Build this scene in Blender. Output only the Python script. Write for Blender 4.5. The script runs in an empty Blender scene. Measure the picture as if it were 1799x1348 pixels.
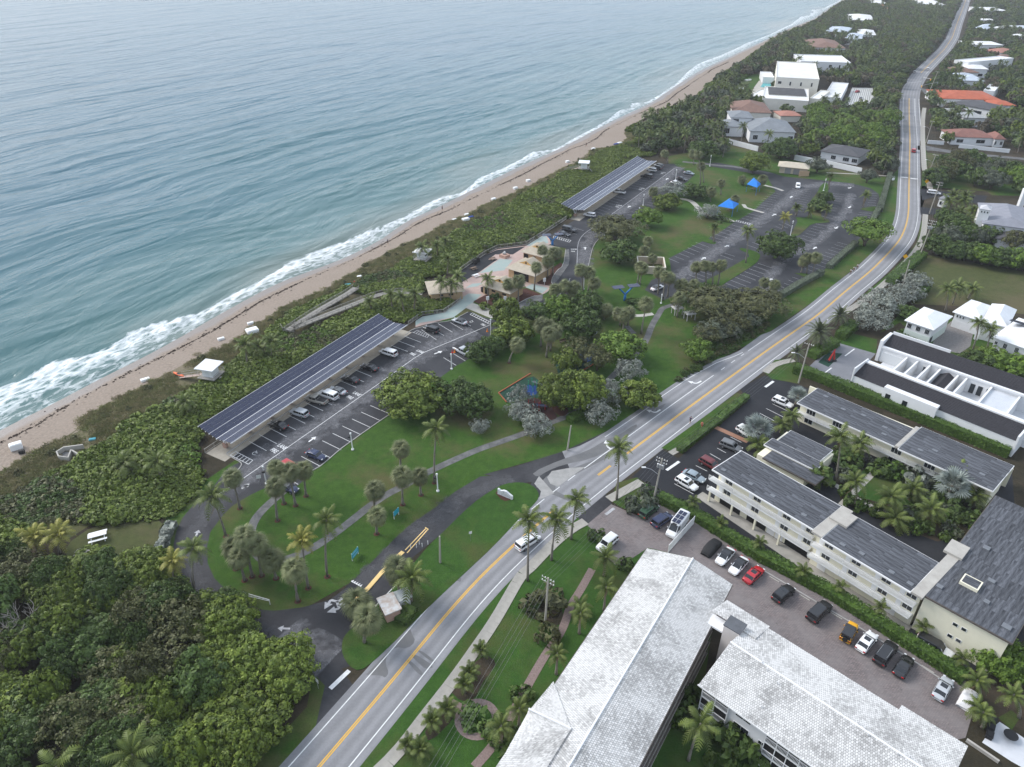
import bpy, bmesh, math, random
import numpy as np
from mathutils import Vector, Matrix
from mathutils.geometry import tessellate_polygon
R = math.radians
rng = np.random.default_rng(7)
random.seed(7)
scene = bpy.context.scene
# ------------------------------------------------------------------ camera
PITCH, ROLL, FPX, CAMH = R(32.0), R(0.25), 1290.0, 93.0
PW, PH = 1799.0, 1348.0
cam_d = bpy.data.cameras.new('camera')
cam = bpy.data.objects.new('camera', cam_d)
scene.collection.objects.link(cam)
cam_d.sensor_fit = 'HORIZONTAL'
cam_d.angle = 2 * math.atan(PW / 2 / FPX)
cam_d.clip_start, cam_d.clip_end = 1.0, 30000.0
cam.location = (0, 0, CAMH)
cam.rotation_euler = (Matrix.Rotation(R(90) - PITCH, 3, 'X') @ Matrix.Rotation(ROLL, 3, 'Z')).to_euler()
scene.camera = cam
# ------------------------------------------------------------------ light: soft grey morning, light from the sea side
SUN_EL, SUN_AZ = R(38), R(-62)          # azimuth measured from +Y towards +X
world = bpy.data.worlds.new('World')
scene.world = world
world.use_nodes = True
wn, wl = world.node_tree.nodes, world.node_tree.links
bg = wn['Background']
sky = wn.new('ShaderNodeTexSky')
sky.sky_type = 'NISHITA'
sky.sun_disc = False
sky.sun_elevation = SUN_EL
sky.sun_rotation = SUN_AZ
sky.air_density, sky.dust_density, sky.ozone_density = 1.0, 3.0, 1.0
veil = wn.new('ShaderNodeMixRGB')       # an even cloud cover over the whole sky
veil.inputs['Fac'].default_value = 0.72
veil.inputs['Color2'].default_value = (6.3, 7.2, 8.5, 1)
wl.new(sky.outputs['Color'], veil.inputs['Color1'])
wl.new(veil.outputs['Color'], bg.inputs['Color'])
bg.inputs['Strength'].default_value = 0.078
sun_d = bpy.data.lights.new('sun', 'SUN')
sun_d.energy, sun_d.angle, sun_d.color = 1.5, R(28), (1.0, 0.97, 0.94)
sun = bpy.data.objects.new('sun', sun_d)
scene.collection.objects.link(sun)
sun.rotation_euler = Vector((math.sin(SUN_AZ) * math.cos(SUN_EL), math.cos(SUN_AZ) * math.cos(SUN_EL), math.sin(SUN_EL))).to_track_quat('Z', 'Y').to_euler()
vs = scene.view_settings
vs.view_transform, vs.look, vs.exposure, vs.gamma = 'Standard', 'None', 1.15, 1.0
vs.use_curve_mapping = False
scene.cycles.max_bounces = 5
scene.cycles.diffuse_bounces = 3
scene.cycles.glossy_bounces = 2
scene.cycles.transmission_bounces = 2
scene.cycles.volume_bounces = 0
scene.cycles.transparent_max_bounces = 4
scene.cycles.caustics_reflective = scene.cycles.caustics_refractive = False
scene.cycles.use_adaptive_sampling = True
scene.cycles.use_denoising = True
# ------------------------------------------------------------------ survey: points read off the photograph's enlargements become ground positions
FR = dict(a1=(0,500,3.851),a2=(350,500,3.271),a3=(0,850,2.707),a4=(400,800,2.998),a5=(500,1000,2.998),a6=(700,350,3.598),a7=(850,550,3.598),a8=(950,220,2.57),b1=(1200,0,3.003),b2=(1350,300,3.370),b3=(1300,580,3.605),b4=(1000,700,3.598),b5=(1180,780,2.906),b6=(850,930,3.225),b7=(1200,1000,3.003),b8=(600,150,2.57),c1=(390,640,5.616),c2=(1160,400,6.919),c3=(1330,340,6.663),c4=(1240,300,8.177),c5=(660,530,7.488),c6=(960,270,5.997),c7=(1500,0,6.017),c8=(1540,180,6.127),d1=(730,410,6.425),d2=(870,570,6.738),d3=(540,940,6.129),d4=(1500,580,6.017),d5=(1210,90,5.622),d6=(1150,1180,5.997),d7=(1600,300,7.487),d8=(1560,1000,3.874),o=(0,0,1))
_a = np.array([math.cos(ROLL), math.sin(ROLL)*math.sin(PITCH), math.sin(ROLL)*math.cos(PITCH)])
_b = np.array([-math.sin(ROLL), math.cos(ROLL)*math.sin(PITCH), math.cos(ROLL)*math.cos(PITCH)])
_c = np.array([0, math.cos(PITCH), -math.sin(PITCH)])
def at(k, x, y, z=0.0):
    ox, oy, s = FR[k]
    d = (ox + x/s - PW/2)/FPX*_a - (oy + y/s - PH/2)/FPX*_b + _c
    q = d * ((z - CAMH)/d[2])
    return Vector((q[0], q[1], z))
def pts(k, flat, z=0.0):
    """'x,y x,y ...' in one enlargement; a bare name switches to another enlargement"""
    out = []
    for w in flat.split():
        if ',' not in w: k = w; continue
        x, y = w.split(','); out.append(at(k, float(x), float(y), z))
    return out
def topx(p):
    v = np.array(p) - np.array([0, 0, CAMH]); z = v @ _c
    return PW/2 + FPX*(v @ _a)/z, PH/2 - FPX*(v @ _b)/z
# ------------------------------------------------------------------ materials
MATS = {}
def mat(name, col=(.5,.5,.5), rough=.8, var=.0, scale=1.0, col2=None, bump=0.0, metal=0.0, spec=.3, objvar=0.0, detail=4, emit=None, alpha=None, contrast=.25, coat=0.0):
    """one procedural material: base colour broken up by noise (in metres), optional bump and per-object shift"""
    if name in MATS: return MATS[name]
    m = bpy.data.materials.new(name); m.use_nodes = True; MATS[name] = m
    n, l = m.node_tree.nodes, m.node_tree.links
    b = n['Principled BSDF']
    b.inputs['Roughness'].default_value = rough
    b.inputs['Metallic'].default_value = metal
    b.inputs['Specular IOR Level'].default_value = spec
    if coat: b.inputs['Coat Weight'].default_value = coat; b.inputs['Coat Roughness'].default_value = .05
    c4 = lambda c: (c[0], c[1], c[2], 1)
    out = None
    if col2 is None and var: col2 = tuple(max(0, v*(1-var)) for v in col); col = tuple(v*(1+var) for v in col)
    if col2 is not None or bump:
        tc = n.new('ShaderNodeTexCoord')
        nz = n.new('ShaderNodeTexNoise'); nz.inputs['Scale'].default_value = scale; nz.inputs['Detail'].default_value = detail; nz.inputs['Roughness'].default_value = .62
        l.new(tc.outputs['Object'], nz.inputs['Vector'])
        if col2 is not None:
            rp = n.new('ShaderNodeValToRGB')
            rp.color_ramp.elements[0].position = .5 - contrast; rp.color_ramp.elements[1].position = .5 + contrast
            rp.color_ramp.elements[0].color = c4(col2); rp.color_ramp.elements[1].color = c4(col)
            l.new(nz.outputs['Fac'], rp.inputs['Fac']); out = rp.outputs['Color']
        if bump:
            bp = n.new('ShaderNodeBump'); bp.inputs['Strength'].default_value = bump; bp.inputs['Distance'].default_value = .1
            l.new(nz.outputs['Fac'], bp.inputs['Height']); l.new(bp.outputs['Normal'], b.inputs['Normal'])
    if objvar:
        oi = n.new('ShaderNodeObjectInfo')
        hs = n.new('ShaderNodeHueSaturation')
        mr = n.new('ShaderNodeMapRange'); mr.inputs['To Min'].default_value = 1 - objvar; mr.inputs['To Max'].default_value = 1 + objvar
        l.new(oi.outputs['Random'], mr.inputs['Value']); l.new(mr.outputs['Result'], hs.inputs['Value'])
        if out is None: hs.inputs['Color'].default_value = c4(col)
        else: l.new(out, hs.inputs['Color'])
        out = hs.outputs['Color']
    if out is None: b.inputs['Base Color'].default_value = c4(col)
    else: l.new(out, b.inputs['Base Color'])
    if emit: b.inputs['Emission Color'].default_value = c4(emit); b.inputs['Emission Strength'].default_value = 1.0
    return m
def nodes_of(m): return m.node_tree.nodes, m.node_tree.links, m.node_tree.nodes['Principled BSDF']
def add_noise(n, l, vec, scale, detail=4, rough=.6, dist=0.0):
    z = n.new('ShaderNodeTexNoise'); z.inputs['Scale'].default_value = scale; z.inputs['Detail'].default_value = detail
    z.inputs['Roughness'].default_value = rough; z.inputs['Distortion'].default_value = dist
    if vec is not None: l.new(vec, z.inputs['Vector'])
    return z.outputs['Fac']
def add_ramp(n, l, fac, stops):
    r = n.new('ShaderNodeValToRGB'); e = r.color_ramp.elements
    while len(e) < len(stops): e.new(.5)
    for q, (p, c) in zip(e, stops):
        q.position = p; q.color = (c, c, c, 1) if not isinstance(c, tuple) else (*c, 1)
    l.new(fac, r.inputs['Fac']); return r.outputs['Color']
def add_mix(n, l, fac, a, b, mode='MIX'):
    x = n.new('ShaderNodeMixRGB'); x.blend_type = mode
    for s, v in (('Fac', fac), ('Color1', a), ('Color2', b)):
        if isinstance(v, (int, float)): x.inputs[s].default_value = v if s == 'Fac' else (v, v, v, 1)
        elif isinstance(v, tuple): x.inputs[s].default_value = (*v, 1)
        else: l.new(v, x.inputs[s])
    return x.outputs['Color']
def add_math(n, l, op, a, b=0.0):
    x = n.new('ShaderNodeMath'); x.operation = op
    for i, v in enumerate((a, b)):
        if isinstance(v, (int, float)): x.inputs[i].default_value = v
        else: l.new(v, x.inputs[i])
    return x.outputs[0]
# ------------------------------------------------------------------ objects
COL = scene.collection
def tag(o, label=None, cat=None, group=None, kind=None):
    for k, v in (('label', label), ('category', cat), ('group', group), ('kind', kind)):
        if v: o[k] = v
    return o
def link(o, parent=None):
    COL.objects.link(o)
    if parent is not None: o.parent = parent
    return o
def empty(name, loc=(0,0,0), rz=0.0):
    o = bpy.data.objects.new(name, None); o.location = loc; o.rotation_euler = (0,0,rz); o.empty_display_size = .2
    return link(o)
def obj(name, me, parent=None, loc=(0,0,0), rz=0.0, sc=None):
    o = bpy.data.objects.new(name, me); o.location = loc; o.rotation_euler = (0,0,rz)
    if sc is not None: o.scale = sc if hasattr(sc, '__len__') else (sc, sc, sc)
    return link(o, parent)
def copy_tree(o, parent=None):
    c = o.copy(); COL.objects.link(c); c.parent = parent
    for ch in o.children: copy_tree(ch, c)
    return c
class MB:
    """collects shapes for one mesh"""
    def __init__(s): s.v = []; s.f = []; s.m = []; s.mi = 0
    def face(s, *p):
        i = len(s.v); s.v += [tuple(q) for q in p]; s.f.append(tuple(range(i, i+len(p)))); s.m.append(s.mi)
    def box(s, x0, x1, y0, y1, z0, z1, T=None):
        c = [(x0,y0,z0),(x1,y0,z0),(x1,y1,z0),(x0,y1,z0),(x0,y0,z1),(x1,y0,z1),(x1,y1,z1),(x0,y1,z1)]
        if T is not None: c = [tuple(T @ Vector(p)) for p in c]
        i = len(s.v); s.v += c
        for f in ((3,2,1,0),(4,5,6,7),(0,1,5,4),(1,2,6,5),(2,3,7,6),(3,0,4,7)): s.f.append(tuple(i+q for q in f)); s.m.append(s.mi)
        return s
    def prism(s, poly, z0, z1, T=None):
        n = len(poly); i = len(s.v)
        if sum(poly[k][0]*poly[(k+1)%n][1]-poly[(k+1)%n][0]*poly[k][1] for k in range(n)) < 0: poly = poly[::-1]
        P = [Vector((p[0],p[1],z0)) for p in poly] + [Vector((p[0],p[1],z1)) for p in poly]
        if T is not None: P = [T @ p for p in P]
        s.v += [tuple(p) for p in P]
        for k in range(n): s.f.append((i+k, i+(k+1)%n, i+n+(k+1)%n, i+n+k)); s.m.append(s.mi)
        for t in tessellate_polygon([[Vector((p[0],p[1],0)) for p in poly]]):
            a, b, c = t
            if ((poly[b][0]-poly[a][0])*(poly[c][1]-poly[a][1])-(poly[b][1]-poly[a][1])*(poly[c][0]-poly[a][0])) < 0: b, c = c, b
            s.f.append((i+n+a, i+n+b, i+n+c)); s.m.append(s.mi)
            s.f.append((i+a, i+c, i+b)); s.m.append(s.mi)
        return s
    def tube(s, P, rad, n=8, cap=True, flat=1.0):
        P = [Vector(p) for p in P]; i0 = len(s.v)
        if not hasattr(rad, '__len__'): rad = [rad]*len(P)
        ref = Vector((0,0,1))
        for k, p in enumerate(P):
            t = (P[min(k+1, len(P)-1)] - P[max(k-1, 0)]).normalized()
            u = t.cross(ref)
            if u.length < .05: u = t.cross(Vector((0,1,0)))
            u.normalize(); w = u.cross(t)
            for j in range(n):
                a = 2*math.pi*j/n; s.v.append(tuple(p + u*(math.cos(a)*rad[k]) + w*(math.sin(a)*rad[k]*flat)))
        for k in range(len(P)-1):
            for j in range(n):
                a = i0+k*n+j; b = i0+k*n+(j+1)%n; s.f.append((a, b, b+n, a+n)); s.m.append(s.mi)
        if cap:
            s.f.append(tuple(i0+j for j in range(n))[::-1]); s.m.append(s.mi)
            e = i0+(len(P)-1)*n; s.f.append(tuple(e+j for j in range(n))); s.m.append(s.mi)
        return s
    def lathe(s, prof, n=12, c=(0,0,0)):
        i0 = len(s.v)
        for r, z in prof:
            for j in range(n):
                a = 2*math.pi*j/n; s.v.append((c[0]+r*math.cos(a), c[1]+r*math.sin(a), c[2]+z))
        for k in range(len(prof)-1):
            for j in range(n):
                a = i0+k*n+j; b = i0+k*n+(j+1)%n; s.f.append((a, b, b+n, a+n)); s.m.append(s.mi)
        return s
    def strip(s, L, Rr):
        for k in range(len(L)-1): s.face(L[k], Rr[k], Rr[k+1], L[k+1])
        return s
    def mesh(s, name, *mats, smooth=False):
        me = bpy.data.meshes.new(name); me.from_pydata(s.v, [], s.f)
        for m in mats: me.materials.append(m)
        if len(mats) > 1: me.polygons.foreach_set('material_index', s.m)
        if smooth: me.polygons.foreach_set('use_smooth', [True]*len(s.f))
        me.update(); return me
    def build(s, name, m, parent=None, smooth=False, loc=(0,0,0), rz=0.0):
        ms = m if isinstance(m, (list, tuple)) else [m]
        return obj(name, s.mesh(name, *ms, smooth=smooth), parent, loc, rz)
def sheet(name, poly, m, z=None, parent=None, kind='structure', thick=0.0):
    """a flat piece of ground: outline in metres"""
    P = [Vector((p[0], p[1], p[2] if z is None else z)) for p in poly]
    b = MB()
    if thick: b.prism([(p.x,p.y) for p in P], P[0].z - thick, P[0].z)
    else:
        for t in tessellate_polygon([[Vector((p.x,p.y,0)) for p in P]]):
            A, B, C = (P[q] for q in t)
            if (B-A).cross(C-A).z < 0: B, C = C, B
            b.face(A, B, C)
    o = b.build(name, m, parent)
    if parent is None and kind: o['kind'] = kind
    return o
def resample(P, step):
    P = [Vector(p) for p in P]; out = [P[0]]; acc = 0.0
    for a, b in zip(P, P[1:]):
        L = (b-a).length; d = step - acc
        while d <= L:
            out.append(a.lerp(b, d/L)); d += step
        acc = L - (d - step)
    if (out[-1]-P[-1]).length > step*.3: out.append(P[-1])
    return out
def smooth_line(P, n=2):
    P = [Vector(p) for p in P]
    for _ in range(n):
        Q = [P[0]]
        for a, b in zip(P, P[1:]): Q += [a.lerp(b, .25), a.lerp(b, .75)]
        P = Q + [P[-1]]
    return P
def offset(P, d):
    """parallel line; positive d to the right of travel"""
    out = []
    for k, p in enumerate(P):
        t = (P[min(k+1,len(P)-1)] - P[max(k-1,0)]); t.z = 0; t.normalize()
        out.append(p + Vector((t.y, -t.x, 0))*d)
    return out
def ribbon(name, P, w, m, z=None, parent=None, kind='structure'):
    P = [Vector((p.x,p.y,p.z if z is None else z)) for p in P]
    b = MB(); b.strip(offset(P, -w/2), offset(P, w/2))
    o = b.build(name, m, parent)
    if parent is None and kind: o['kind'] = kind
    return o
def wall_line(b, P, w, h, z0=0.0, closed=False):
    """upright wall along a line, into builder b"""
    L, Q = offset(P, -w/2), offset(P, w/2)
    up = Vector((0,0,h)); bz = Vector((0,0,z0))
    for k in range(len(P)-1):
        a, c, d, e = L[k]+bz, Q[k]+bz, Q[k+1]+bz, L[k+1]+bz
        b.face(a+up, c+up, d+up, e+up); b.face(c, d, d+up, c+up); b.face(e, a, a+up, e+up)
    b.face(L[0]+bz, Q[0]+bz, Q[0]+bz+up, L[0]+bz+up); b.face(Q[-1]+bz, L[-1]+bz, L[-1]+bz+up, Q[-1]+bz+up)
    return b
def yaw(a, b): d = Vector(b)-Vector(a); return math.atan2(d.y, d.x)
ORD = 'first second third fourth fifth sixth seventh eighth ninth tenth eleventh twelfth thirteenth fourteenth fifteenth sixteenth seventeenth eighteenth nineteenth twentieth'.split()
def nth(i, n, far='left'):
    """place words along a row counted in the photograph"""
    return 'leftmost' if i == 0 else 'rightmost' if i == n-1 else ORD[i] + ' from left'
def inside(p, poly):
    x, y = p[0], p[1]; c = False; n = len(poly)
    for i in range(n):
        a, b = poly[i], poly[i-1]
        if (a[1] > y) != (b[1] > y) and x < (b[0]-a[0])*(y-a[1])/(b[1]-a[1])+a[0]: c = not c
    return c
def scatter(poly, step, jit=.45):
    xs = [p[0] for p in poly]; ys = [p[1] for p in poly]; out = []
    X0, Y0 = np.array([p[0] for p in poly]), np.array([p[1] for p in poly]); X1, Y1 = np.roll(X0, 1), np.roll(Y0, 1)
    gx, gy = np.meshgrid(np.arange(min(xs), max(xs), step), np.arange(min(ys), max(ys), step))
    gx = (gx + rng.uniform(-jit, jit, gx.shape)*step).ravel(); gy = (gy + rng.uniform(-jit, jit, gy.shape)*step).ravel()
    c = np.zeros(len(gx), bool)
    for a, b, d, e in zip(X0, Y0, X1, Y1):
        if b == e: continue
        c ^= ((b > gy) != (e > gy)) & (gx < (d-a)*(gy-b)/(e-b)+a)
    return np.stack([gx[c], gy[c]], 1)
# ================================================================== SETTING: sea, beach, ground, roads
SHORE = pts('a1','-260,1130 0,985 250,870 500,740 700,620 900,540 1000,480 1150,400 1250,350 1400,250 1550,170 1733,70 o 481,500 b8 0,790 200,690 280,620 400,570 520,510 600,470 700,420 800,370 960,300 1060,250 1150,200 1250,150 1400,80 b1 0,430 100,370 250,300 440,210 560,150 690,100 790,30 840,0 o 1512,-18 1548,-42', -2.0)
d0 = (SHORE[-1]-SHORE[-9]).normalized(); SHORE.append(SHORE[-1]+d0*1600); SHORE.append(SHORE[-1]+d0*5000)
SHORE.insert(0, SHORE[0]+(SHORE[0]-SHORE[2]).normalized()*300)
def relax(P, step, it):
    Q = np.array([list(p) for p in resample(P, step)])
    for _ in range(it): Q[1:-1] = .25*Q[:-2]+.5*Q[1:-1]+.25*Q[2:]
    return Q
_s1 = relax(SHORE, 3.0, 10)
S = _s1[:, :2]
cut = np.searchsorted(np.cumsum(np.r_[0, np.linalg.norm(np.diff(S, axis=0), axis=1)]), 1800)
S = np.vstack([S[:cut:1][:260], S[260:cut:4], S[cut::60]])
ALONG = np.r_[0, np.cumsum(np.linalg.norm(np.diff(S, axis=0), axis=1))]
T_ = np.gradient(S, axis=0); T_ /= np.linalg.norm(T_, axis=1)[:, None]
for _ in range(40): T_[1:-1] = .25*T_[:-2]+.5*T_[1:-1]+.25*T_[2:]
T_ /= np.linalg.norm(T_, axis=1)[:, None]
NSEA = np.stack([-T_[:, 1], T_[:, 0]], 1)                  # seaward
def sd(P):
    """along-shore station and distance seaward of points"""
    P = np.asarray(P)[:, :2]; i = np.argmin(((P[:, None]-S[None])**2).sum(2), 1)
    v = P - S[i]; return ALONG[i] + (v*T_[i]).sum(1), (v*NSEA[i]).sum(1)
def vn(x, y, seed=0):
    """smooth pseudo-noise, -1..1"""
    r = np.random.default_rng(seed); o = 0
    for k in range(5):
        a = r.uniform(0, 6.28); f = r.uniform(.6, 1.7); o = o + np.sin(f*(x*math.cos(a)+y*math.sin(a)) + r.uniform(0, 6.28))
    return o/3.0
FOAM = pts('a1','-260,800 0,700 180,630 350,520 470,490 600,480 760,420 830,350 950,290 1200,220 1400,180 1500,110 1600,50 1733,0 o 520,450 565,436 b8 0,700 150,635 210,625 330,560 440,488 452,500 470,522 560,470 600,412 720,370 800,325 835,300 850,292 960,292 1050,236 1140,190 1200,150 1268,72 1278,80 1300,110 1500,10 b1 0,385 60,330 180,290 300,235 420,190 470,172 560,125 600,70 640,45 690,88 740,40 830,0', -2.0)
fs, fd = sd([list(p) for p in resample(FOAM, 1.5)]); o_ = np.argsort(fs); fs, fd = fs[o_], fd[o_]
FW = np.interp(ALONG, fs, fd); FW = np.convolve(np.pad(FW, 1, 'edge'), [.25, .5, .25], 'valid'); FW = np.clip(FW*np.interp(ALONG, [380, 520], [1, .72]), 2.0, 24)
def grid_mesh(name, X, Y, Z, m, attrs=None, uv=None, smooth=True):
    ni, nj = X.shape
    me = bpy.data.meshes.new(name); co = np.stack([X, Y, Z], 2).reshape(-1, 3)
    me.vertices.add(len(co)); me.vertices.foreach_set('co', co.ravel().astype(np.float32))
    i, j = np.meshgrid(np.arange(ni-1), np.arange(nj-1), indexing='ij'); a = (i*nj+j).ravel()
    q = np.stack([a, a+nj, a+nj+1, a+1], 1)
    nf = len(q); me.loops.add(nf*4); me.loops.foreach_set('vertex_index', q.ravel().astype(np.int32))
    me.polygons.add(nf); me.polygons.foreach_set('loop_start', np.arange(0, nf*4, 4, dtype=np.int32))
    if smooth: me.polygons.foreach_set('use_smooth', np.ones(nf, bool))
    me.update(calc_edges=True)
    for k, v in (attrs or {}).items():
        at_ = me.attributes.new(k, 'FLOAT', 'POINT'); at_.data.foreach_set('value', np.asarray(v, np.float32).ravel())
    if uv is not None:
        u = me.uv_layers.new(name='UVMap'); u.data.foreach_set('uv', np.stack([uv[0].ravel()[q.ravel()], uv[1].ravel()[q.ravel()]], 1).astype(np.float32).ravel())
    me.materials.append(m); return me
# ---- sea water material: depth colour, foam lace where waves break
def water_material():
    m = bpy.data.materials.new('sea_water'); m.use_nodes = True; n, l, b = nodes_of(m)
    uv = n.new('ShaderNodeUVMap').outputs['UV']
    mp = n.new('ShaderNodeMapping'); mp.inputs['Scale'].default_value = (.45, 1, 1); l.new(uv, mp.inputs['Vector']); v = mp.outputs['Vector']
    dep = n.new('ShaderNodeAttribute'); dep.attribute_name = 'depth'
    fo = n.new('ShaderNodeAttribute'); fo.attribute_name = 'foam'
    big = add_noise(n, l, v, .012, 3)
    colr = add_ramp(n, l, add_math(n, l, 'ADD', dep.outputs['Fac'], add_math(n, l, 'MULTIPLY', add_math(n, l, 'SUBTRACT', big, .5), .35)),
        [(0.0, (.13, .17, .15)), (.06, (.055, .13, .13)), (.2, (.020, .098, .115)), (.45, (.020, .095, .128)), (1.0, (.026, .092, .132))])
    lace = add_noise(n, l, v, .55, 6, .72, 1.2)
    vor = n.new('ShaderNodeTexVoronoi'); vor.feature = 'DISTANCE_TO_EDGE'; vor.inputs['Scale'].default_value = .42
    wob = n.new('ShaderNodeTexNoise'); wob.inputs['Scale'].default_value = .5; l.new(v, wob.inputs['Vector'])
    l.new(add_mix(n, l, .75, v, wob.outputs['Color'], 'ADD'), vor.inputs['Vector'])
    cell = add_math(n, l, 'SUBTRACT', .22, vor.outputs['Distance'])
    fm = add_math(n, l, 'ADD', add_math(n, l, 'ADD', add_math(n, l, 'MULTIPLY', fo.outputs['Fac'], .50), add_math(n, l, 'MULTIPLY', lace, .72)), add_math(n, l, 'MULTIPLY', cell, .45))
    fmask = add_ramp(n, l, fm, [(.70, 0.0), (.96, 1.0)])
    foamc = add_mix(n, l, fmask, colr, (.72, .75, .77))
    l.new(foamc, b.inputs['Base Color'])
    l.new(add_ramp(n, l, fmask, [(0, .16), (.6, .7)]), b.inputs['Roughness'])
    b.inputs['IOR'].default_value = 1.33; b.inputs['Specular IOR Level'].default_value = .5
    mp2 = n.new('ShaderNodeMapping'); mp2.inputs['Scale'].default_value = (.30, 1, 1); mp2.inputs['Rotation'].default_value = (0, 0, R(14)); l.new(uv, mp2.inputs['Vector'])
    h1 = add_noise(n, l, mp2.outputs['Vector'], .15, 5, .55, .6)
    h2 = add_noise(n, l, mp2.outputs['Vector'], .035, 3, .5, .4)
    hh = add_math(n, l, 'ADD', h1, add_math(n, l, 'MULTIPLY', h2, 4.5))
    bp = n.new('ShaderNodeBump'); bp.inputs['Strength'].default_value = .62; bp.inputs['Distance'].default_value = 1.6
    l.new(hh, bp.inputs['Height']); l.new(bp.outputs['Normal'], b.inputs['Normal'])
    return m
D = np.r_[np.arange(-8, 60, 1.0), np.arange(60, 200, 2.5), np.arange(200, 520, 8.0), np.geomspace(520, 9000, 40)]
SS, DD = np.meshgrid(ALONG, D, indexing='ij')
NM = NSEA[60:400].mean(0); NM /= np.linalg.norm(NM); D1, D2 = np.minimum(DD, 30), np.maximum(DD-30, 0); X = S[:, 0][:, None] + NSEA[:, 0][:, None]*D1 + NM[0]*D2; Y = S[:, 1][:, None] + NSEA[:, 1][:, None]*D1 + NM[1]*D2
amp = np.clip(DD/14, 0, 1)*np.exp(-np.clip(DD-30, 0, None)/170)
ph = (DD + 7*vn(SS/60, DD/60, 1) + .10*SS)/15.0*6.283
sw = (0.5+0.5*np.sin(ph))**2.2*.85*(0.55+.45*vn(SS/40, DD/45, 2))
ph2 = (DD*.8 + .55*SS + 5*vn(SS/30, DD/30, 3))/7.0*6.283
Z = -2.0 + amp*(sw + .10*np.sin(ph2)) - .25*amp + np.where(DD < 0, -DD*.0, 0)
fw = FW[:, None]
foam = np.where(DD < fw, 1.0 - .45*np.clip((fw-DD)/np.maximum(fw, 6), 0, 1), np.clip(1-(DD-fw)/2.0, 0, 1)*.8)
foam = np.where(DD < 2.5, np.maximum(foam, .62), foam)
foam = np.maximum(foam, np.clip(sw*amp-.66, 0, 1)*1.6*(DD < 60))
depth = np.clip(DD/260, 0, 1)
tgt = np.interp(ALONG, [0, 300, 520, 1200], [1.25, 1.0, .62, .5])[:, None]
depth = np.clip(depth*tgt, 0, 1)
sea = tag(obj('sea', grid_mesh('sea', X, Y, Z, water_material(), {'depth': depth, 'foam': foam}, (SS, DD))), 'calm teal sea with small swells rolling to the beach', 'sea', kind='structure')
# ---- beach
INNER = pts('a1','-400,1500 60,1265 110,1210 200,1150 300,1090 400,1050 500,1050 600,1040 520,930 600,870 700,820 850,750 960,690 1080,640 1290,520 1350,490 1450,440 1600,360 1733,300 a2 250,270 330,235 400,200 440,150 520,115 650,70 760,10 b8 200,760 330,700 400,670 460,630 600,570 640,540 780,490 850,455 960,400 1000,375 1060,350 1120,315 1130,290 1230,280 1300,240 1280,210 1350,170 1450,130 1520,100 1600,70 b1 100,480 200,400 320,330 370,290 440,250 500,200 640,150 720,100 800,40 840,18 o 1520,-10 1560,-40')
ns, nd = sd([list(p) for p in resample(INNER, 1.5)]); o_ = np.argsort(ns)
BW = np.clip(np.interp(ALONG, ns[o_], -nd[o_]), 6, 60)
for _ in range(3): BW[1:-1] = .25*BW[:-2]+.5*BW[1:-1]+.25*BW[2:]
def beach_z(s, inland):
    w = np.interp(s, ALONG, BW); t = np.clip(inland/w, -1, 1)
    return np.where(t < 0, -2.0+t*1.2, -2.0 + 2.0*(t**.8))
U = np.r_[-.5, -.25, np.linspace(-.08, 1.0, 20), 1.6]
sel = ALONG < 1900
AL = np.tile(ALONG[sel][:, None], (1, len(U))); INL = U[None]*BW[sel][:, None]
X = S[sel, 0][:, None] - NSEA[sel, 0][:, None]*INL; Y = S[sel, 1][:, None] - NSEA[sel, 1][:, None]*INL
Z = np.where(U[None] > 1.2, -.4, beach_z(AL, INL)) + .05*vn(AL/3, INL/2, 5)*(U[None] > .25)
def sand_material():
    m = bpy.data.materials.new('beach_sand'); m.use_nodes = True; n, l, b = nodes_of(m)
    uv = n.new('ShaderNodeUVMap').outputs['UV']; sx = n.new('ShaderNodeSeparateXYZ'); l.new(uv, sx.inputs[0])
    big = add_noise(n, l, uv, .12, 4); fine = add_noise(n, l, uv, 1.6, 5, .7)
    dry = add_mix(n, l, add_ramp(n, l, fine, [(.35, 0.0), (.65, 1.0)]), (.165, .13, .10), (.285, .228, .18))
    dry = add_mix(n, l, add_ramp(n, l, big, [(.4, 0.0), (.6, .5)]), dry, (.25, .20, .16))
    e = add_math(n, l, 'ADD', sx.outputs['Y'], add_math(n, l, 'MULTIPLY', add_math(n, l, 'SUBTRACT', add_noise(n, l, uv, .08, 3), .5), 5.0))
    wet = add_ramp(n, l, add_math(n, l, 'DIVIDE', e, 10.0), [(.28, 1.0), (.46, 0.0)])
    l.new(add_mix(n, l, wet, dry, (.19, .16, .14)), b.inputs['Base Color'])
    l.new(add_ramp(n, l, wet, [(0, .9), (1, .38)]), b.inputs['Roughness'])
    bp = n.new('ShaderNodeBump'); bp.inputs['Strength'].default_value = .6; bp.inputs['Distance'].default_value = .25
    l.new(fine, bp.inputs['Height']); l.new(bp.outputs['Normal'], b.inputs['Normal']); return m
obj('beach', grid_mesh('beach', X, Y, Z, sand_material(), None, (AL, INL)))['kind'] = 'structure'
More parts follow.
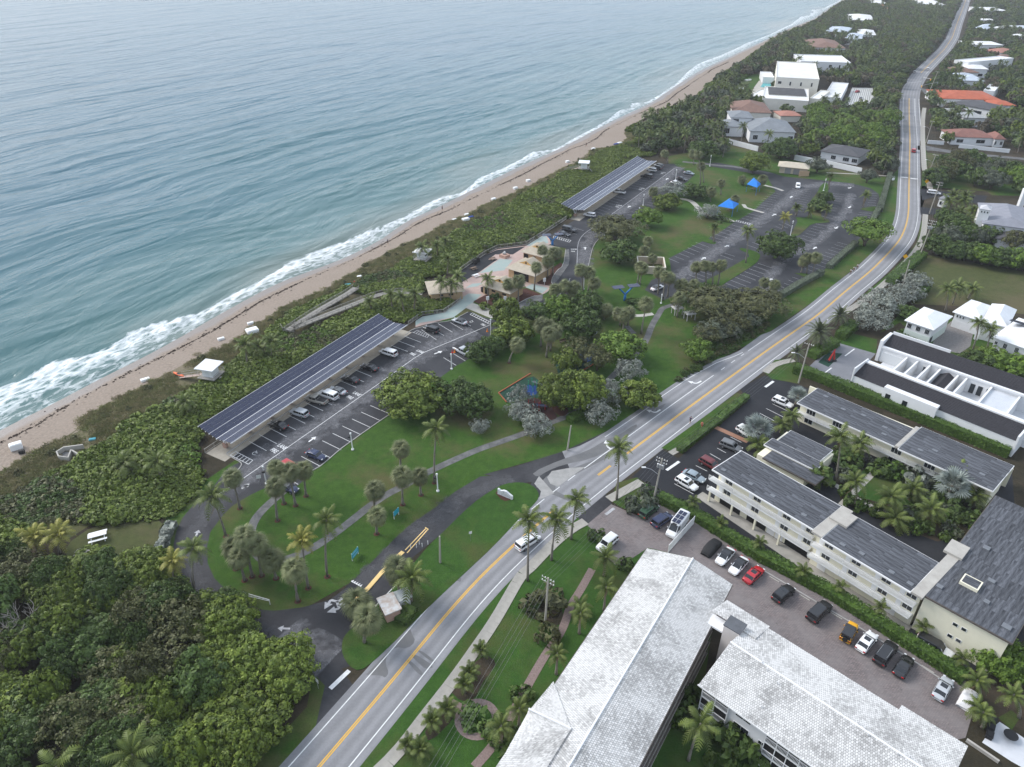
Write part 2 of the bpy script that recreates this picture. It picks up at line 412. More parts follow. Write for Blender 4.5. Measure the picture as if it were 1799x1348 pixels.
# ---- seaweed wrack line on the sand
b = MB(); seg = ALONG[(ALONG > 280) & (ALONG < 900)]
for _ in range(5200):
    s_ = rng.uniform(seg[0], seg[-1]); k = np.searchsorted(ALONG, s_)-1
    inl = np.interp(s_, ALONG, BW)*.36 + 1.1*vn(np.array(s_/14.), 0, 9) + rng.normal(0, .22 if rng.random() < .8 else 1.1)
    if vn(np.array(s_/9.), 3.0, 12) < -.35 and rng.random() < .75: continue
    p = S[k] + T_[k]*(s_-ALONG[k]) - NSEA[k]*inl; z = float(beach_z(s_, inl))+.05
    r = rng.uniform(.08, .38); a = rng.uniform(0, 6.28); q = [(p[0]+r*rng.uniform(.5, 1.3)*math.cos(a+t), p[1]+r*rng.uniform(.5, 1.3)*math.sin(a+t), z) for t in (0, 1.6, 3.1, 4.7)]
    b.face(*q, ); b.face(q[0], q[1], (p[0], p[1], z+.12)); b.face(q[2], q[3], (p[0], p[1], z+.12))
tag(b.build('seaweed', mat('seaweed', (.035,.022,.014), .9, .4, 3.0)), 'dark seaweed washed up in a line along the sand', 'seaweed', kind='stuff')
# ---- land
def grass_material(name, c1, c2, c3, sc=.05):
    m = bpy.data.materials.new(name); m.use_nodes = True; n, l, b = nodes_of(m)
    v = n.new('ShaderNodeTexCoord').outputs['Object']
    big = add_noise(n, l, v, sc, 5, .65); med = add_noise(n, l, v, .6, 5, .7); fine = add_noise(n, l, v, 4.0, 3, .7)
    c = add_mix(n, l, add_ramp(n, l, med, [(.3, 0.0), (.7, 1.0)]), c2, c1)
    c = add_mix(n, l, add_ramp(n, l, big, [(.48, 0.0), (.64, .85)]), c, c3)
    c = add_mix(n, l, .55, c, add_ramp(n, l, fine, [(.25, .35), (.75, 1.0)]), 'MULTIPLY')
    l.new(c, b.inputs['Base Color']); b.inputs['Roughness'].default_value = .95; b.inputs['Specular IOR Level'].default_value = .15
    bp = n.new('ShaderNodeBump'); bp.inputs['Strength'].default_value = .8; bp.inputs['Distance'].default_value = .12
    l.new(fine, bp.inputs['Height']); l.new(bp.outputs['Normal'], b.inputs['Normal']); MATS[name] = m; return m
M_LAWN = grass_material('lawn_grass', (.060,.124,.019), (.034,.080,.013), (.115,.10,.045))
M_LAWN2 = grass_material('rich_lawn', (.052,.118,.020), (.031,.080,.014), (.085,.092,.03), .05)
M_DRYLAWN = grass_material('dry_lawn', (.095,.108,.038), (.06,.072,.026), (.13,.11,.06))
M_SOIL = grass_material('leaf_litter', (.055,.045,.028), (.03,.028,.018), (.085,.065,.045), .1)
FARX = SHORE[-1]
inner_s = smooth_line(INNER, 1)
land = [Vector((-150, -40, 0)), Vector((-120, 20, 0))] + inner_s + [inner_s[-1]+d0*1500, inner_s[-1]+d0*5500, Vector((9000, 7000, 0)), Vector((6000, -40, 0))]
sheet('ground', land, M_SOIL, -.012)
U = np.linspace(-.5, 14, 8); sel = ALONG < 1200; INL = BW[sel][:, None]+U[None]; AL = np.tile(ALONG[sel][:, None], (1, 8)); obj('dune_sand', grid_mesh('dune_sand', S[sel, 0][:, None]-NSEA[sel, 0][:, None]*INL, S[sel, 1][:, None]-NSEA[sel, 1][:, None]*INL, np.full(INL.shape, -.004), grass_material('dune_sand', (.19,.165,.10), (.10,.10,.045), (.24,.20,.14), .15)))['kind'] = 'structure'
def asphalt(name, base, light, amt=.5, sc=.09):
    m = bpy.data.materials.new(name); m.use_nodes = True; n, l, b = nodes_of(m); MATS[name] = m
    v = n.new('ShaderNodeTexCoord').outputs['Object']
    big = add_noise(n, l, v, sc, 5, .62, .5); fine = add_noise(n, l, v, 2.2, 6, .75)
    c = add_mix(n, l, add_ramp(n, l, big, [(.42, 0.0), (.72, amt)]), base, light)
    c = add_mix(n, l, .5, c, add_ramp(n, l, fine, [(.25, .45), (.75, 1.25)]), 'MULTIPLY')
    vo = n.new('ShaderNodeTexVoronoi'); vo.feature = 'DISTANCE_TO_EDGE'; vo.inputs['Scale'].default_value = .16; l.new(v, vo.inputs['Vector'])
    ck = add_ramp(n, l, vo.outputs['Distance'], [(.0, .7), (.006, 1.0)]); c = add_mix(n, l, .8, c, ck, 'MULTIPLY')
    l.new(c, b.inputs['Base Color']); b.inputs['Roughness'].default_value = .75; b.inputs['Specular IOR Level'].default_value = .25; return m
M_ASPH = asphalt('asphalt_lot', (.028,.029,.034), (.10,.10,.106), .5)
M_ASPHNEW = asphalt('asphalt_sealed', (.017,.018,.022), (.035,.036,.04), .5)
M_DRIVE = asphalt('asphalt_drive', (.030,.030,.034), (.095,.095,.10), .5, .12)
M_CONC = mat('concrete', (.44,.42,.38), .9, col2=(.32,.30,.27), scale=.7, detail=6)
M_WALK = mat('walk_concrete', (.38,.36,.32), .9, col2=(.25,.24,.215), scale=.5, detail=6)
M_PATH = asphalt('path_asphalt', (.10,.10,.10), (.22,.22,.21), .7, .5)
M_WHITE = mat('white_road_paint', (.78,.78,.77), .7, col2=(.55,.55,.54), scale=1.5)
M_WORNW = mat('worn_white_paint', (.52,.52,.53), .8, col2=(.25,.25,.26), scale=1.6, detail=6)
M_YELLOW = mat('yellow_road_paint', (.76,.43,.05), .7, col2=(.6,.34,.04), scale=1.2)
def road_material():
    m = bpy.data.materials.new('road_asphalt'); m.use_nodes = True; n, l, b = nodes_of(m)
    uv = n.new('ShaderNodeUVMap').outputs['UV']; sx = n.new('ShaderNodeSeparateXYZ'); l.new(uv, sx.inputs[0])
    v = n.new('ShaderNodeTexCoord').outputs['Object']
    w = n.new('ShaderNodeMath'); w.operation = 'SINE'; l.new(add_math(n, l, 'MULTIPLY', sx.outputs['X'], 6.283/1.75), w.inputs[0])
    track = add_ramp(n, l, add_math(n, l, 'ADD', add_math(n, l, 'MULTIPLY', w.outputs[0], .25), add_noise(n, l, v, .25, 4)), [(.3, 0.0), (.8, 1.0)])
    c = add_mix(n, l, track, (.205,.205,.212), (.268,.267,.276))
    c = add_mix(n, l, add_ramp(n, l, add_noise(n, l, v, .06, 4), [(.45, 0.0), (.7, .6)]), c, (.20,.20,.205))
    c = add_mix(n, l, .35, c, add_ramp(n, l, add_noise(n, l, v, 3.0, 5, .7), [(.25, .55), (.75, 1.2)]), 'MULTIPLY')
    l.new(c, b.inputs['Base Color']); b.inputs['Roughness'].default_value = .8; b.inputs['Specular IOR Level'].default_value = .2; return m
M_ROAD = road_material()
def match(L, Rr, n):
    f = lambda P: [Vector(q) for q in _by_len(P, n)]
    return f(L), f(Rr)
def _by_len(P, n):
    A = np.array([list(p) for p in P]); s = np.r_[0, np.cumsum(np.linalg.norm(np.diff(A, axis=0), axis=1))]; t = np.linspace(0, s[-1], n)
    return np.stack([np.interp(t, s, A[:, k]) for k in range(3)], 1)
def uv_strip(name, C, left, right, m, z, cells=6, parent=None):
    """strip along centre line C reaching left(k) / right(k) metres from it, with metre UVs"""
    n = len(C); s = np.r_[0, np.cumsum([(C[k+1]-C[k]).length for k in range(n-1)])]
    Xs = np.zeros((n, cells+1)); Ys = np.zeros((n, cells+1)); Us = np.zeros((n, cells+1))
    for k in range(n):
        t = C[min(k+1, n-1)]-C[max(k-1, 0)]; t.normalize()
        for j in range(cells+1):
            u = -left[k] + (left[k]+right[k])*j/cells
            Xs[k, j] = C[k].x + t.y*u; Ys[k, j] = C[k].y - t.x*u; Us[k, j] = u
    o = obj(name, grid_mesh(name, Xs.T, Ys.T, np.full(Xs.T.shape, z), m, None, (Us.T, np.tile(s, (cells+1, 1)))), parent)
    if parent is None: o['kind'] = 'structure'
    return o
# main coast road: centre line and the distances to its asphalt edges
YC = pts('a5','20,1230 180,1043 480,690 640,500 860,225 1065,0 a4 1720,285 a7 720,1025 945,860 1325,575 1799,230 b2 300,850 460,710 600,600 700,500 780,410 815,330 830,250 832,100 c8 355,600 360,400 352,200 350,0 c7 585,1040 600,960 640,870 700,780 830,650 960,520 1040,400 1090,250 1150,100 1185,0 o 1704,-25 1716,-50')
YC.append(YC[-1]+(YC[-1]-YC[-3]).normalized()*500)
YC = [Vector(q) for q in relax(YC, 4.0, 3)]
_off = lambda P: sd_line([list(p) for p in P])
YA = np.array([list(p) for p in YC])[:, :2]; YS = np.r_[0, np.cumsum(np.linalg.norm(np.diff(YA, axis=0), axis=1))]
YT = np.gradient(YA, axis=0); YT /= np.linalg.norm(YT, axis=1)[:, None]
def road_sd(P):
    P = np.array([list(p) for p in P])[:, :2]; i = np.argmin(((P[:, None]-YA[None])**2).sum(2), 1); v = P-YA[i]
    return YS[i]+(v*YT[i]).sum(1), v[:, 0]*YT[i, 1]-v[:, 1]*YT[i, 0]
def road_at(s, off, z=0.0):
    x = np.interp(s, YS, YA[:, 0]); y = np.interp(s, YS, YA[:, 1]); i = min(np.searchsorted(YS, s), len(YS)-1)
    return Vector((x + YT[i, 1]*off, y - YT[i, 0]*off, z))
def s_of(k, x, y): return float(road_sd([at(k, x, y)])[0][0])
RW = 3.35                                                   # half width between the edge lines
sl, ol = road_sd(resample(pts('a4','640,1240 1530,330 a7 290,1225 120,1240'), 2))
tl = pts('a7','400,920 600,870 760,790 1030,605 1120,530 1290,415 1480,310 1620,262 1799,130')
ts, to = road_sd(resample(tl, 2)); q_ = np.argsort(ts); ts, to = ts[q_], -to[q_]
RL = np.full(len(YS), RW+1.1); mk = (YS > ts[0]) & (YS < ts[-1]); RL[mk] = np.maximum(np.interp(YS[mk], ts, to)+1.1, RW+1.1)
RRt = np.full(len(YS), RW+1.2); far_ = YS > s_of('c8', 437, 400); RRt[far_] = RW+2.6
RL[YS > s_of('c8', 355, 250)] = RW+2.0
road = uv_strip('road', YC, RL, RRt, M_ROAD, .012, 10)
def line_on_road(name, s0, s1, off, w, m, z=.022):
    P = [road_at(s, off(s) if callable(off) else off) for s in np.linspace(s0, s1, max(2, int((s1-s0)/3)+1))]
    return ribbon(name, P, w, m, z, road)
sE0, sE1 = s_of('a4', 1640, 270), s_of('a7', 640, 985)
sT0, sT1 = s_of('a7', 890, 810), s_of('a7', 1455, 395)
sFar = s_of('c7', 585, 1040); sX = s_of('c7', 700, 780)
for o_ in (-.14, .14):
    line_on_road('centre_line', 0, s_of('a4', 1720, 285), o_, .17, M_YELLOW)
    line_on_road('centre_line', s_of('a7', 720, 1025), s_of('a7', 800, 965), o_, .17, M_YELLOW)
    line_on_road('centre_line', s_of('a7', 900, 890), sFar, o_, .17, M_YELLOW)
    line_on_road('centre_line', sX+4, YS[-1], o_, .17, M_YELLOW)
line_on_road('edge_line', 0, s_of('a4', 1530, 340), -RW, .16, M_WHITE)
line_on_road('edge_line', 0, sFar, RW, .16, M_WHITE)
line_on_road('edge_line', sX, YS[-1], RW+.4, .16, M_WHITE); line_on_road('edge_line', sX, YS[-1], -RW-.4, .16, M_WHITE)
for a_, c_ in (((290,1235),(380,1175)), ((430,1130),(480,1100)), ((530,1060),(577,1025)), ((1500,360),(1527,345)), ((1560,315),(1587,298)), ((1622,270),(1642,258))):
    line_on_road('lane_dash', s_of('a7', *a_), s_of('a7', *c_), -RW, .16, M_WHITE)
line_on_road('lane_line', sE1, sT1, -RW, .18, M_WHITE)
line_on_road('edge_line', s_of('a7', 1670, 240), sFar, -RW, .16, M_WHITE)
tls = lambda s: -float(np.interp(s, ts, to))
line_on_road('edge_line', s_of('a7', 775, 790), s_of('a7', 1650, 255), tls, .16, M_WHITE)
line_on_road('edge_line', s_of('c8', 430, 270), sFar, 5.6, .16, M_WHITE)
line_on_road('lane_line', s_of('c8', 420, 150), sFar, 2.9, .16, M_WHITE)
for x_, y_, w_ in ((300, 808, 2.6), (395, 822, 2.2), (437, 825, .6)):                    # crossing marks
    s_ = s_of('c8', x_, y_); o1 = float(road_sd([at('c8', x_, y_)])[1][0])
    ribbon('crossing_mark', [road_at(s_-.7, o1), road_at(s_+.7, o1)], w_, M_WHITE, .024, road)
ribbon('crossing_mark', [at('c8',250,800), at('c8',440,830)], .35, M_WORNW, .02, road)
ribbon('stop_line', [at('c7',545,885), at('c7',720,862)], .5, M_WORNW, .024, road)
# dark damp patches on the road
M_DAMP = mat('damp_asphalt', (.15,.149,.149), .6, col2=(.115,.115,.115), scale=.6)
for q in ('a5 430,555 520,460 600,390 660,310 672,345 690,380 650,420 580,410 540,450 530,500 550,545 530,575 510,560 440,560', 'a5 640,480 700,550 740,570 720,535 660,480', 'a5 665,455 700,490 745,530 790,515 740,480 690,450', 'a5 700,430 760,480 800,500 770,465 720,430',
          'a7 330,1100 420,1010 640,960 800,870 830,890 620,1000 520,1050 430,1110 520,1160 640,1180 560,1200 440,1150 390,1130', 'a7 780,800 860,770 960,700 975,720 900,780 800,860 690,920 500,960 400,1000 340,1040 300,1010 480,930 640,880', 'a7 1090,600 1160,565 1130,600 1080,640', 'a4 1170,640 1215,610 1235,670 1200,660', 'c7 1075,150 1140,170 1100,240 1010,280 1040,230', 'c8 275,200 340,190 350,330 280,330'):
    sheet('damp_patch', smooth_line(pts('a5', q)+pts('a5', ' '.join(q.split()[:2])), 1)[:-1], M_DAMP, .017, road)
# arrows
def arrow(parent, p, q, m=None, w=.55, z=.03):
    L = (q-p).length; t = (q-p).normalized(); u = Vector((t.y, -t.x, 0)); b = MB(); P = lambda a, c: Vector((*(p+t*a+u*c).to_2d(), z))
    b.face(P(0,-w*.22), P(0,w*.22), P(L*.6,w*.22), P(L*.6,-w*.22)); b.face(P(L*.58,-w*.75), P(L*.58,w*.75), P(L,0))
    return b.build('arrow', m or M_WHITE, parent)
def hook_arrow(parent, P, m=None, w=.4, z=.03):
    P = [Vector((p.x,p.y,z)) for p in P]; b = MB(); b.strip(offset(P, -w/2), offset(P, w/2))
    t = (P[-1]-P[-2]).normalized(); u = Vector((t.y,-t.x,0)); b.face(P[-1]-u*w*1.6, P[-1]+u*w*1.6, P[-1]+t*w*3); return b.build('arrow', m or M_WHITE, parent)
hook_arrow(road, smooth_line(pts('a7','1375,430 1345,448 1318,440'), 2)); hook_arrow(road, smooth_line(pts('a7','1115,612 1085,632 1055,622'), 2)); hook_arrow(road, smooth_line(pts('a7','800,860 780,845 776,825'), 1))
# ---- park lawn and roads
PARK = pts('o','300,1000 280,930 300,900 345,855 b8 720,880 c6 1500,90 a8 650,150 800,170 1000,200 1200,215 1580,235 c8 250,700 200,1348 b2 760,250 700,400 600,500 300,750 0,960 a7 1799,130 1400,340 1130,520 800,740 500,880 0,1020 a4 1400,120 700,640 400,810 200,820 0,740')
sheet('lawn', PARK, M_LAWN, .0)
drive = sheet('park_drive', pts('a7','900,830 800,735 500,875 200,970 0,1020 a4 1400,108 1330,112 1200,190 1100,270 1000,340 900,420 800,520 700,620 620,700 540,760 400,800 250,820 160,812 60,780 0,750 a3 1100,530 1020,450 988,380 985,300 1000,230 1060,150 1130,80 1200,30 1240,0 1180,-30 920,100 870,160 840,220 825,290 835,390 900,500 1000,570 1100,610 1240,690 1350,740 1440,830 1490,900 1545,960 1500,1160 1700,990 1624,880 a4 800,1060 900,600 1130,410 1250,290 1400,180 1600,140 a7 260,1240 700,1020'), M_DRIVE, .006)
ISLE = pts('a4','680,1132 640,1110 605,1055 600,1000 612,955 650,915 720,870 800,770 890,680 1000,545 1060,475 1130,410 1250,290 1330,225 1400,180 1460,150 1540,142 1600,155 1635,190 1640,225 1610,262 1540,330 1400,480 1250,620 1100,760 960,900 820,1040 720,1125')
sheet('entrance_island', smooth_line(ISLE+ISLE[:1], 1)[:-1], M_LAWN2, .06, thick=.08)
M_SAND2 = mat('pale_sand_drift', (.36,.35,.335), .9, col2=(.22,.22,.21), scale=.5, detail=6)
for q in ('a7 640,975 540,980 430,1000 400,1040 420,1080 470,1100 560,1030', 'a4 1640,110 1615,150 1650,190 1640,235 1720,200'):
    sheet('sand_drift', pts('a7', q), M_SAND2, .02, drive)
LOT1 = pts('a2','30,1230 160,1060 235,1020 c1 195,1000 190,970 45,885 440,610 800,375 1340,10 c5 0,690 390,440 480,365 640,330 690,290 990,260 1100,200 1240,130 1400,200 1560,240 1797,330 1700,420 1540,480 1450,585 1180,785 1060,845 850,1000 300,1250 c1 1740,440 1560,560 1365,700 1165,845 970,1010 890,1055 760,1190 640,1270 480,1195 290,1285 180,1348 a2 150,1300')
lot1 = sheet('car_park', LOT1, M_ASPH, .010)
CIRC = pts('a6','560,800 640,760 700,730 800,680 900,640 960,620 1000,560 960,530 965,510 1000,460 1050,420 1060,310 1000,300 900,260 c6 100,830 250,730 300,700 1160,110 1340,110 1420,160 1560,225 1480,300 1230,450 1170,550 1100,600 1000,665 800,760 600,865 560,890 500,960 470,1050 440,1199 a6 1195,480 1150,560 1060,620 900,680 830,710 700,800')
lot2 = sheet('car_park', CIRC, M_ASPH, .008)
FARLOT = pts('a8','580,600 740,520 800,490 870,440 960,390 1000,350 1060,300 1020,230 760,185 740,170 800,170 1030,212 1100,232 1180,240 1300,252 1400,262 1490,285 1525,310 1530,340 1505,385 1500,440 1400,560 1300,640 1090,770 1050,800 960,800 880,770 810,735 690,700 620,760 560,790 470,745 500,700 590,660')
lot3 = sheet('car_park', FARLOT, M_ASPH, .008)
worn = bpy.data.materials.new('worn_aisle'); worn.use_nodes = True
n, l, b_ = nodes_of(worn); tr = n.new('ShaderNodeBsdfTransparent'); mx = n.new('ShaderNodeMixShader'); uv = n.new('ShaderNodeUVMap').outputs['UV']; sx = n.new('ShaderNodeSeparateXYZ'); l.new(uv, sx.inputs[0]); v = n.new('ShaderNodeTexCoord').outputs['Object']
edge = add_ramp(n, l, add_math(n, l, 'ADD', add_math(n, l, 'ABSOLUTE', sx.outputs['X']), add_math(n, l, 'MULTIPLY', add_math(n, l, 'SUBTRACT', add_noise(n, l, v, .35, 5, .7), .5), 3.4)), [(.0, .85), (1.0, .0)])
nn = edge.node; nn.color_ramp.elements[0].position = .35; nn.color_ramp.elements[1].position = 1.0
l.new(add_math(n, l, 'MULTIPLY', edge, add_ramp(n, l, add_noise(n, l, v, .9, 5, .7), [(.25, .35), (.7, 1.0)])), mx.inputs['Fac'])
b_.inputs['Base Color'].default_value = (.155,.155,.165,1); b_.inputs['Roughness'].default_value = .9
l.new(tr.outputs[0], mx.inputs[1]); l.new(b_.outputs[0], mx.inputs[2]); l.new(mx.outputs[0], n['Material Output'].inputs['Surface'])
def worn_band(parent, P, hw, z=.016, m=None):
    P = [Vector(q) for q in relax(P, 2.0, 4)]; n_ = len(P); o = uv_strip('worn_surface', P, [hw]*n_, [hw]*n_, m or worn, z, 6, parent)
    uvl = o.data.uv_layers[0].data; a = np.zeros(len(uvl)*2, np.float32); uvl.foreach_get('uv', a); a[0::2] /= hw; uvl.foreach_set('uv', a)
worn_band(lot1, pts('c1','100,1180 500,900 900,640 1300,380 1550,200 c5 500,720 800,560 1300,380'), 4.5)
worn_band(lot2, pts('c6','400,1199 400,1000 480,860 620,720 900,540 1200,320 1400,140'), 3.2)
worn_band(lot3, pts('a8','620,690 800,560 960,450 1080,370 1180,280 1300,262 1420,275'), 3.6)
worn_band(lot3, pts('c2','1200,900 1300,640 1500,400 c3 700,560 900,380 1050,200 1100,0'), 2.4)
worn2 = worn.copy(); worn2.node_tree.nodes['Principled BSDF'].inputs['Base Color'].default_value = (.085,.085,.09,1)
worn_band(drive, pts('a4','600,780 900,490 1200,230 1500,120'), 2.4, m=worn2)
worn_band(drive, pts('a3','1560,860 1450,800 1330,720'), 4.5)
worn_band(drive, pts('a3','1330,720 1250,690 1050,580 940,480 890,350 920,200 1030,90 1150,20'), 2.2, m=worn2)
# ---- markings in the car parks
_line = {}
def stall_line(parent, p, q, m=None, w=.11, z=.026):
    L = (q-p).length; key = (round(L*4), (m or M_WORNW).name, w)
    if key not in _line:
        b = MB(); b.face((0,-w/2,0), (L,-w/2,0), (L,w/2,0), (0,w/2,0)); _line[key] = b.mesh('stall_line', m or M_WORNW)
    return obj('stall_line', _line[key], parent, (p.x, p.y, z), yaw(p, q))
def stalls(parent, k, a0, a1, b0, b1, n, m=None, skip=()):
    A0, A1, B0, B1 = at(k, *a0), at(k, *a1), at(k, *b0), at(k, *b1)
    for i in range(n):
        if i in skip: continue
        t = i/max(1, n-1); stall_line(parent, A0.lerp(B0, t), A1.lerp(B1, t), m)
MW = M_WHITE
stalls(lot1, 'c1', (268,762), (440,855), (1310,55), (1482,125), 13, MW)
stalls(lot1, 'c5', (205,578), (425,660), (378,455), (600,540), 3, MW)
for a_, c_ in (((485,405),(680,475)), ((600,370),(800,505)), ((700,330),(900,450)), ((820,290),(1010,405)), ((985,278),(1145,370)), ((1090,232),(1255,325)), ((892,738),(1060,842)), ((1020,685),(1180,782)), ((1255,568),(1370,638))):
    stall_line(lot1, at('c5', *a_), at('c5', *c_), MW)
stalls(lot1, 'c1', (782,910), (970,1008), (1463,408), (1650,490), 8, MW)
stalls(lot1, 'c1', (665,1137), (752,1187), (590,1200), (680,1250), 2, MW)
for P_, w_ in ((pts('c1','-60,1300 150,1170 1530,205 c5 500,750 640,668 1500,310'), .13), (pts('c1','45,885 440,612 800,377 1340,12'), .12)): ribbon('lane_line', P_, w_, MW, .026, lot1)
for a_, c_ in (((195,1228),(272,1180)), ((855,767),(928,716)), ((1522,288),(1572,250))): arrow(lot1, at('c1', *a_), at('c1', *c_), None, .8)
arrow(lot1, at('c5', 770, 690), at('c5', 878, 652), None, .9)
def hatch(parent, P, n, m=None, w=.14, z=.028):
    """striped no-parking box: outline P (4 corners), bars between the long sides"""
    a, b2, c, d = P
    for s_, e_ in ((a,b2), (d,c), (a,d), (b2,c)): stall_line(parent, s_, e_, m or MW, w, z)
    for i in range(1, n): stall_line(parent, a.lerp(b2, i/n), d.lerp(c, i/n), m or MW, w, z)
hatch(lot1, pts('c1','135,862 305,950 260,988 80,898'), 6)
hatch(lot1, pts('c5','1275,150 1520,275 1500,300 1240,170'), 9)
hatch(lot1, pts('c5','545,378 700,445 680,475 500,410'), 6, M_WORNW)
hatch(lot2, pts('c6','75,868 258,915 240,935 72,888'), 8)
hatch(lot3, pts('c4','445,712 670,768 660,785 430,730'), 7)
_words = {}
def word_mesh(body, m):
    """flat letters as a mesh, one unit tall"""
    if body not in _words:
        cu = bpy.data.curves.new(body, 'FONT'); cu.body = body; cu.offset = .018; o = bpy.data.objects.new(body, cu); COL.objects.link(o); dg = bpy.context.evaluated_depsgraph_get()
        me = bpy.data.meshes.new_from_object(o.evaluated_get(dg)); bpy.data.objects.remove(o); bpy.data.curves.remove(cu); me.materials.clear(); me.materials.append(m); _words[body] = me
    return _words[body]
def paint_text(parent, body, k, p0, p1, size_k=1.0, m=None):
    """letters painted on the asphalt, reading from p0 to p1"""
    A, B = at(k, *p0), at(k, *p1); L = (B-A).length; s = L/(.62*len(body)); return obj('painted_word', word_mesh(body, m or MW), parent, (A.x, A.y, .03), yaw(A, B), (s, s*size_k, 1))
for w_, k_, a_, c_ in (('FIRE','c1',(470,850),(545,893)), ('LANE','c1',(540,805),(615,848)), ('FIRE','c1',(1222,325),(1292,358)), ('LANE','c1',(1285,285),(1350,318)), ('FIRE','c5',(440,690),(530,722)), ('LANE','c5',(530,648),(610,685)), ('FIRE','c5',(1375,300),(1440,335)),
                       ('FIRE','c6',(258,1035),(318,1037)), ('LANE','c6',(258,1012),(322,1014)), ('FIRE','c6',(722,562),(775,572)), ('LANE','c6',(732,545),(790,555)), ('FIRE','c6',(970,382),(1015,390)), ('LANE','c6',(980,366),(1030,374)), ('FIRE','c6',(1200,212),(1240,217)), ('LANE','c6',(1205,202),(1255,207))):
    paint_text(lot1 if k_ in ('c1','c5') else lot2, w_, k_, a_, c_, 1.5)
ribbon('lane_line', smooth_line(pts('c6','320,1230 325,1060 330,960 350,900 400,840 500,775 620,690 1350,155'), 2), .16, M_WORNW, .024, lot2)
ribbon('lane_line', smooth_line(pts('a6','1085,500 1060,560 1000,620 900,675 800,700'), 2), .14, M_WORNW, .024, lot2)
# accessible-parking symbols
def wheel_sign(parent, c, r, m=None):
    b = MB(); a_ = np.linspace(.6, 5.2, 12); P = [Vector((c.x+r*math.cos(t), c.y+r*math.sin(t), .03)) for t in a_]; b.strip(offset(P,-.05), offset(P,.05))
    b.prism([(c.x+.25*r+.12*math.cos(t), c.y+1.5*r+.12*math.sin(t)) for t in np.linspace(0, 5.5, 7)], .028, .03); b.face(*[Vector((c.x+x*r, c.y+y*r, .03)) for x, y in ((.1,1.3),(.3,1.3),(.45,.2),(.25,.2))]); b.face(*[Vector((c.x+x*r, c.y+y*r, .03)) for x, y in ((.3,.3),(1.1,.25),(1.2,.05),(.3,.1))])
    return b.build('wheelchair_symbol', m or MW, parent)
wheel_sign(lot1, at('c1', 325, 880), .5); wheel_sign(lot1, at('c5', 1262, 268), .5)
for k_, a_, c_, e_, f_, n_ in (('c2',(175,350),(290,392),(430,180),(597,243),6), ('c4',(60,945),(250,1003),(372,778),(540,828),6), ('c4',(515,682),(700,735),(600,615),(790,662),3), ('c4',(690,545),(870,580),(905,312),(1090,342),9), ('c4',(870,905),(1005,947),(1090,735),(1225,800),6), ('c4',(1230,560),(1400,590),(1400,290),(1520,310),10),
        ('c2',(350,575),(525,640),(475,530),(640,582),3), ('c2',(730,335),(875,390),(780,312),(910,352),2), ('c2',(1045,210),(1180,255),(1115,180),(1250,225),2), ('c2',(735,712),(925,790),(1185,435),(1372,497),9), ('c3',(430,578),(555,622),(690,357),(815,383),9), ('c3',(720,255),(885,300),(870,0),(1020,15),11),
        ('c3',(412,980),(560,1032),(110,1200),(265,1260),7), ('c3',(940,570),(1085,610),(560,880),(715,935),11), ('c3',(1190,222),(1370,240),(1120,350),(1300,362),6), ('c3',(1285,135),(1385,142),(1340,0),(1410,4),6), ('c2',(100,375),(225,428),(175,350),(290,392),2)):
    stalls(lot3, k_, a_, c_, e_, f_, n_)
for k_, a_, c_, e_, f_, n_ in (('c6',(480,600),(600,640),(690,440),(840,480),8), ('c6',(830,350),(990,380),(1000,235),(1170,255),7), ('c6',(1000,235),(1170,255),(1120,140),(1280,165),4), ('c6',(850,640),(980,665),(930,585),(1060,612),3), ('c6',(1040,535),(1150,560),(1110,475),(1200,492),4), ('c6',(1390,265),(1490,290),(1440,225),(1530,240),3), ('c6',(100,850),(230,890),(250,770),(400,815),3), ('c6',(1310,140),(1400,150),(1340,110),(1420,125),2)):
    stalls(lot2, k_, a_, c_, e_, f_, n_)
for x_, y_, u_, v_ in ((725,607,745,597),(830,550,850,543),(1045,409,1063,401),(1127,329,1135,321),(1230,560,1245,550),(1342,459,1328,468),(1400,366,1390,375),(1032,700,1046,694),(393,372,405,365),(565,247,575,240),(1402,281,1388,286)): arrow(lot2 if x_ < 600 else lot3, at('a8',x_,y_), at('a8',u_,v_), MW, 1.0)
arrow(lot2, at('c6',408,1012), at('c6',408,985), MW, .9)
# kerbs
M_KERB = mat('kerb_concrete', (.33,.32,.30), .9, .2, .8)
def kerb(P, parent=None, w=.18, h=.12, m=None):
    b = MB(); wall_line(b, P, w, h, 0.0); o = b.build('kerb', m or M_KERB, parent)
    if parent is None: o['kind'] = 'structure'
    return o
kerb(pts('c1','890,1052 970,1008 1070,925 1165,842 1365,697 1560,560 1740,440'), lot1); kerb(smooth_line(pts('c1','45,887 120,935 190,970 195,1000 150,1055 0,1110'),2), lot1)
kerb(smooth_line(pts('c5','390,440 480,365 640,330 690,290 990,260 1100,200 1215,140'),1), lot1); kerb(smooth_line(pts('c6','440,1199 470,1050 500,960 560,890 600,865'),1), lot2)
kerb(pts('c1','45,880 440,605 800,370 1340,5'), lot1)
# grass islands of the far car parks
for nm, q in (('grass_island','c2 500,690 600,620 730,560 860,480 1000,400 1110,335 950,262 1000,245 1220,310 1200,400 1130,460 960,570 780,680 720,722'), ('grass_island','c3 385,500 440,400 480,320 440,275 600,290 640,150 620,90 700,0 a8 1270,262 1300,262 c3 830,0 830,100 720,265 860,320 830,345 640,350 540,450 470,505'), ('grass_island','c2 500,165 570,125 640,160 690,190 640,205'), ('grass_island','c3 1205,185 1260,165 1410,150 1390,200 1330,215'), ('grass_island','c3 440,935 540,935 640,960 600,1000 520,965'), ('grass_island','c6 980,550 1040,545 1100,590 1020,575')):
    sheet(nm, smooth_line(pts('c2', q)+pts('c2', ' '.join(q.split()[:2])), 1)[:-1], M_LAWN, .07, thick=.07)
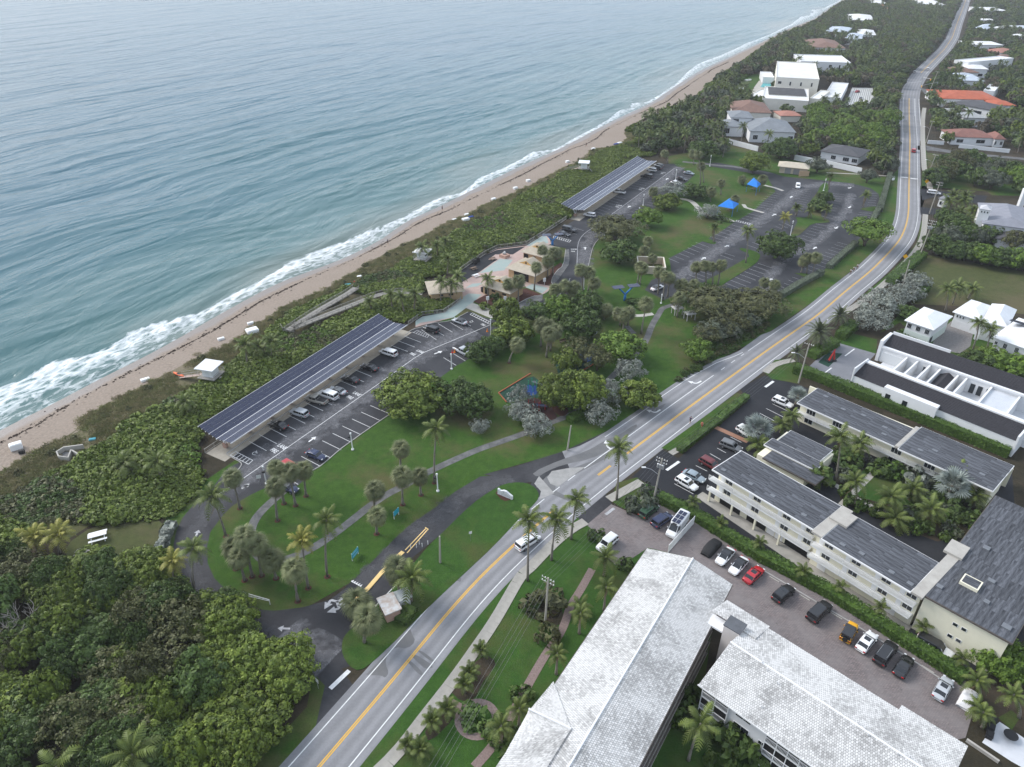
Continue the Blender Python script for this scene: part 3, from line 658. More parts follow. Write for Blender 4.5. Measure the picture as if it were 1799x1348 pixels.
# ---- footpaths
ribbon('footpath', smooth_line(pts('a3','1350,35 1240,130 1195,200 1190,270 1215,330 1260,370 1330,370 1420,340 1500,300 1624,215 a4 800,225 950,150 1060,85 1270,-10 a7 0,850 250,765 400,700 500,665 620,610 700,530 790,420 900,320 980,240 1030,170 1060,80 1110,0 a6 1665,690 1720,672 1790,655'), 2), 1.7, M_PATH, .018)
ribbon('footpath', smooth_line(pts('a6','1330,715 1420,730 1520,740 1610,725'), 2), 1.6, M_CONC, .02)
ribbon('footpath', pts('a6','1440,800 1490,850'), 1.4, M_PATH, .022)
ribbon('footpath', smooth_line(pts('c6','1340,480 1450,480 1530,500 1600,570 1660,650 1799,655'), 2), 2.2, M_CONC, .022)
ribbon('footpath', pts('c4','540,485 570,530 700,570 830,605'), 1.5, M_CONC, .03); ribbon('footpath', pts('c4','840,210 1000,250 1110,290'), 1.5, M_CONC, .03); ribbon('footpath', pts('c4','120,645 200,650 400,735'), 1.8, M_CONC, .03)
ribbon('footpath', pts('a8','1290,215 1450,222 1600,232'), 1.0, M_CONC, .02); ribbon('footpath', smooth_line(pts('a8','640,165 760,178 900,190 1030,218'),1), 2.4, M_PATH, .02)
# sidewalk slabs beside the road
def slabs(P, w, step, m=None):
    root = empty('sidewalk', (0,0,0)); root['kind'] = 'structure'; P = resample(P, step)
    for a, c in zip(P, P[1:]):
        L = (c-a).length; key = ('slab', round(L, 1), w)
        if key not in _line:
            b = MB(); b.box(.012, L-.012, -w/2, w/2, 0, .09); _line[key] = b.mesh('slab', m or M_WALK)
        obj('slab', _line[key], root, (a.x, a.y, rng.uniform(-.006, .006)), yaw(a, c))
    return root
slabs(smooth_line(pts('a5','480,1080 600,965 750,765 880,600 1000,430 1110,270 1200,110 1250,25 a4 1570,620 1700,480 1799,395 b4 110,775'), 2), 1.9, 2.2)
slabs(pts('b4','250,640 460,525'), 1.9, 2.2)
slabs(smooth_line(pts('b3','160,270 220,215 340,190'), 1), 1.8, 2.0)
slabs(smooth_line(pts('b2','450,840 560,775 700,660 830,530 890,450 920,380 930,250 c8 525,1220'), 2), 1.9, 2.4)
slabs(smooth_line(pts('c8','575,930 560,820 515,740 505,600 495,330 500,150 515,60'), 1), 2.2, 4.0)
# ================================================================== PLANT LIBRARY
def leaf_mat(name, c1, c2, sc=1.1, objvar=.16, rough=.55, c3=None):
    m = mat(name, c1, rough, col2=c2, scale=sc, detail=5, objvar=objvar, spec=.25, contrast=.2)
    return m
L_GRAPE = leaf_mat('sea_grape_leaves', (.19,.245,.034), (.034,.060,.012), .8)
L_DARK = leaf_mat('dark_green_leaves', (.100,.155,.032), (.020,.038,.010), .9)
L_BRIGHT = leaf_mat('bright_green_leaves', (.16,.25,.03), (.045,.085,.014), .9)
L_OLIVE = leaf_mat('olive_leaves', (.125,.130,.045), (.035,.040,.016), 1.0)
L_SILVER = leaf_mat('silver_leaves', (.30,.32,.28), (.10,.115,.09), 1.4)
L_GREY = leaf_mat('grey_green_leaves', (.13,.15,.10), (.05,.06,.04), 1.2)
L_HEDGE = leaf_mat('hedge_leaves', (.095,.165,.026), (.028,.055,.012), 1.6)
L_HEDGEPALE = leaf_mat('pale_hedge_leaves', (.17,.20,.14), (.085,.105,.07), 1.2)
L_FAR = leaf_mat('far_tree_leaves', (.10,.14,.045), (.034,.052,.020), .5, .4)
L_FAR2 = leaf_mat('far_brown_leaves', (.14,.115,.07), (.05,.045,.028), .5, .2)
P_COCO = leaf_mat('coconut_frond', (.115,.145,.030), (.040,.062,.014), .7, .22)
P_YEL = leaf_mat('yellowing_frond', (.24,.225,.04), (.10,.11,.022), .7, .15)
P_SABAL = leaf_mat('cabbage_palm_fan', (.20,.215,.095), (.065,.08,.033), 1.2, .18)
P_DEAD = leaf_mat('dead_frond', (.25,.185,.105), (.12,.085,.05), 1.2, .15)
P_DATE = leaf_mat('date_palm_frond', (.105,.125,.052), (.04,.052,.022), .8, .12)
P_SILV = leaf_mat('silver_fan', (.30,.34,.31), (.14,.165,.145), 1.0, .08)
M_TRUNK = mat('palm_trunk', (.26,.235,.20), .95, col2=(.13,.115,.095), scale=4, bump=.4)
M_BARK = mat('bark', (.16,.13,.10), .95, col2=(.07,.055,.045), scale=3, bump=.4)
M_DEADWOOD = mat('dead_wood', (.34,.31,.28), .95, col2=(.20,.18,.16), scale=2)
M_MULCH = mat('mulch', (.085,.032,.022), .95, col2=(.045,.02,.015), scale=3)
def unit(v): return v/np.maximum(np.linalg.norm(v, axis=-1, keepdims=True), 1e-6)
def leaves(C, N, size, r, aspect=.62, fold=.25):
    """one folded four-corner leaf per centre/normal; returns verts, quads"""
    n = len(C); t = unit(np.cross(N, r.normal(size=(n, 3)))); b = np.cross(N, t)
    s = (size*r.uniform(.6, 1.35, n))[:, None]
    V = np.stack([C - t*s, C + b*s*aspect + N*s*fold, C + t*s, C - b*s*aspect + N*s*fold], 1).reshape(-1, 3)
    return V, np.arange(n*4).reshape(-1, 4)
def quad_mesh(name, parts):
    """parts: list of (verts, quads, material)"""
    me = bpy.data.meshes.new(name); V = np.concatenate([p[0] for p in parts]); off = 0; Q = []; mi = []
    for k, (v, q, m) in enumerate(parts):
        Q.append(q+off); off += len(v); mi.append(np.full(len(q), k)); me.materials.append(m)
    Q = np.concatenate(Q); mi = np.concatenate(mi); nf = len(Q)
    me.vertices.add(len(V)); me.vertices.foreach_set('co', V.astype(np.float32).ravel())
    me.loops.add(nf*4); me.loops.foreach_set('vertex_index', Q.astype(np.int32).ravel())
    me.polygons.add(nf); me.polygons.foreach_set('loop_start', np.arange(0, nf*4, 4, dtype=np.int32)); me.polygons.foreach_set('material_index', mi.astype(np.int32))
    me.update(calc_edges=True); return me
def crown_parts(r, rad, hz, clumps, per, lsize, clump_r=.26, low=-.25, squash=1.0, rough=.16, spread=1.0):
    """leaf clumps over a lumpy dome: centres on a shell, leaves on each clump's outer side"""
    d = unit(r.normal(size=(clumps*3, 3))); d = d[d[:, 2] > low][:clumps]
    lump = 1 + rough*np.sin(d[:, 0]*4.1+r.uniform(0, 6))*np.cos(d[:, 1]*3.7+r.uniform(0, 6)) + r.uniform(-rough, rough*.6, len(d))
    c = d*lump[:, None]*np.array([rad, rad, hz])*r.uniform(.80, 1.0, len(d))[:, None]
    c2 = unit(r.normal(size=(clumps//3, 3)))*np.array([rad, rad, hz])*.55; c = np.vstack([c, c2])
    n = len(c); o = unit(r.normal(size=(n, per, 3)) + unit(c/np.array([rad, rad, hz]))[:, None]*.9*spread + np.array([0, 0, .55]))
    cr = clump_r*rad*r.uniform(.6, 1.25, (n, 1, 1))
    C = c[:, None] + o*cr*np.array([1, 1, squash])*r.uniform(.75, 1.0, (n, per, 1)); N = unit(o + r.normal(size=o.shape)*.38)
    return leaves(C.reshape(-1, 3), N.reshape(-1, 3), lsize, r)
def trunk_mb(b, H, r0, r1, lean=(0,0), n=7, seg=7, wob=.0, seed=0):
    r = np.random.default_rng(seed); P = []; Rr = []
    for k in range(seg+1):
        t = k/seg; P.append((lean[0]*t**1.6 + wob*math.sin(3*t+seed), lean[1]*t**1.6 + wob*math.cos(2.3*t+seed)-wob*math.cos(seed), H*t)); Rr.append(r0*(1-t)**2*.5 + r0*(.5+.5*(1-t))*.6 + r1*t*.4)
    P[0] = (0, 0, 0); b.tube(P, Rr, n); return P[-1]
def tree_meshes(kind, seed):
    """broadleaf tree: (trunk mesh, crown mesh); crown radius 4 m, top about 7 m"""
    r = np.random.default_rng(seed); b = MB()
    cfg = dict(grape=(4.0, 3.0, 64, 46, .30, L_GRAPE, 2.2), dark=(4.0, 3.1, 60, 46, .30, L_DARK, 2.4), bright=(4.0, 2.7, 60, 46, .26, L_BRIGHT, 2.6), umbrella=(4.4, 1.7, 60, 44, .20, L_BRIGHT, 3.4), olive=(4.0, 2.6, 46, 40, .24, L_OLIVE, 3.0), silver=(4.0, 3.2, 60, 34, .24, L_SILVER, 2.2), grey=(4.0, 2.6, 50, 36, .24, L_GREY, 2.6), big=(4.0, 3.0, 170, 40, .17, L_GRAPE, 2.0), bigolive=(4.2, 1.7, 130, 34, .14, L_OLIVE, 2.6), bigdark=(4.0, 3.0, 170, 40, .17, L_DARK, 2.2))[kind]
    rad, hz, nc, per, ls, m, zc = cfg
    for k in range(4):
        a = k*1.57+r.uniform(-.5, .5); q = rad*r.uniform(.3, .55)
        b.tube([(0,0,0), (.15*math.cos(a), .15*math.sin(a), zc*.35), (q*.45*math.cos(a), q*.45*math.sin(a), zc*.75), (q*math.cos(a), q*math.sin(a), zc*1.25)], [.28, .2, .13, .06], 6)
    V, Q = crown_parts(r, rad, hz, nc, per, ls, .30 if kind in ('silver','olive') else .17 if kind[:3] == 'big' else .26, -.30 if kind != 'umbrella' else -.05, rough=.28 if kind in ('silver','olive','grey') else .18)
    V = V + np.array([0, 0, zc+.9])
    parts = [(V, Q, m)]
    if kind not in ('silver', 'olive'):
        d = unit(r.normal(size=(420, 3))); C = d*np.array([rad, rad, hz])*.62+np.array([0,0,zc+.9]); parts.append((*leaves(C, d, .75, r), m))
    return b.mesh(kind+'_trunk', M_BARK, smooth=True), quad_mesh(kind+'_crown', parts)
TREES = {k: [tree_meshes(k, 11*i+s) for s in range(v)] for i, (k, v) in enumerate(dict(grape=4, dark=4, bright=3, umbrella=2, olive=3, silver=3, grey=2, big=2, bigolive=2, bigdark=2).items())}
TREE_CAT = dict(grape='tree', dark='tree', bright='tree', umbrella='tree', olive='tree', silver='shrub', grey='tree', big='tree', bigolive='tree', bigdark='tree')
def tree(kind, p, rad, h, label, group=None, name=None, cat=None, zs=1.0, sink=0.0):
    """a broadleaf tree standing at p with crown radius rad and total height h"""
    tm, cm = TREES[kind][rng.integers(len(TREES[kind]))]
    root = empty(name or dict(silver='silver_shrub').get(kind, 'broadleaf_tree'), (p[0], p[1], (p[2] if len(p) > 2 else 0)-sink), rng.uniform(0, 6.28))
    k = rad/4.0; z = h/6.4
    obj('trunk', tm, root, sc=(k, k, z)); obj('crown', cm, root, sc=(k, k*rng.uniform(.9, 1.1), z))
    return tag(root, label, cat or TREE_CAT[kind], group)
# ---- feather palms
def frond_mesh(name, L, droop, m, n=15, wid=.75, hang=.55, seed=0, up=.55):
    """one feather frond growing along +X from the origin"""
    r = np.random.default_rng(seed); b = MB(); P = []
    for k in range(n+1):
        t = k/n; P.append(Vector((L*t*(1-.18*droop*t), 0, L*(up*t - droop*t*t))))
    b.tube(P[::3]+[P[-1]], [.045*(1-.8*k/len(P[::3])) for k in range(len(P[::3])+1)], 3, cap=False)
    for k in range(2, n+1):
        t = k/n; w = wid*(math.sin(math.pi*min(1, t*.86+.14))**.7)*r.uniform(.85, 1.1); ax = (P[k]-P[k-1]).normalized()
        for sgn in (-1, 1):
            tip = P[k] + Vector((.45*w, sgn*w, -hang*w*r.uniform(.6, 1.3))) ; bw = ax*(L/n*.42)
            mid = P[k].lerp(tip, .5) + Vector((0, 0, .10*w)); b.face(P[k]-bw, P[k]+bw, mid+bw*.8, mid-bw*.8); b.face(mid-bw*.8, mid+bw*.8, tip)
    return b.mesh(name, m)
FROND = {k: [frond_mesh('frond', 1.0*L, dr, m, 13, wid, hg, s, up) for s, dr, up in v] for k, (m, L, wid, hg, v) in dict(
    coco=(P_COCO, 3.3, .75, .75, [(1, .55, .62), (2, .75, .60), (3, .95, .50), (4, 1.05, .30)]), yel=(P_YEL, 3.0, .7, .7, [(5, .6, .62), (6, .85, .55), (7, 1.0, .40)]),
    date=(P_DATE, 3.4, .5, .25, [(8, .45, .75), (9, .6, .55), (10, .75, .35), (11, .6, .0)]), small=(P_COCO, 1.9, .5, .5, [(12, .5, .8), (13, .7, .7), (14, .9, .55)]), dead=(P_DEAD, 2.6, .5, .6, [(15, 1.1, .0), (16, 1.3, -.2)])).items()}
_ptrunk = {}
def palm_trunk(H, lean, thick=1.0):
    key = (round(H), round(lean[0]*2), round(lean[1]*2), thick)
    if key not in _ptrunk:
        b = MB(); top = trunk_mb(b, key[0], .24*thick, .13*thick, (key[1]/2, key[2]/2), 7, 8); b.tube([Vector(top)-Vector((0,0,.5)), Vector(top)+Vector((0,0,.25))], [.2*thick, .12*thick], 6)
        _ptrunk[key] = (b.mesh('trunk', M_TRUNK, smooth=True), top)
    return _ptrunk[key]
_crown = {}
def frond_set(kind, n, sc, seed, dead=0):
    """frond placements: list of (mesh, yaw, pitch, scale)"""
    r = np.random.default_rng(seed); out = []
    for i in range(n):
        t = i/n; a = i*2.39996 + r.uniform(-.2, .2); F = FROND[kind]
        j = min(len(F)-1, int(t*len(F))); pit = (0.85*(1-t)**1.5 - .15*t) if kind != 'date' else (1.05*(1-t) - .45*t)
        out.append((F[j], a, -pit, sc*r.uniform(.85, 1.12)*(.75 if t < .12 else 1)))
    for i in range(dead): out.append((FROND['dead'][i % 2], r.uniform(0, 6.28), .75, sc*.9))
    return out
def joined_crown(kind, n, seed, dead=0):
    key = (kind, n, seed, dead)
    if key not in _crown:
        V = []; Q = []; M_ = []; mats = []
        for me, a, pi_, s in frond_set(kind, n, 1.0, seed, dead):
            T = Matrix.Rotation(a, 4, 'Z') @ Matrix.Rotation(pi_, 4, 'Y') @ Matrix.Scale(s, 4); o = len(V)
            if me.materials[0] not in mats: mats.append(me.materials[0])
            V += [tuple(T @ v.co) for v in me.vertices]; Q += [tuple(o+i for i in p.vertices) for p in me.polygons]; M_ += [mats.index(me.materials[0])]*len(me.polygons)
        me = bpy.data.meshes.new('crown'); me.from_pydata(V, [], Q); [me.materials.append(x) for x in mats]; me.polygons.foreach_set('material_index', M_); me.update(); _crown[key] = me
    return _crown[key]
def palm(kind, p, H, label, group=None, sc=1.0, lean=(0,0), n=18, dead=1, detail=True, name=None, thick=1.0):
    """feather palm; near ones carry every frond as a part of its own"""
    tm, top = palm_trunk(H, lean, thick); root = empty(name or dict(coco='coconut_palm', yel='coconut_palm', date='date_palm', small='young_palm')[kind], (p[0], p[1], p[2] if len(p) > 2 else 0), rng.uniform(0, 6.28) if not any(lean) else 0)
    obj('trunk', tm, root, sc=(1, 1, H/max(1, round(H)))); z = Vector((top[0], top[1], top[2]*H/max(1, round(H))))
    sd_ = int(rng.integers(1e6))
    if detail:
        for me, a, pi_, s in frond_set(kind, n, sc, sd_, dead):
            o = obj('frond', me, root, z); o.rotation_euler = (Matrix.Rotation(a, 3, 'Z') @ Matrix.Rotation(pi_, 3, 'Y')).to_euler(); o.scale = (s, s, s)
    else: obj('crown', joined_crown(kind, n, sd_ % 4, dead), root, z, rng.uniform(0, 6.28), sc)
    return tag(root, label, 'palm tree', group)
# ---- fan palms
def fan_mesh(b, L, seg=9, spread=2.5, droop=.35, stalk=.75, curl=.0):
    """fan leaf along +X: stalk and pleated blade"""
    hub = Vector((stalk, 0, stalk*.15)); b.tube([(0,0,0), hub], [.03, .02], 3, cap=False); prev = None
    for k in range(seg+1):
        a = -spread/2+spread*k/seg; d = Vector((math.cos(a), math.sin(a), 0)); n_ = Vector((-d.y, d.x, 0))*L*spread/seg*.30; ln = L*(.8+.2*math.cos(a)); z = .06*L if k % 2 else -.02*L
        tip = hub + d*ln + Vector((0, 0, -droop*ln*(1+.6*abs(a))+z)); mid = hub + d*ln*.5 + Vector((0, 0, -droop*.12*ln+z)); b.face(hub, mid+n_, tip, mid-n_)
def fan_crown(seed, n=26, L=1.05, droop=.45, m=None, lo=-1.0, dead=5, seg=8, stalk=.75, spread=2.6):
    r = np.random.default_rng(seed); V = []; F = []; MI = []
    for i in range(n+dead):
        t = i/(n+dead-1); b = MB(); fan_mesh(b, L*r.uniform(.85, 1.1), seg, spread, droop*(1+.5*t), stalk*r.uniform(.8, 1.15))
        el = 1.25*(1-t) + lo*t + r.uniform(-.12, .12); T = Matrix.Rotation(i*2.39996+r.uniform(-.2, .2), 4, 'Z') @ Matrix.Rotation(-el, 4, 'Y') @ Matrix.Rotation(r.uniform(-.3, .3), 4, 'X')
        o = len(V); V += [tuple(T @ Vector(v)) for v in b.v]; F += [tuple(o+k for k in f) for f in b.f]; MI += [1 if i >= n else 0]*len(b.f)
    me = bpy.data.meshes.new('crown'); me.from_pydata(V, [], F); me.materials.append(m or P_SABAL); me.materials.append(P_DEAD); me.polygons.foreach_set('material_index', MI); me.update(); return me
SABAL = [fan_crown(s, 34+3*s, 1.05, .5, None, -.8, 4+2*s, 13) for s in range(4)]
SILVERFAN = [fan_crown(20+s, 26, 1.5, .12, P_SILV, -.35, 0, 15, 1.5, 3.2) for s in range(2)]
def sabal(p, H, label, group=None, sc=1.0, lean=(0,0)):
    tm, top = palm_trunk(H, lean, 1.15); root = empty('cabbage_palm', (p[0], p[1], p[2] if len(p) > 2 else 0), 0 if any(lean) else rng.uniform(0, 6.28))
    obj('trunk', tm, root, sc=(1, 1, H/max(1, round(H)))); obj('crown', SABAL[rng.integers(4)], root, (top[0], top[1], H), rng.uniform(0, 6.28), sc)
    return tag(root, label, 'palm tree', group)
def silver_palm(p, H, label, sc=1.0):
    tm, top = palm_trunk(H, (0,0), 1.8); root = empty('silver_palm', (p[0], p[1], 0)); obj('trunk', tm, root, sc=(1, 1, H/max(1, round(H)))); obj('crown', SILVERFAN[rng.integers(2)], root, (0, 0, H), rng.uniform(0, 6), sc); return tag(root, label, 'palm tree')
# ---- shrubs and mounds used as scattered cover
def shrub_mesh(name, seed, m, rad=1.0, hz=.8, clumps=14, per=16, ls=.22, rough=.25):
    r = np.random.default_rng(seed); V, Q = crown_parts(r, rad, hz, clumps, per, ls, .42, -.1, rough=rough); return quad_mesh(name, [(V+np.array([0, 0, hz*.35]), Q, m)])
SHRUB = {k: [shrub_mesh(k+'_shrub', 31*i+s, m, 1.0, .8, 14, 17, ls) for s in range(3)] for i, (k, m, ls) in enumerate((('grape', L_GRAPE, .24), ('dark', L_DARK, .22), ('bright', L_BRIGHT, .2), ('olive', L_OLIVE, .2), ('silver', L_SILVER, .2), ('hedge', L_HEDGE, .18), ('grey', L_GREY, .2)))}
def shrub(kind, p, rad, h, label, group=None, name='shrub', cat='shrub'):
    o = obj(name, SHRUB[kind][rng.integers(3)], None, (p[0], p[1], p[2] if len(p) > 2 else 0), rng.uniform(0, 6.28), (rad, rad, h/1.25)); return tag(o, label, cat, group)
def tuft_mesh(seed, m, n=40, h=.5, rad=.7):
    r = np.random.default_rng(seed); b = MB()
    for _ in range(n):
        a = r.uniform(0, 6.28); q = rad*math.sqrt(r.random()); x, y = q*math.cos(a), q*math.sin(a); e = r.uniform(.1, .45); d = r.uniform(0, 6.28); hh = h*r.uniform(.5, 1.1); w = .05
        b.face((x-w*math.sin(d), y+w*math.cos(d), 0), (x+w*math.sin(d), y-w*math.cos(d), 0), (x+e*.5*math.cos(d), y+e*.5*math.sin(d), hh*.75), (x+e*math.cos(d), y+e*math.sin(d), hh*.9))
    return b.mesh('tuft', m)
M_OATS = leaf_mat('dune_grass_blades', (.40,.35,.20), (.20,.18,.09), .25, .25)
M_OATS2 = leaf_mat('dune_grass_green', (.28,.28,.12), (.14,.15,.06), .25, .25)
TUFT = [tuft_mesh(s, M_OATS if s % 2 else M_OATS2) for s in range(4)]
_tcol = {}
def cover(name, P, scales, meshes, label, cat, key):
    """one object of countless plants: templates instanced on points (x, y, z) with sizes"""
    me = bpy.data.meshes.new(name); me.from_pydata([tuple(p) for p in P], [], [])
    a = me.attributes.new('size', 'FLOAT_VECTOR', 'POINT'); a.data.foreach_set('vector', np.asarray(scales, np.float32).ravel())
    a = me.attributes.new('turn', 'FLOAT_VECTOR', 'POINT'); t = np.zeros((len(P), 3), np.float32); t[:, 2] = rng.uniform(0, 6.28, len(P)); a.data.foreach_set('vector', t.ravel())
    o = obj(name, me); tag(o, label, cat, kind='stuff')
    if key not in _tcol:
        c = bpy.data.collections.new('templates_'+key); _tcol[key] = c
        for m_ in meshes: c.objects.link(bpy.data.objects.new(key+'_template', m_))
    g = bpy.data.node_groups.new(name, 'GeometryNodeTree'); g.interface.new_socket('Geometry', in_out='INPUT', socket_type='NodeSocketGeometry'); g.interface.new_socket('Geometry', in_out='OUTPUT', socket_type='NodeSocketGeometry')
    gi, go = g.nodes.new('NodeGroupInput'), g.nodes.new('NodeGroupOutput'); ip = g.nodes.new('GeometryNodeInstanceOnPoints'); ci = g.nodes.new('GeometryNodeCollectionInfo')
    ci.inputs['Collection'].default_value = _tcol[key]; ci.inputs['Separate Children'].default_value = True; ci.inputs['Reset Children'].default_value = True; ip.inputs['Pick Instance'].default_value = True
    def na(nm, ty): q = g.nodes.new('GeometryNodeInputNamedAttribute'); q.data_type = ty; q.inputs['Name'].default_value = nm; return q.outputs['Attribute']
    rv = g.nodes.new('FunctionNodeRandomValue'); rv.data_type = 'INT'
    for s_ in rv.inputs:
        if s_.name == 'Max' and s_.type == 'INT': s_.default_value = len(meshes)-1
        if s_.name == 'Min' and s_.type == 'INT': s_.default_value = 0
    g.links.new(gi.outputs[0], ip.inputs['Points']); g.links.new(ci.outputs[0], ip.inputs['Instance']); g.links.new([x for x in rv.outputs if x.type == 'INT'][0], ip.inputs['Instance Index'])
    g.links.new(na('size', 'FLOAT_VECTOR'), ip.inputs['Scale']); g.links.new(na('turn', 'FLOAT_VECTOR'), ip.inputs['Rotation']); g.links.new(ip.outputs[0], go.inputs[0])
    md = o.modifiers.new('scatter', 'NODES'); md.node_group = g
    return o
# ---- clipped hedges: a lumpy leafy box following a line
def hedge(P, w, h, label, m=None, name='hedge', dens=26, ls=.17, cat='hedge', group=None, lump=.12, z0=0.0):
    r = np.random.default_rng(int(rng.integers(1e6))); P = resample([Vector((p[0], p[1], 0)) for p in P], .5); L, Q = offset(P, -w/2), offset(P, w/2); V, N = [], []
    for k in range(len(P)-1):
        a, b2, c, d = L[k], Q[k], Q[k+1], L[k+1]; sl = (b2-a).normalized(); ln = (c-b2).length
        for (p0, p1, q0, q1, nn, ar) in ((a, b2, d, c, Vector((0,0,1)), w*ln), (b2, b2, c, c, sl, h*ln), (a, a, d, d, -sl, h*ln)):
            for _ in range(max(1, int(ar*dens))):
                u, v = r.random(), r.random(); e = p0.lerp(p1, u).lerp(q0.lerp(q1, u), v); z = h if nn.z else h*r.random(); bl = lump*math.sin(e.x*1.7+e.y*1.1)+lump*.7*math.sin(e.y*2.3-e.x)
                V.append((*(e+nn*(bl*.5+r.uniform(-.1, .05))).to_2d(), z0+z+(bl if nn.z else bl*z/h)+r.uniform(-.08, .06))); N.append(tuple(nn+Vector(r.normal(size=3))*.45))
    for (c_, t_) in ((P[0], P[0]-P[1]), (P[-1], P[-1]-P[-2])):
        t_ = t_.normalized(); s_ = Vector((t_.y, -t_.x, 0))
        for _ in range(int(w*h*dens)): e = c_ + s_*r.uniform(-w/2, w/2); V.append((e.x, e.y, z0+h*r.random())); N.append(tuple(t_+Vector(r.normal(size=3))*.4))
    v, q = leaves(np.array(V), unit(np.array(N)), ls, r); b = MB(); wall_line(b, [p for p in P[::4]]+[P[-1]], w*.86, h*.9, z0)
    me = quad_mesh('hedge', [(v, q, m or L_HEDGE), (np.array(b.v), np.array(b.f), m or L_HEDGE)]); o = obj(name, me); return tag(o, label, cat, group)
# ================================================================== PARK STRUCTURES
M_WPAINT = mat('white_painted_metal', (.78,.78,.77), .45, .04, 2)
M_STEEL = mat('galvanised_steel', (.42,.43,.44), .45, .1, 3, metal=.6)
M_BRICKP = mat('pink_brick', (.42,.27,.21), .9, .25, 5)
M_CELL = mat('solar_cell', (.022,.027,.058), .16, .25, .35, spec=.5)
M_ALU = mat('dark_frame', (.10,.105,.12), .4)
M_TAN = mat('tan_standing_seam_roof', (.46,.40,.31), .5, .12, .8)
M_STUCCO = mat('tan_stucco', (.47,.33,.19), .9, .12, 1.0)
M_YSTUCCO = mat('orange_gable_stucco', (.66,.40,.15), .9, .1, 1.0)
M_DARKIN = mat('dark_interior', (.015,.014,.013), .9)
M_GLASS = mat('window_glass', (.018,.022,.026), .08, spec=.6)
M_WOODG = mat('weathered_wood', (.36,.34,.305), .9, col2=(.24,.225,.20), scale=2)
M_WOODB = mat('brown_wood', (.17,.12,.085), .9, .25, 2)
M_FENCE = mat('grey_fence', (.37,.355,.32), .85, .15, 1.5)
M_TEAL = mat('teal_paving', (.25,.335,.315), .8, col2=(.32,.35,.325), scale=.6, detail=6)
M_PINK = mat('pink_paving', (.44,.32,.275), .85, col2=(.34,.26,.235), scale=.7, detail=6)
M_BLUE = mat('bright_blue_paint', (.025,.19,.52), .4, .1, 1)
M_SAIL = mat('blue_shade_cloth', (.012,.16,.52), .8, .12, .8)
M_RUBG = mat('green_rubber', (.012,.045,.030), .95, .15, 1)
M_RUBB = mat('blue_rubber', (.010,.045,.17), .9, .15, 1)
M_RUBR = mat('dark_red_rubber', (.035,.015,.014), .95, .2, 1)
M_RED = mat('red_paint', (.48,.035,.03), .45)
M_ORANGE = mat('orange_plastic', (.75,.13,.03), .5)
M_BLACK = mat('black_plastic', (.018,.018,.02), .6)
M_PLASTICW = mat('white_plastic', (.76,.76,.75), .5, .04, 2)
M_YBEAM = mat('cream_yellow_paint', (.73,.52,.22), .7, .1, 1)
M_WALLW = mat('white_stucco', (.68,.685,.69), .85, .05, .6)
M_RUST = mat('rusty_roof', (.60,.60,.59), .8, col2=(.46,.38,.32), scale=.9, detail=6, contrast=.12)
class Loc:
    """a thing's own frame: root at p0, x towards p1, y to the left"""
    def __init__(s, name, p0, p1, z=0.0):
        s.p0 = Vector((p0[0], p0[1], z)); s.a = yaw(p0, p1); s.L = (Vector(p1)-Vector(p0)).to_2d().length; s.root = empty(name, s.p0, s.a)
    def __call__(s, p):
        d = Vector((p[0]-s.p0.x, p[1]-s.p0.y)); c, n = math.cos(s.a), math.sin(s.a); return Vector((d.x*c+d.y*n, -d.x*n+d.y*c))
def pickets(P, h, step=.16, w=.035, z0=0.0):
    b = MB(); P = resample(P, step)
    for p in P: b.box(p.x-w/2, p.x+w/2, p.y-w/2, p.y+w/2, p.z+z0, p.z+z0+h)
    return b
def rail_fence(P, h, label, m=None, step=2.4, name='fence', z0=0.0, pk=.3, base=None, group=None):
    m = m or M_FENCE; root = empty(name, P[0]); T = Matrix.Translation(-Vector(P[0])); Q = [T @ Vector(p) for p in P]
    for p in resample(Q, step): b = MB(); b.box(p.x-.06, p.x+.06, p.y-.06, p.y+.06, p.z, p.z+z0+h+.06); b.build('post', m, root)
    for zz, hh in ((h-.08, .09), (.12, .07)): b = MB(); wall_line(b, Q, .07, hh, z0+zz); b.build('rail', m, root)
    if pk: o = pickets(Q, h-.1, pk, .05, z0).build('pickets', m, root); o['kind'] = 'stuff'
    if base: b = MB(); wall_line(b, Q, .22, z0+.1, 0); b.build('base_wall', base, root)
    return tag(root, label, 'fence', group)
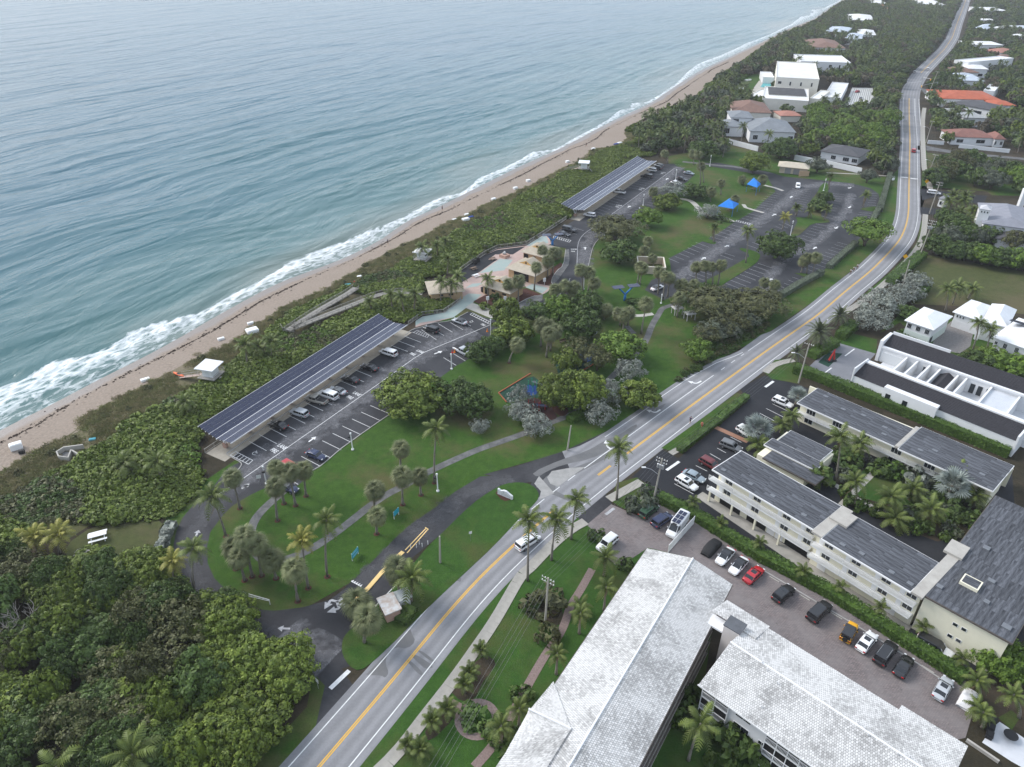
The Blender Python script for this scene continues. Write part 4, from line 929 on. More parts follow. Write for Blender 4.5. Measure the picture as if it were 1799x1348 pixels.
# ---- solar canopies over the seaside stalls
def solar_canopy(F0, F1, B0, zf, zv, zb, cols, rows_f, rows_b, nst, label):
    c = Loc('solar_canopy', F0, F1); yb = c(B0).y; yv = yb*.46; L = c.L; root = c.root; pw = L/cols
    def plane(y0, z0, y1, z1, rows):
        th = math.atan2(z1-z0, y1-y0); ln = math.hypot(y1-y0, z1-z0)/rows
        key = ('panel', round(pw, 2), round(ln, 2))
        if key not in _line:
            b = MB(); b.mi = 0; g = .03; b.face((g,g,.045), (pw-g,g,.045), (pw-g,ln-g,.045), (g,ln-g,.045)); b.mi = 1; b.box(.02, pw-.02, .03, ln-.03, 0, .04); _line[key] = b.mesh('panel', M_CELL, M_ALU)
        for i in range(cols):
            for j in range(rows):
                o = obj('panel', _line[key], root, (i*pw, y0+math.cos(th)*ln*j, z0+math.sin(th)*ln*j)); o.rotation_euler = (th+rng.uniform(-.006, .006), rng.uniform(-.006, .006), 0)
        for j in range(rows+1):
            b = MB(); y, z = y0+math.cos(th)*ln*j, z0+math.sin(th)*ln*j; b.box(-.15, L+.15, y-.03, y+.03, z-.16, z+(.06 if j in (0, 2, rows) else 0)); b.build('purlin', M_WPAINT, root)
    plane(0, zf, yv, zv, rows_f); plane(yv+.06, zv, yb, zb, rows_b)
    for k in range(nst):
        x = L*(k+.25)/(nst-.5)
        b = MB(); b.box(x-.35, x+.35, yv-.45, yv+.45, 0, 1.05); b.build('pier', M_BRICKP, root)
        for s in (-1, 1): b = MB(); b.tube([(x, yv+.2*s, 1.0), (x, yv+.62*s, zv-.1)], .11, 8); b.build('post', M_WPAINT, root)
        b = MB(); b.tube([(x, .1, zf-.2), (x, yv, zv-.2), (x, yb-.1, zb-.2)], .1, 6); b.build('beam', M_WPAINT, root)
    tag(root, label, 'solar canopy'); return c, yv
cz = 3.6
can1, yv1 = solar_canopy(at('a2',183,912,cz), at('a2',1195,232,cz), at('a2',0,812,4.5), cz, 3.1, 4.5, 32, 4, 5, 10, 'long solar panel canopy over the near seaside car park')
can2, yv2 = solar_canopy(at('c6',392,597,cz), at('c6',1160,78,cz), at('c6',140,540,4.5), cz, 3.1, 4.5, 32, 4, 5, 11, 'farther solar panel canopy over the car park beyond the pavilions')
for c_ in (can1, can2):
    q = [c_.root.matrix_basis @ Vector((x, y, 0)) for x, y in ((-2.0, -.2), (c_.L+2.5, -.2), (c_.L+2.5, 5.6), (-2.0, 5.6))]
    T = Matrix.Translation(c_.root.location) @ Matrix.Rotation(c_.a, 4, 'Z'); q = [T @ Vector((x, y, 0)) for x, y in ((-2.0, .6), (c_.L+2.5, .6), (c_.L+2.5, 6.2), (-2.0, 6.2))]
    sheet('walkway', q, mat('tan_walk', (.33,.30,.25), .9, .2, .8), .02)
    rail_fence([T @ Vector((x, 6.3, 0)) for x in (-2, c_.L+1.5)], 1.1, 'grey picket fence behind the %s solar canopy' % ('near' if c_ is can1 else 'far'))
# ---- boardwalk and promenade fences
DZ = 1.7
def boardwalk(P, w, label):
    root = empty('boardwalk', P[0]); T = Matrix.Translation(-P[0]); Q = [T @ p for p in resample(P, 1.2)]; Lq, Rq = offset(Q, -w/2), offset(Q, w/2)
    for k in range(len(Q)-1): b = MB(); g = .04; a = Lq[k].lerp(Lq[k+1], g); d = Rq[k].lerp(Rq[k+1], g); b.prism([a.to_2d(), Lq[k+1].to_2d(), Rq[k+1].to_2d(), d.to_2d()], -.14, 0); b.build('plank', M_WOODG, root)
    return tag(root, label, 'boardwalk')
bw1 = pts('a2','1275,62 1150,42 1060,52 1000,68 760,162 540,248', DZ); bw2 = pts('a2','510,262 600,200 700,138 850,52 900,18', DZ)
boardwalk(bw1, 1.9, 'upper leg of the grey wooden beach boardwalk through sea grape'); boardwalk(bw2, 1.9, 'lower leg of the grey wooden boardwalk reaching the sand')
for P_, s_, l_ in ((bw1, -1, 'sea side of the upper boardwalk leg'), (bw1, 1, 'land side of the upper boardwalk leg'), (bw2, -1, 'sea side of the lower boardwalk leg'), (bw2, 1, 'land side of the lower boardwalk leg')):
    rail_fence(offset(P_, s_*1.05), 1.05, 'grey wooden railing on the '+l_, M_WOODG, 2.2, 'railing', -.3, .28)
rail_fence(pts('a2','470,240 480,262 545,268 540,252', DZ), 1.05, 'grey wooden railing round the boardwalk turn', M_WOODG, 1.5, 'railing', -.3, .28)
rail_fence(pts('c5','430,310 615,180 890,150 1110,0 d1 520,735'), 1.15, 'pale fence beside the teal path up to the pavilions', M_FENCE, 2.2, pk=.26)
rail_fence(pts('d1','500,430 620,345 780,240 920,170 1250,130 1440,10 c6 210,690 185,640 250,590'), 1.2, 'long pale fence along the seaward edge of the plaza', M_FENCE, 2.4, pk=.3, base=M_CONC)
plaza = sheet('plaza', pts('d1','500,560 500,430 620,350 780,250 920,180 1250,140 1440,20 1500,20 1530,120 1300,200 1500,400 1530,620 1440,690 1240,600 1000,700 800,690 640,790 560,830 430,950 120,1028 0,1060 0,1000 60,960 310,900 520,760'), M_PINK, .016)
sheet('teal_paving', pts('d1','720,450 950,290 1100,300 1000,420'), M_TEAL, .022, plaza); sheet('teal_paving', pts('d1','520,730 600,680 750,690 640,790 430,950 60,1010 0,1045 0,990 80,940 330,895'), M_TEAL, .022, plaza)
sheet('teal_paving', pts('d1','1240,610 1320,570 1500,620 1430,680'), M_TEAL, .022, plaza); sheet('teal_paving', pts('d1','1250,140 1440,25 1480,40 1500,110 1350,150'), M_TEAL, .022, plaza); sheet('teal_paving', pts('d1','560,620 640,570 760,560 700,600'), M_TEAL, .022, plaza)
sheet('asphalt_strip', pts('d1','500,430 620,350 780,250 920,190 1240,150 1100,240 900,240 820,300 930,290 720,440 500,570'), M_ASPHNEW, .020, plaza)
sheet('concrete_apron', pts('d1','640,785 840,855 960,810 1000,860 900,960 850,960 560,840'), M_CONC, .03)
sheet('lay_by', smooth_line(pts('d1','1730,180 1740,340 1700,400 1560,590 1525,540 1590,430 1670,370 1695,190'), 1), M_PATH, .06, thick=.06)
sheet('lay_by', smooth_line(pts('d1','1440,700 1320,710 1100,830 1200,870 1430,760'), 1), M_PATH, .05, thick=.05)
kerb(smooth_line(pts('d1','1100,825 1310,712 1440,700 1560,600 1525,540 1590,425 1670,370 1695,185'), 1))
for q in ('d1 650,770 800,690 1000,720 1060,700 1240,620 1440,700 1310,712 1100,825 990,830 900,810 840,850', 'd1 1350,520 1500,420 1640,330 1680,370 1590,430 1525,540 1550,600 1380,570'): sheet('mulch_bed', pts('d1', q), M_MULCH, .03)
# ---- tan roofed pavilions
def pavilion(k, A, B, C, ze, zr, label, walls=True, gable=True):
    a, b_, c_ = at(k, *A, ze), at(k, *B, ze), at(k, *C, ze); f = Loc('pavilion', a, b_); w = f.L; d = max(3, abs(f(c_).y)); root = f.root; sg = 1 if f(c_).y > 0 else -1
    yg = .30*d if gable else .42*d; z1 = ze+.55*(zr-ze) if gable else zr; xg = w/2*(z1-ze)/(zr-ze); Y = lambda y: y*sg
    V = lambda x, y, z: (x, Y(y), z); b = MB()
    b.face(V(0,0,ze), V(w,0,ze), V(w-xg,yg,z1), V(xg,yg,z1)); b.face(V(0,d,ze), V(w,d,ze), V(w-xg,d-yg,z1), V(xg,d-yg,z1))
    for s in (0, 1):
        X = (lambda x: x) if s == 0 else (lambda x: w-x); b.face(V(X(0),0,ze), V(X(xg),yg,z1), V(w/2,yg,zr), V(w/2,d-yg,zr), V(X(xg),d-yg,z1), V(X(0),d,ze))
    roof = b.build('roof', M_TAN, root); q = MB()
    q.prism([(0,0),(w,0),(w,Y(d)),(0,Y(d))], ze-.16, ze-.01); q.build('eave_board', mat('pale_trim', (.62,.57,.48), .7), roof)
    if gable:
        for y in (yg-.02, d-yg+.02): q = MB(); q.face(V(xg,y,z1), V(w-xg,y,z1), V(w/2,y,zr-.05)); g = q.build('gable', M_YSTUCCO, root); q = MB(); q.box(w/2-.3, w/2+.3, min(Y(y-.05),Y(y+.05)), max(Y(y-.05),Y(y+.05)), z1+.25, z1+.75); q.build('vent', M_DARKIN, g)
    r = MB()                                               # raised seams
    for i in range(1, int(w/.45)):
        x = i*.45; t = min(x, w-x); y1 = yg*min(1, t/xg); zt = ze+(z1-ze)*min(1, t/xg)
        for y0, y2 in ((0, y1), (d, d-y1)): r.tube([V(x,y0,ze+.03), V(x,y2,zt+.03)], .03, 3, cap=False)
    for j in range(1, int(d/.45)):
        y = j*.45; t = min(y, d-y); xx = xg*t/yg if t < yg else w/2; zt = ze+(zr-ze)*xx/(w/2)
        for X in (lambda x: x, lambda x: w-x): r.tube([V(X(0),y,ze+.03), V(X(xx),y,zt+.03)], .03, 3, cap=False)
    o = r.build('roof_seams', M_TAN, roof); o['kind'] = 'stuff'
    q = MB(); e = .7; q.box(e, w-e, min(Y(e),Y(d-e)), max(Y(e),Y(d-e)), 0, ze-.05); wl_ = q.build('wall', M_STUCCO, root)
    for x0, x1, z0, z1_ in walls or ():
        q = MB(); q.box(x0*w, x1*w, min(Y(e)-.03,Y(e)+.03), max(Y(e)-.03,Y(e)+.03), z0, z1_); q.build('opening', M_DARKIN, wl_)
    return tag(root, label, 'pavilion')
pavilion('d1', (725,580), (1068,686), (1235,575), 3.0, 5.4, 'tan metal roofed pavilion nearest the concrete drop-off apron', ((.12,.22,.2,2.2), (.35,.47,1.6,2.2), (.7,.82,1.6,2.2)))
pavilion('d1', (1015,390), (1348,488), (1530,355), 3.0, 5.6, 'largest tan roofed pavilion in the middle with open front', ((.25,.75,.1,2.5),))
pavilion('d1', (1185,205), (1440,272), (1580,150), 3.0, 5.2, 'tan roofed pavilion at the far end beside the blue solar tree', ((.1,.3,.2,2.3), (.5,.62,1.5,2.2)))
pavilion('d1', (150,690), (560,652), (490,510), 2.8, 4.0, 'low tan roofed restroom block beside the sea grape', ((.3,.4,1.5,2.1), (.55,.68,1.5,2.1)), False)
# plaza fountain block, bins, picnic tables, bollards, notice boards
b = MB(); p = at('d1',1000,265); f = Loc('monument', at('d1',945,268), at('d1',1010,290)); b.box(0, 2.6, 0, 2.4, 0, .9); b.build('plinth', M_BRICKP, f.root); b = MB(); b.tube([(.8,1.2,.9), (1.3,1.2,1.5), (1.9,1.1,1.3)], [.5,.55,.2], 8); b.build('sculpture', mat('grey_stone', (.42,.41,.40), .8, .2, 2), f.root, True); tag(f.root, 'grey sculpture on a square brick plinth on the plaza', 'sculpture')
def crate(name, k, x, y, w, d, h, m, label, cat, a=.5, lid=None, sitz=0.0, group=None):
    """box with rounded lid, seen small"""
    p = at(k, x, y, sitz); root = empty(name, p, a); b = MB(); b.prism([(-w/2,-d/2),(w/2,-d/2),(w/2,d/2),(-w/2,d/2)], 0, h*.8); b.build('body', m, root); b = MB()
    b.prism([(-w/2-.06,-d/2-.06),(w/2+.06,-d/2-.06),(w/2+.06,d/2+.06),(-w/2-.06,d/2+.06)], h*.8, h*.88); b.prism([(-w/2+.1,-d/2+.1),(w/2-.1,-d/2+.1),(w/2-.1,d/2-.1),(-w/2+.1,d/2-.1)], h*.88, h); b.build('lid', lid or m, root); return tag(root, label, cat, group)
for i, (x, y) in enumerate(((672,345),(705,322))): crate('waste_bin', 'd1', x, y, 1.0, .9, 1.5, M_BLACK, ('nearer' if i == 0 else 'farther')+' of two black bins against the plaza fence', 'bin')
crate('waste_bin', 'd1', 760, 660, .9, .9, 1.5, M_BLACK, 'black bin at the corner of the nearest pavilion', 'bin')
def picnic_table(p, a, label, m, sc=1.0):
    root = empty('picnic_table', p, a); root.scale = (sc,)*3; b = MB(); b.box(-1,1,-.4,.4,.70,.76); b.build('table_top', m, root)
    for s in (-1, 1): b = MB(); b.box(-1,1,s*.75-.15,s*.75+.15,.42,.47); b.build('bench_seat', m, root)
    for x in (-.7, .7): b = MB(); b.tube([(x,-.75,0),(x,-.1,.7)], .05, 4); b.tube([(x,.75,0),(x,.1,.7)], .05, 4); b.box(x-.04,x+.04,-.85,.85,.38,.43); b.build('leg', m, root)
    return tag(root, label, 'picnic table')
picnic_table(at('d1',655,410), .7, 'dark picnic table on the asphalt strip near the bins', M_WOODB); picnic_table(at('d1',870,300), .7, 'dark picnic table beside the plinth on the plaza', M_WOODB); picnic_table(at('d1',680,490), .7, 'pale picnic table on pink paving by the lone palm', M_PLASTICW)
for k_, x_, y_, l_ in (('d1',815,790,'beside the round clipped bush'), ('d1',1012,790,'at the tip of the mulch bed'), ('d1',1455,580,'by the second pavilion on mulch')):
    root = empty('notice_board', at(k_, x_, y_), .4); b = MB(); b.box(-.05,.05,-.05,.05,0,1.3); b.build('post', M_WPAINT, root); b = MB(); b.box(-.45,.45,-.06,.06,1.0,2.2); b.build('board', M_PLASTICW, root); tag(root, 'white notice board '+l_, 'sign')
for i, (x_, y_) in enumerate(((900,820),(937,832),(953,842),(968,853))): b = MB(); b.lathe([(.10,0),(.10,.85),(.06,.95),(0,.97)], 8); o = b.build('bollard', M_WPAINT, None, True, at('d1',x_,y_)); tag(o, 'white bollard at the apron edge, %s' % nth(i, 4), 'bollard', 'bollards at the apron')
# ---- lifeguard towers
def lifeguard(k, x, y, a, label, ramp=True, sc=1.2):
    root = empty('lifeguard_tower', at(k, x, y), a); root.scale = (sc,)*3
    for sx in (-1, 1):
        for sy in (-1, 1): b = MB(); b.box(sx*1.2-.09, sx*1.2+.09, sy*1.2-.09, sy*1.2+.09, -.6, 1.6); b.build('stilt', M_WOODB, root)
    b = MB(); b.box(-1.9,1.9,-1.9,1.9,1.5,1.62); b.build('deck', M_WOODG, root)
    b = MB(); b.box(-1.1,1.1,-1.1,1.1,1.62,3.7); hut = b.build('hut', M_WALLW, root); b = MB(); b.box(-1.13,-1.09,-.7,.7,2.5,3.3); b.build('window', M_GLASS, hut); b = MB(); b.box(-.4,.4,-1.13,-1.09,1.65,3.3); b.build('door', mat('pale_door', (.6,.62,.63), .6), hut)
    b = MB(); b.face((-2,-2,3.8),(2,-2,3.75),(2,2,3.8),(-2,2,3.85)); b.box(-2,2,-2,2,3.62,3.72); b.build('roof', M_WALLW, root)
    for P_ in (((-1.9,-1.9),(-1.9,1.9)), ((1.9,1.9),(1.9,-1.9)), ((1.9,1.9),(-1.9,1.9))): b = MB(); Q_ = [Vector((*p, 1.62)) for p in P_]; wall_line(b, Q_, .06, .08, .85); wall_line(b, Q_, .05, .06, .45); b.build('railing', M_WOODG, root)
    if ramp:
        b = MB(); b.face((-1.9,-1.0,1.6),(-1.9,.2,1.6),(-7,.2,.2),(-7,-1.0,.2)); b.build('ramp', mat('pink_grey_wood', (.37,.29,.25), .9, .2, 2), root)
        for yy in (-1.0, .2): b = MB(); b.tube([(-1.9,yy,2.5),(-7,yy,1.1)], .05, 4); b.tube([(-1.9,yy,2.05),(-7,yy,.65)], .04, 4); [b.tube([(-1.9-1.7*i,yy,1.6-.47*i),(-1.9-1.7*i,yy,2.5-.47*i)], .05, 4) for i in range(4)]; b.build('ramp_railing', M_WOODG, root)
        b = MB(); [b.box(2.0+.3*i, 2.3+.3*i, -.5, .5, 1.3-.28*i, 1.36-.28*i) for i in range(5)]; b.build('stairs', M_WOODG, root)
    return tag(root, label, 'lifeguard tower')
lifeguard('a1', 1440, 655, R(-14), 'white lifeguard tower with ramp and orange kayak below')
lifeguard('d1', 85, 345, R(160), 'white lifeguard tower half hidden by coconut palms', False)
lifeguard('c6', 392, 195, R(-10), 'white lifeguard tower beyond the far solar canopy')
root = empty('kayak', at('a1',1215,625,-.2), R(150)); b = MB(); b.tube([(-2,0,.75),(-1.5,0,.7),(0,0,.66),(1.5,0,.7),(2,0,.78)], [.05,.3,.42,.3,.05], 8, flat=.55); b.build('hull', M_ORANGE, root, True); b = MB(); b.box(-.6,.6,-.22,.22,.85,.91); b.build('cockpit', M_BLACK, root)
for x_ in (-.8,.8): b = MB(); b.box(x_-.06,x_+.06,-.5,.5,0,.5); b.build('stand', M_WOODB, root)
tag(root, 'orange rescue kayak on a stand at the foot of the ramp', 'kayak')
# white storage boxes and cabana stacks on the sand
for k_, x_, y_, w_, d_, h_, m_, l_ in (('a1',115,1110,2.2,1.3,1.4,M_PLASTICW,'white folded cabana on open sand at the lower left'), ('a1',985,655,1.9,1.0,.8,M_PLASTICW,'white box on the sand left of the orange kayak'), ('a1',1497,378,1.6,.8,.8,M_PLASTICW,'small white box on the sand above the lifeguard tower'), ('a1',1697,272,1.6,.8,.8,M_PLASTICW,'small white box on the sand by the large white hut'), ('a2',308,285,3.0,2.2,1.6,M_PLASTICW,'large white storage hut at the dune edge'),
        ('b8',510,612,1.6,1.0,.8,M_PLASTICW,'small white box left of the blue tarpaulin bundle'), ('b8',561,616,2.6,1.6,1.4,M_PLASTICW,'big white crate beside the blue tarpaulin bundle'), ('b8',585,603,2.0,1.2,1.0,mat('navy_tarp',(.02,.05,.22),.7),'navy tarpaulin covered bundle on the beach'), ('b8',566,590,1.8,1.0,.9,M_PLASTICW,'white box behind the navy bundle'), ('b8',687,520,1.8,1.2,1.0,M_PLASTICW,'white cabana box midway along the beach'), ('b8',785,470,1.8,1.2,1.0,M_PLASTICW,'white cabana box below the far canopy'), ('b8',843,436,1.8,1.2,1.0,M_PLASTICW,'white cabana box near the wrack line'), ('b8',1020,350,1.8,1.2,1.0,M_PLASTICW,'white cabana box near the far lifeguard tower'), ('b8',1136,292,1.8,1.2,1.0,M_PLASTICW,'white cabana box at the far palm grove'), ('b8',1255,268,2.4,1.4,1.2,M_PLASTICW,'white crate by the far navy bundle'), ('b8',1240,272,2.4,1.4,1.0,MATS['navy_tarp'],'far navy bundle on the sand'), ('b8',82,872,1.4,1.0,.9,M_PLASTICW,'white bin where the boardwalk meets sand')):
    crate('storage_box', k_, x_, y_, w_, d_, h_, m_, l_, 'storage box', R(35), sitz=-.4)
crate('storage_box','a1',150,1140,1.0,.8,.8,M_BLACK,'black bag beside the folded white cabana','bag',.3,sitz=-.2); crate('storage_box','a1',628,1055,1.2,.7,.5,mat('teal_plastic',(.03,.25,.32),.5),'teal bin at the end of the sandy path','bin',.3); crate('storage_box','b8',30,905,1.6,.8,.6,MATS['teal_plastic'],'teal boat at the boardwalk foot','boat',.3)
# concrete stair walls at the lower left path
b = MB(); wall_line(b, pts('a1','570,1108 440,1125 392,1155 405,1185 470,1195 490,1142'), .3, 1.0); wall_line(b, pts('a1','495,1145 560,1185 605,1180'), .3, 1.0); wall_line(b, pts('a1','670,1205 720,1230'), .3, 1.0); tag(b.build('retaining_wall', M_CONC), 'angled concrete wall by the sandy path at lower left', 'wall'); sheet('steps_slab', pts('a1','400,1160 440,1130 500,1140 470,1190'), M_DAMP, .05)
# ---- blue sails, solar trees
def shade_sail(k, C, z, peak, label):
    P = [at(k, *c, z) for c in C]; o0 = P[0]*.0; cx = sum((p for p in P), Vector())/4; root = empty('shade_sail', (cx.x, cx.y, 0)); T = Matrix.Translation(-Vector((cx.x, cx.y, 0))); P = [T @ p for p in P]; b = MB(); top = Vector((0,0,z+peak)); r0, r1 = (P[0]+P[1])/2, (P[2]+P[3])/2; r0 = r0*.35+Vector((0,0,z+peak))*1-Vector((0,0,r0.z*.35)); r1 = r1*.35+Vector((0,0,z+peak))-Vector((0,0,r1.z*.35))
    b.face(P[0],P[1],r0); b.face(P[1],P[2],r1,r0); b.face(P[2],P[3],r1); b.face(P[3],P[0],r0,r1); b.build('canopy', M_SAIL, root)
    for p in P: q = MB(); q.tube([(p.x*.94,p.y*.94,0),(p.x*.94,p.y*.94,z)], .07, 6); q.build('post', M_BLUE, root)
    return tag(root, label, 'shade canopy')
shade_sail('c4', ((170,510),(345,395),(475,475),(395,550)), 3.2, 1.1, 'nearer blue peaked shade canopy beside the far car park'); shade_sail('c4', ((590,195),(690,100),(792,190),(738,246)), 3.2, 1.1, 'farther blue peaked shade canopy among cabbage palms')
for k_, x_, y_, l_ in (('c4',330,560,'under the nearer blue canopy'), ('c4',680,260,'under the farther blue canopy')): picnic_table(at(k_,x_,y_+15), .6, 'wooden picnic table '+l_, M_WOODB)
def solar_tree(p, a, label, sc=1.0):
    root = empty('solar_tree', p, a); root.scale = (sc,)*3; b = MB(); b.tube([(0,0,0),(0,0,1.3),(0,0,2.2)], [.5,.35,.3], 8); b.build('trunk', M_BLUE, root, True)
    for s in (-1, 1):
        b = MB(); b.tube([(0,0,1.9),(s*2.4,0,4.4)], [.3,.16], 8); b.build('arm', M_BLUE, root, True); b = MB(); b.box(s*2.4-1.7, s*2.4+1.7, -1.1, 1.1, 4.45, 4.52); o = b.build('panel', M_CELL, root)
    return tag(root, label, 'solar tree')
solar_tree(at('a6',1430,640), .25, 'blue Y shaped solar tree on the lawn by the white car'); solar_tree(at('d1',1545,140), .2, 'blue Y shaped solar tree at the plaza corner by parked black cars', .9)
# ---- walled enclosure and maintenance building
ENC = [at('a6',1505,455), at('a6',1660,475), at('a6',1725,400), at('a6',1640,360)]
f = Loc('utility_enclosure', at('a6',1510,470), at('a6',1625,475)); dd = abs(f(at('a6',1725,415)).y); W_ = f.L+3
for nm, x0, x1, y0, y1 in (('wall',0,W_,0,.3), ('wall',0,W_,dd,dd+.3), ('wall',0,.3,.3,dd), ('wall',W_-.3,W_,.3,dd)): b = MB(); b.box(x0,x1,y0,y1,0,2.3); q = b.build(nm, mat('beige_wall',(.50,.42,.32),.9,.1,1), f.root); b = MB(); b.box(x0-.05,x1+.05,y0-.05,y1+.05,2.3,2.4); b.build('coping', mat('pale_trim'), q)
tag(f.root, 'roofless beige walled enclosure on the lawn edge', 'enclosure')
f = Loc('maintenance_building', at('a8',1075,215), at('a8',1200,228)); W_ = f.L; b = MB(); b.box(0,W_,0,7,0,3.0); b.build('wall', mat('beige_wall'), f.root); b = MB(); b.face((-1,-1,3.0),(W_+.6,-1,3.0),(W_*.8,3.5,4.4),(W_*.2,3.5,4.4)); b.face((-1,8,3.0),(W_+.6,8,3.0),(W_*.8,3.5,4.4),(W_*.2,3.5,4.4)); b.face((-1,-1,3.0),(-1,8,3.0),(W_*.2,3.5,4.4)); b.face((W_+.6,-1,3.0),(W_+.6,8,3.0),(W_*.8,3.5,4.4)); b.build('roof', M_TAN, f.root)
for i in range(2): b = MB(); b.box(W_*(.2+.3*i), W_*(.42+.3*i), -.06, .02, 0, 2.4); b.build('garage_door', mat('grey_door',(.25,.24,.24),.7), f.root)
tag(f.root, 'beige maintenance shed with tan roof at the back of the far car park', 'building')
b = MB(); b.box(0,4.5,0,.2,0,2.2); tag(b.build('timber_fence', mat('wood_fence_tan',(.42,.29,.18),.8,.1,2), None, False, at('a8',1165,232), .1), 'tan timber fence panel right of the maintenance shed', 'fence')
# ---- playgrounds
sheet('play_surface', smooth_line(pts('d2','55,810 420,590 560,700 640,820 560,850 480,875 370,862 150,930'), 1), M_RUBG, .03); sheet('play_surface', smooth_line(pts('d2','700,430 860,300 1180,200 1260,330 1150,470 1040,545 760,640'), 1), M_RUBG, .03)
sheet('play_surface', smooth_line(pts('d2','200,1040 370,870 480,880 560,870 640,930 690,1030 755,1105 590,1165 420,1150 300,1100'), 1), M_RUBR, .034); sheet('mulch_bed', smooth_line(pts('d2','660,960 760,940 880,1000 840,1080 760,1090 690,1030'), 1), M_MULCH, .03)
for q in ('330,760 430,690 520,770 490,830 420,850 320,800', '165,820 195,800 235,815 225,840 180,842', '810,360 850,340 860,370 830,385', '910,340 1000,320 1200,340 1140,430 1060,460 990,420 910,380'): sheet('rubber_patch', smooth_line(pts('d2', q)+pts('d2', q.split()[0]), 1)[:-1], M_RUBB, .042)
b = MB(); wall_line(b, pts('d2','135,925 40,815 420,585'), .25, .22); tag(b.build('border_kerb', mat('terracotta',(.30,.10,.05),.9,.2,2)), 'terracotta edging round the green play surface', 'edging')
b = MB(); wall_line(b, pts('d2','1040,548 1160,478'), .25, .25); tag(b.build('border_kerb', MATS['terracotta']), 'terracotta edging below the second play surface', 'edging')
root = empty('climbing_frame', at('d2',490,1010), .5)
for i, (x_, y_) in enumerate(((-1.6,-1),(-1.6,1),(0,-1),(0,1),(1.6,-1),(1.6,1))): b = MB(); b.tube([(x_,y_,0),(x_,y_,2.6)], .07, 6); b.build('post', M_RED, root)
b = MB(); b.box(-1.6,0,-1,1,1.2,1.3); b.build('platform', M_BLACK, root); b = MB(); b.face((0,-.4,1.3),(0,.4,1.3),(2.6,.4,.15),(2.6,-.4,.15)); b.tube([(0,-.4,1.4),(2.6,-.4,.25)], .06, 4); b.tube([(0,.4,1.4),(2.6,.4,.25)], .06, 4); b.build('slide', mat('slate_blue',(.12,.17,.30),.4), root); tag(root, 'red climbing frame with blue slide on dark play surface', 'playground')
root = empty('slide_set', at('d2',440,770), .9); b = MB(); b.box(-.6,.6,-.6,.6,1.4,1.5); b.build('platform', M_RUBG, root)
for s in (-1, 1):
    b = MB(); b.face((.7,s*.5-.3,1.5),(.7,s*.5+.3,1.5),(3,s*1.0+.3,.2),(3,s*1.0-.3,.2)); b.tube([(.7,s*.5-.3,1.6),(3,s*1-.3,.3)], .07, 4); b.tube([(.7,s*.5+.3,1.6),(3,s*1+.3,.3)], .07, 4); b.build('slide', mat('grey_plastic',(.33,.35,.38),.4), root); b = MB(); b.tube([(s*.7,.7,0),(s*.7,.7,2.5)], .06, 6); b.tube([(s*.7,-.7,0),(s*.7,-.7,2.5)], .06, 6); b.build('post', mat('green_plastic',(.03,.42,.2),.4), root)
tag(root, 'twin grey slides on blue rubber under a leafy tree', 'playground')
root = empty('play_shelter', at('d2',1145,190), 0); b = MB(); b.lathe([(0,2.9),(1.3,2.5),(1.35,2.4)], 6); b.build('roof', mat('slate_grey',(.25,.26,.29),.6), root); b = MB(); b.tube([(0,0,0),(0,0,2.5)], .1, 6); b.build('post', M_BLACK, root); tag(root, 'small grey hexagonal shade umbrella by the play area', 'umbrella')
root = empty('bench', at('d2',800,215), .5); b = MB(); b.box(-.9,.9,-.25,.25,.42,.48); b.build('seat', M_WOODB, root); b = MB(); b.box(-.9,.9,.25,.31,.5,.95); b.build('backrest', M_WOODB, root)
for x_ in (-.7,.7): b = MB(); b.box(x_-.05,x_+.05,-.22,.28,0,.42); b.build('leg', M_BLACK, root)
tag(root, 'dark wooden bench beside the play area trees', 'bench')
# stone play house by the picnic lawn
for i, (x_, y_) in enumerate(((1220,5),(1298,40))):
    root = empty('stone_shelter', at('a7',x_,y_), .3); b = MB(); b.box(-1.5,1.5,-1.2,1.2,1.9,2.05); b.face((-1.5,-1.2,2.06),(1.5,-1.2,2.06),(0,0,2.7)); b.face((1.5,-1.2,2.06),(1.5,1.2,2.06),(0,0,2.7)); b.face((1.5,1.2,2.06),(-1.5,1.2,2.06),(0,0,2.7)); b.face((-1.5,1.2,2.06),(-1.5,-1.2,2.06),(0,0,2.7)); b.build('roof', mat('grey_stone'), root)
    for sx in (-1,1):
        for sy in (-1,1): b = MB(); b.box(sx*1.2-.1,sx*1.2+.1,sy*.9-.1,sy*.9+.1,0,1.9); b.build('post', mat('grey_stone'), root)
    tag(root, ('left' if i == 0 else 'right')+' of two grey barbecue shelters under the wide trees', 'shelter')
# ---- entrance: booth, sign, gates, barrier median
f = Loc('entrance_booth', at('d3',755,785), at('d3',845,960)); f.root.scale = (.85,)*3; b = MB(); b.box(.3,4.3,.3,3.0,0,2.4); b.build('wall', M_BRICKP, f.root); b = MB(); b.box(0,4.6,0,3.3,2.4,2.62); b.build('roof', M_RUST, f.root); b = MB(); b.box(-.2,2.6,3.3,6.2,2.1,2.25); b.build('annex_roof', mat('grey_roof_sheet',(.45,.48,.47),.6,.15,1), f.root); b = MB(); b.box(.2,2.3,3.4,5.8,0,2.1); b.build('annex_wall', M_WALLW, f.root); b = MB(); b.box(1.0,3.2,.25,.32,1.0,2.0); b.build('window', M_GLASS, f.root); tag(f.root, 'brick ticket booth with rust stained white roof on the entrance island', 'booth')
med = smooth_line(pts('d3','425,790 480,740 600,640 860,340 1030,185'), 1); b = MB(); wall_line(b, med, .75, .16); tag(b.build('median_kerb', M_YBEAM), 'raised cream yellow median between the drive lanes', 'kerb')
for P_ in (pts('a4','935,500 1045,385'), pts('a4','945,515 1055,390'), pts('a4','1040,380 1058,392')): ribbon('median_line', P_, .2, M_YBEAM, .03, drive)
